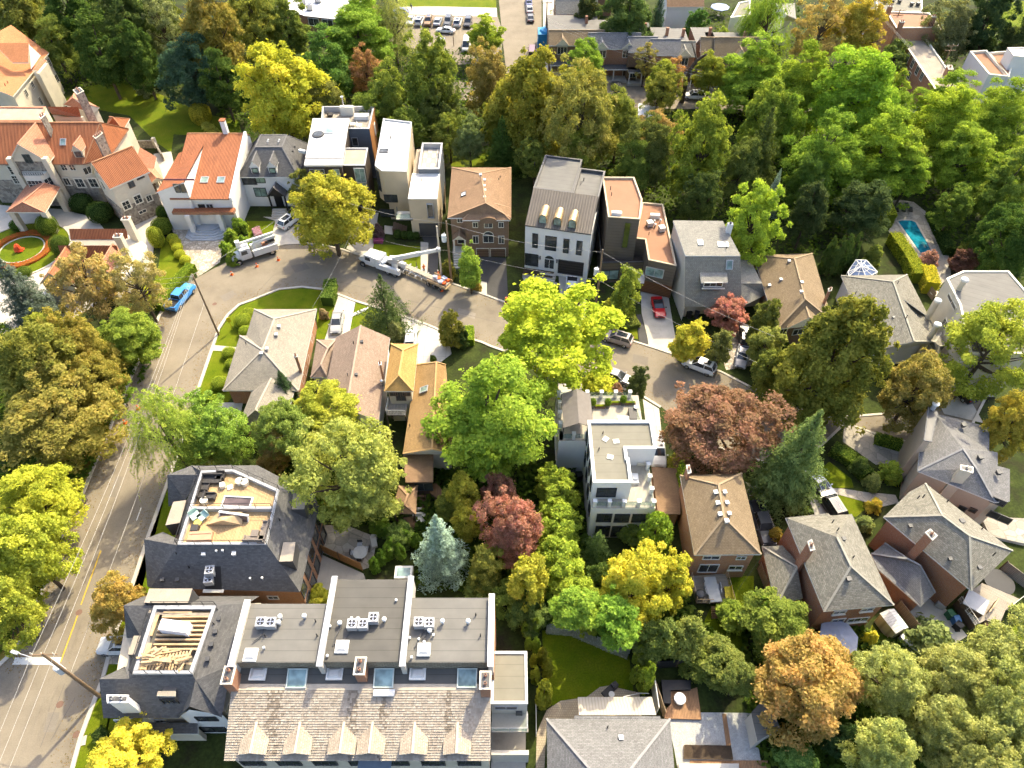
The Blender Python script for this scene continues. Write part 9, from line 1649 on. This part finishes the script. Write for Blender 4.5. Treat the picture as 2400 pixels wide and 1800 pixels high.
def person(p,z,rz,top,leg,label,hat=None,arm=0.3,s=1.0):
 t=thing('person',label,'person',(p.x,p.y,z));t.rotation_euler=(0,0,rz);t.scale=(s,s,s);ORG[t.name]=Vector((0,0,0))
 V=[(0,0,.95),(0,0,1.18),(0,0,1.42),(0,0,1.52),(.01,0,1.63),(.02,0,1.72),(0,.1,.88),(.02,.11,.48),(-.02,.11,.07),(.12,.11,.03),(0,-.1,.88),(.08,-.11,.48),(.02,-.11,.07),(.16,-.11,.03),(0,.2,1.40),(.04,.27,1.12),(.04+arm,.24,.92+arm*.5),(.07+arm,.23,.84+arm*.5),(0,-.2,1.40),(.04,-.27,1.12),(.04+arm,-.24,.92+arm*.5),(.07+arm,-.23,.84+arm*.5)]
 E=[(0,1),(1,2),(2,3),(3,4),(4,5),(0,6),(6,7),(7,8),(8,9),(0,10),(10,11),(11,12),(12,13),(2,14),(14,15),(15,16),(16,17),(2,18),(18,19),(19,20),(20,21)]
 R=[.15,.14,.15,.065,.1,.085,.095,.07,.05,.045,.095,.07,.05,.045,.075,.055,.045,.045,.075,.055,.045,.045]
 me=bpy.data.meshes.new('body');me.from_pydata(V,E,[]);ob=bpy.data.objects.new('body',me);COL.objects.link(ob);ob.parent=t;md=ob.modifiers.new('skin','SKIN')
 for i,r in enumerate(R):me.skin_vertices[0].data[i].radius=(r,r*(.75 if i in(0,1,2)else 1));me.skin_vertices[0].data[i].use_root=i==0
 ob.modifiers.new('sub','SUBSURF').render_levels=1
 m,n,l,b=_new('clothes');sp=n.new('ShaderNodeSeparateXYZ');tc=n.new('ShaderNodeTexCoord');l.new(tc.outputs['Object'],sp.inputs[0]);c=_ramp(n,l,sp.outputs['Z'],[(.08,(.03,.025,.02)),(.09,leg),(.93,leg),(.95,top)]);c2=n.new('ShaderNodeMath');c2.operation='GREATER_THAN';c2.inputs[1].default_value=1.5;l.new(sp.outputs['Z'],c2.inputs[0]);l.new(_mix(n,l,c2.outputs[0],c,(.42,.26,.18)),b.inputs['Base Color']);me.materials.append(m)
 mb=MB();mb.dome((.0,0,1.70),.115,.13,12,4);mb.build('helmet' if hat else 'hair',hat or HAIR,t);return t
OR_=(.80,.16,.02);person(q('11',1578,750),.03,.4,OR_,(.75,.14,.02),'worker in orange overalls guiding the new pole',flat('hard_hat',(.75,.68,.55)),.35)
person(q('11',1455,700),.03,2,OR_,(.05,.06,.1),'worker in orange jacket under the derrick boom',flat('hard_hat_o',(.8,.2,.03)),.25);person(q('01',1345,95),.06,1.2,(.05,.05,.06),(.04,.04,.06),'person in dark clothes on the car park pavement');person(q('01',1515,255),.05,2.6,(.1,.08,.07),(.05,.05,.07),'person in dark clothes walking behind the parked cars')
person(q('12',322,668,.8),.8,-1.6,(.14,.25,.45),(.30,.40,.55),'person in blue standing at the arched front door')
def parasol(p,r,h,mat,label,z=0.0):
 t=thing('patio_umbrella',label,'umbrella',(p.x,p.y,z));mb=MB();n=8;top=xy(p,z+h)
 for i in range(n):a,b=[Vector((p.x+r*math.cos(k*2*math.pi/n),p.y+r*math.sin(k*2*math.pi/n),z+h-.55))for k in(i,i+1)];mb.face([a,b,top]);mb.face([a,b,b-Vector((0,0,.12)),a-Vector((0,0,.12))])
 mb.build('canopy',mat,t);mb=MB();mb.cyl(xy(p,z),xy(p,z+h),.035,.03,7);mb.build('pole',LGREY,t);mb=MB();mb.cyl(xy(p,z),xy(p,z+.1),.35,.3,12);mb.build('foot',CONC,t);return t
parasol(q('33',620,520,2.3),2.0,2.6,flat('lavender_canvas',(.40,.42,.52)),'pale lavender patio umbrella behind the orange-brown tree');parasol(q('02',1800,50,2.3),2.4,2.6,flat('blue_canvas',(.22,.30,.55)),'blue patio umbrella in a far back garden')
def table(p,z,w,l,h,mat,label,rz=0.0,rnd=False,name='table'):
 t=thing(name,label,'table',(p.x,p.y,z));mb=MB()
 if rnd:mb.cyl(xy(p,z+h-.06),xy(p,z+h),w/2,w/2,20)
 else:mb.box(xy(p,z+h-.06),w,l,.06,rz)
 mb.build('top',mat,t)
 for i,j in((-1,-1),(1,-1),(1,1),(-1,1)):k=Matrix.Rotation(rz,3,'Z')@Vector((i*w*(.3 if rnd else.42),j*l*(.3 if rnd else.44),0));boxpart(t,'leg',xy(p+k,z),.07,.07,h-.06,LGREY)
 return t
def chair(p,z,rz,mat,label,group,seat=None,name='chair',w=.55):
 t=thing(name,label,'chair',(p.x,p.y,z),group);t.rotation_euler=(0,0,rz);ORG[t.name]=Vector((0,0,0));mb=MB();mb.box((0,0,.38),w,w,.08);mb.build('seat',seat or mat,t);mb=MB();mb.box((-w/2,0,.42),.07,w,.5);mb.build('backrest',mat,t)
 for i in(-1,1):
  for j in(-1,1):mb=MB();mb.box((i*w*.42,j*w*.42,0),.05,.05,.38);mb.build('leg',mat,t)
 return t
p=q('21',900,1455,.7);table(p,.05,1.7,1.7,.72,flat('pale_tabletop',(.55,.53,.47)),'round pale patio table on the back terrace',rnd=True)
ST=M_wave('black_white_stripes',(.7,.7,.68),(.03,.03,.03),.16,'X',.8,.05,0,0,.5);A4_=['chair behind the round patio table','chair at the right of the round patio table','chair at the left of the round patio table','chair in front of the round patio table']
for i,(x,y,r)in enumerate(((898,1390,-1.57),(962,1430,3.14),(838,1465,0),(900,1515,1.57))):chair(q('21',x,y,.3),.05,r,BLACK,'striped '+A4_[i],'striped patio chairs',ST)
for i,(x,y)in enumerate(((1020,1370),(1410,1140),(1408,1180))):
 p=q('21',x,y);mb=MB();mb.box((p.x,p.y,.05),.65,1.5,.3,.3 if i==0 else 1.5);mb.box((p.x,p.y+.6,.3),.65,.25,.45,.3 if i==0 else 0);solo(mb,'lounge_chair',CREAM,('white lounger right of the round patio table','upper white lounger by the garden pavilion','lower white lounger by the garden pavilion')[i],'lounger')
p=q('32',1735,115,1.7);table(p,1.0,1.3,2.9,.75,flat('grey_tabletop',(.42,.42,.40)),'long grey dining table on the timber deck',.08,name='dining_table')
for i,(x,y,r)in enumerate(((1865,120,3.14),(1872,180,3.14))):chair(q('32',x,y,1.4),1.0,r,flat('yellow_cushion',(.62,.48,.03)),('upper' if i==0 else 'lower')+' yellow chair at the deck railing','yellow deck chairs',w=.75)
for i,(x,y,r)in enumerate(((1680,90,0),(1690,140,0),(1775,90,3.14),(1780,140,3.14))):chair(q('32',x,y,1.4),1.0,r,LGREY,('upper left','lower left','upper right','lower right')[i]+' grey chair at the long deck table','deck dining chairs')
p=q('32',1620,170,1.4);mb=MB();mb.cyl(xy(p,1.0),xy(p,1.9),.55,.5,14);mb.dome(xy(p,1.9),.52,.25,14,3);solo(mb,'barbecue',DGREY,'round covered barbecue on the timber deck','barbecue')
zd=9.66
DG_=flat('dark_wicker',(.05,.045,.042));
def sofa(f,x,y,z,w,d,rz,mat,label,group='roof deck seating',name='outdoor_sofa'):
 p=q(f,x,y,z+.4);t=thing(name,label,'seat',(p.x,p.y,z),group);t.rotation_euler=(0,0,rz);ORG[t.name]=Vector((0,0,0));mb=MB();mb.box((0,0,.08),w,d,.32);mb.build('seat',mat,t);mb=MB();mb.box((-w/2+.08,0,.4),.16,d,.42);mb.build('backrest',mat,t)
 for s_ in(-1,1):mb=MB();mb.box((0.05,s_*(d/2-.06),.4),w*.8,.12,.2);mb.build('armrest',mat,t)
 return t
for x,y,w,d,r,lb in((770,240,1.0,2.2,-1.57,'dark sofa at the top of the upper roof deck'),(860,205,.9,.9,-1.57,'dark armchair in the top corner of the upper roof deck'),(685,325,.9,1.0,0,'dark armchair at the left of the upper roof deck'),(665,405,.9,1.0,0,'dark armchair above the white pouf'),(745,425,1.2,.8,0,'dark ottoman beside the white pouf'),(1330,820,.8,2.6,3.14,'grey sofa along the right of the lower roof deck'),(1230,890,.8,2.2,1.57,'grey sofa at the lower right roof deck corner')):sofa('F',x,y,zd,w,d,r,DG_ if x<1000 else flat('taupe_cushion',(.20,.165,.135)),lb)
for x,y,c,lb in((682,475,CREAM,'white pouf on the upper roof deck'),(1062,265,CREAM,'left white planter on the upper roof deck'),(1122,275,CREAM,'right white planter on the upper roof deck'),(580,770,DG_,'dark cube table on the lower roof deck'),(1232,830,flat('taupe_cushion',(.20,.165,.135)),'taupe ottoman on the lower roof deck')):p=q('F',x,y,zd+.4);mb=MB();(mb.cyl(xy(p,zd),xy(p,zd+.55),.36,.42,14)if c is CREAM else mb.box(xy(p,zd),.75,.75,.5));solo(mb,'planter' if 'planter' in lb else 'pouf',c,lb,'planter' if 'planter' in lb else 'seat')
for i,(x,y,r)in enumerate(((585,635,-.8),(668,640,-2.2))):chair(q('F',x,y,zd+.4),zd,r,flat('aqua_wire',(.42,.56,.47)),('left' if i==0 else 'right')+' pale aqua garden chair on the lower roof deck','aqua chairs',name='aqua_chair',w=.95)
p=q('F',640,860,zd+.4);mb=MB();mb.box(xy(p,zd),2.4,1.0,.5,.05);mb.box((p.x,p.y+.35,zd+.5),2.2,.3,.06,.05);solo(mb,'storage_bench',flat('terracotta_cover',(.46,.27,.16)),'terracotta covered bench on the lower roof deck','bench');p=q('F',610,710,zd+.5);table(p,zd,.8,.8,.45,flat('yellow_table',(.6,.5,.1)),'small yellow table between the aqua chairs',rnd=True,name='side_table')
p=q('F',880,310,zd+.3);mb=MB();mb.box(xy(p,zd),.5,.6,.5,.3);mb.box((p.x+.8,p.y-.1,zd),.6,.6,.12,.5);solo(mb,'side_table',CREAM,'white angular side table in the middle of the upper deck','table')
Z2_=6.5;p=q('22',565,215,Z2_+2.6);t=thing('gazebo','grey canvas gazebo on the white roof terrace','gazebo',(p.x,p.y,Z2_));E4=[Vector((p.x+i*1.75,p.y+j*2.6,Z2_+2.3))for i,j in((-1,-1),(1,-1),(1,1),(-1,1))];roof(t,E4+[Vector((p.x,p.y-2.6,Z2_+3.2)),Vector((p.x,p.y+2.6,Z2_+3.2))],[(0,4,5,3),(1,2,5,4)],flat('taupe_canvas',(.17,.15,.13),.9),.06,'canopy',DGREY)
for v in E4:boxpart(t,'post',(v.x,v.y,Z2_),.1,.1,2.25,DGREY)
for i,(x,y)in enumerate(((695,185),(825,185),(957,160))):p=q('22',x,y,Z2_+.3);t=foliage_thing('ball',p,.42,.55,Z2_+.95,(.10,.15,.01),'potted_shrub',('left','middle','right')[i]+' clipped shrub in a dark pot on the white terrace','potted plant','potted shrubs');mb=MB();mb.cyl(xy(p,Z2_),xy(p,Z2_+.5),.3,.36,12);ob=mb.build('pot',DGREY,t)
for i,(x,y)in enumerate(((760,195),(892,165),(1022,165))):p=q('22',x,y,Z2_+.2);mb=MB();mb.box(xy(p,Z2_),1.3,.4,.35);mb.box(xy(p,Z2_+.35),1.15,.28,.12,m=1);solo(mb,'planter_box',[BROWN,GRASS],('left','middle','right')[i]+' planter box along the white terrace railing','planter','planter boxes')
p=q('22',960,305,Z2_+.4);mb=MB();mb.box(xy(p,Z2_),1.4,.5,.75);solo(mb,'terrace_counter',WHITE,'white counter on the roof terrace','counter');p=q('22',1040,275,Z2_+.4);mb=MB();mb.box(xy(p,Z2_),.9,1.7,.9);solo(mb,'covered_grill',DG_,'dark covered grill on the roof terrace','grill');table(q('22',545,400,Z2_+.5),Z2_,1.2,1.6,.72,flat('taupe_table',(.3,.27,.23)),'taupe table under the gazebo');sofa('22',1110,640,Z2_,.9,1.8,3.14,CREAM,'cream sofa in the sheltered terrace corner','terrace seating');p=q('22',1062,815,Z2_+.3);mb=MB();mb.box(xy(p,Z2_),.8,1.3,.4);mb.cyl(xy(p,Z2_+.4),xy(p,Z2_+.55),.35,.35,12);solo(mb,'terrace_lounger',WHITE,'white padded lounger on the front terrace','lounger')
p=q('01',910,985,9.9);mb=MB();mb.box(xy(p,9.02),2.6,1.2,.75);solo(mb,'outdoor_table',WHITE,'white outdoor table on the charcoal house roof','table');
for i,(x,y)in enumerate(((830,1070),(890,1080),(640,985))):p=q('01',x,y,9.4);mb=MB();mb.box(xy(p,9.02),.9,.9,.4);mb.box((p.x-.4,p.y,9.4),.12,.9,.4);solo(mb,'outdoor_chair',(CREAM,WHITE,DG_)[i],('cream seat on the charcoal house roof','white seat at the roof deck edge of the charcoal house','dark seat at the left of the charcoal house roof')[i],'seat')
for i,(x,y)in enumerate(((1105,140),(1165,140),(1225,140))):
 p=q('13',x,y,.3);mb=MB();mb.box((p.x,p.y-.3,.3),.68,1.4,.1,-.35);mb.beam((p.x-.25,p.y+.4,.35),(p.x-.45,p.y+1.0,.8),.68,.08);mb.box((p.x,p.y-.7,.04),.6,.1,.26,-.35);mb.box((p.x-.2,p.y+.3,.04),.6,.1,.26,-.35);solo(mb,'pool_lounger',DG_,('left','middle','right')[i]+' dark lounger at the head of the pool','lounger','pool loungers')
p=q('13',1468,340,.6);table(p,.05,1.2,1.2,.7,WHITE,'white round table beside the pool',rnd=True);p=q('13',1505,415,.4);mb=MB();mb.cyl(xy(p,.05),xy(p,.75),.45,.6,14);solo(mb,'pool_urn',DGREY,'dark urn beside the pool','urn');table(q('13',1440,880,.6),.05,1.4,1.4,.72,CREAM,'cream round table by the pale grey house',rnd=True)
mb=MB();P6=qs('13',(1100,252),(1150,238),(1240,241),(1288,264),(1432,520),(1300,535));mb.up([xy(v,.09)for v in P6]);w=mb.build('pool_water',POOLW);w['kind']='structure'
mb=MB();P7=[xy(v)for v in P6];P7.append(P7[0]);strip(mb,P7,.35,.03,.14,-1);struct(mb,'pool_coping',CONC_L)
p=q('32',1450,1060,.7);mb=MB();mb.cyl(xy(p,.35),xy(p,.8),.55,.6,18);mb.cyl(xy(p,.8),xy(p,.84),.5,.5,18,1);solo(mb,'fire_bowl',[LGREY,CHROME],'round metal fire bowl on the garden deck','fire bowl');mb=MB();a=Q('32',.75,(1290,898),(1545,898),(1545,980),(1372,985),(1372,1100),(1310,1095));mb.prism(a,.05,.75);solo(mb,'corner_bench',BLACK,'black L-shaped bench around the garden deck','bench')
mb=MB();p=q('32',845,985,.3);mb.box(xy(p,.05),.7,1.7,.35,-.9);mb.box((p.x+.5,p.y+.4,.35),.5,.6,.4,-.9);solo(mb,'garden_lounger',DG_,'dark lounger on the curved patio','lounger');p=q('32',860,1025,.4);table(p,.05,.6,.6,.5,WHITE,'small white table on the curved patio',rnd=True,name='side_table')
B=thing('garden_shed','cream metal garden shed with white ridged roof','shed',q('33',1080,430));E4=Q('33',2.0,(965,322),(1090,282),(1215,445),(1105,500));roof(B,E4+[E4[0].lerp(E4[1],.5)+Vector((0,0,.45)),E4[3].lerp(E4[2],.5)+Vector((0,0,.45))],[(0,4,5,3),(1,2,5,4)],M_wave('white_ridged_metal',(.74,.72,.66),(.55,.53,.48),.3,'X',.5,.2),.06);walls(B,E4,1.98,M_wave('cream_ridged_metal',(.56,.49,.30),(.40,.34,.2),.9,'X',.6,.2),.08)
p=q('33',1770,250,1.5);mb=MB();mb.box(xy(p,1.3),2.0,2.0,.85,-.7);mb.box(xy(p,2.15),2.1,2.1,.12,-.7,m=1);solo(mb,'hot_tub',[BROWN,flat('grey_cover',(.46,.46,.46))],'hot tub with grey cover on the raised deck','hot tub');p=q('33',1990,60,.6);mb=MB();mb.cyl(xy(p,0.02),xy(p,.8),1.5,1.5,20);mb.cyl(xy(p,.8),xy(p,.86),1.6,1.6,20,1);solo(mb,'trampoline',[DGREY,BLACK],'black trampoline behind the raised deck','trampoline')
mb=MB();p=q('33',1220,580,.4);mb.box(xy(p,.02),.9,2.0,.75,.55);solo(mb,'garden_bench',LGREY,'pale garden bench beside the cream shed','bench');p=q('33',1940,265,1.9);mb=MB()
for i in range(4):mb.beam(xy(p,1.35)+Vector((i*.4-.6,i*.35-.5,0)),xy(p,2.2)+Vector((i*.4-.6,i*.35-.5,0)),.08,.08)
mb.beam(xy(p,2.2)+Vector((-.8,-.7,0)),xy(p,2.2)+Vector((.9,.8,0)),.1,.1);solo(mb,'deck_rail_frame',WOOD_RAW,'loose timber rail frame on the raised deck','rail frame')
for i,(rc,x,y,c)in enumerate((('33',1600,400,(.06,.16,.32)),('33',1550,350,(.03,.12,.05)),('33',1620,450,(.03,.03,.03)),('12',1525,1080,(.02,.02,.02)),('12',1590,1080,(.03,.03,.035)),('22',520,800,(.03,.03,.035)),('22',580,820,(.02,.02,.02)))):p=q(rc,x,y);mb=MB();mb.box(xy(p,.03),.6,.7,.95,i*.3);mb.box(xy(p,.98),.66,.76,.08,i*.3);mb.cyl((p.x-.25,p.y-.35,.12),(p.x+.25,p.y-.35,.12),.12,.12,8);solo(mb,'wheeled_bin',flat('bin_%d'%i,c),('blue bin beside the raised deck house','green bin beside the raised deck house','black bin beside the raised deck house','left black bin before the grey mansard house','right black bin before the grey mansard house','left dark bin behind the white modern house','right dark bin behind the white modern house')[i],'bin')
def fence(pts,h,label,mat=WOOD_FENCE):
 t=thing('garden_fence',label,'fence',(pts[0].x,pts[0].y,0))
 for i in range(len(pts)-1):
  a,b=xy(pts[i]),xy(pts[i+1]);n=max(1,int((b-a).length/2.2))
  for k in range(n):c,d=a.lerp(b,k/n),a.lerp(b,(k+.97)/n);mb=MB();mb.beam(xy(c,h/2),xy(d,h/2),.06,h);mb.build('panel',mat,t);boxpart(t,'post',xy(c,0),.12,.12,h+.12,BROWN)
 return t
fence([q('21',530,1430),q('21',930,1615)],1.8,'orange-brown fence between the back patios',M_wave('orange_boards',(.42,.22,.08),(.2,.1,.04),.16,'X',.8,.2));fence([q('32',1210,930),q('32',1310,1230)],1.8,'fence left of the hot-tub deck');fence([q('32',1230,800),q('32',1600,770)],1.9,'dark fence behind the garden deck',BLACK);fence([q('33',1090,260),q('33',1250,470),q('33',1500,790)],1.7,'fence between the sheds and the paved side yard');fence([q('32',2120,-60),q('32',2212,180)],1.6,'fence beside the brick annex');fence([q('33',2000,-60),q('33',2250,130)],1.8,'fence behind the trampoline',WOOD_G);fence([q('13',1230,690),q('13',1420,940)],1.6,'fence right of the pale grey house');fence([q('01',1630,1360),q('11',1640,180)],1.7,'fence between beige and brown brick houses');fence([q('32',205,1110),q('32',208,1400)],1.3,'white fence at the curved patio',WHITE)
p=q('01',1870,1330,.3);t=table(p,.02,2.2,.9,.5,CREAM,'low pale garden bench on the back lawn',-.2,name='garden_bench');p=q('02',315,300,2.5);mb=MB();mb.box(xy(p,0),5,4,3.4);mb.dome(xy(p,3.4),2.2,.8,10,3);solo(mb,'tarpaulin_cover',flat('blue_tarpaulin',(.03,.25,.48)),'bright blue tarpaulin over a porch by the top street','tarpaulin')
mb=MB();c0=q('02',1465,885);PT=[xy(c0,0)]+[q('02',x,y,z)for x,y,z in((1500,720,5),(1540,600,8),(1600,520,10),(1680,470,12))]
for i in range(4):mb.cyl(PT[i],PT[i+1],.55-.08*i,.47-.08*i,9)
mb.cyl(PT[3],PT[3]+Vector((-1.5,1,3)),.2,.08,6);solo(mb,'bare_trunk',BARK,'leaning bare trunk by the far street','tree trunk');mb=MB();p=q('11',900,1040);
for i in range(5):mb.box((p.x-.9+i*.42,p.y+.3*i-.6,.05),.3,1.1,.1,-.6)
solo(mb,'lawn_letters',WHITE,'white letter boards on the shaded lawn','lawn sign');mb=MB();p=q('11',1285,870,1.0)
p=q('32',640,0);B=thing('hot_tub','white garden hot tub between row house and blue spruce','hot tub',q('21',1275,1620));c=q('21',1275,1625,.8);mb=MB();mb.box(xy(c,.02),2.0,1.5,.8);mb.build('shell',WHITE,B);mb=MB();mb.box(xy(c,.82),1.5,1.0,.02);mb.build('water',GLASS_T,B)
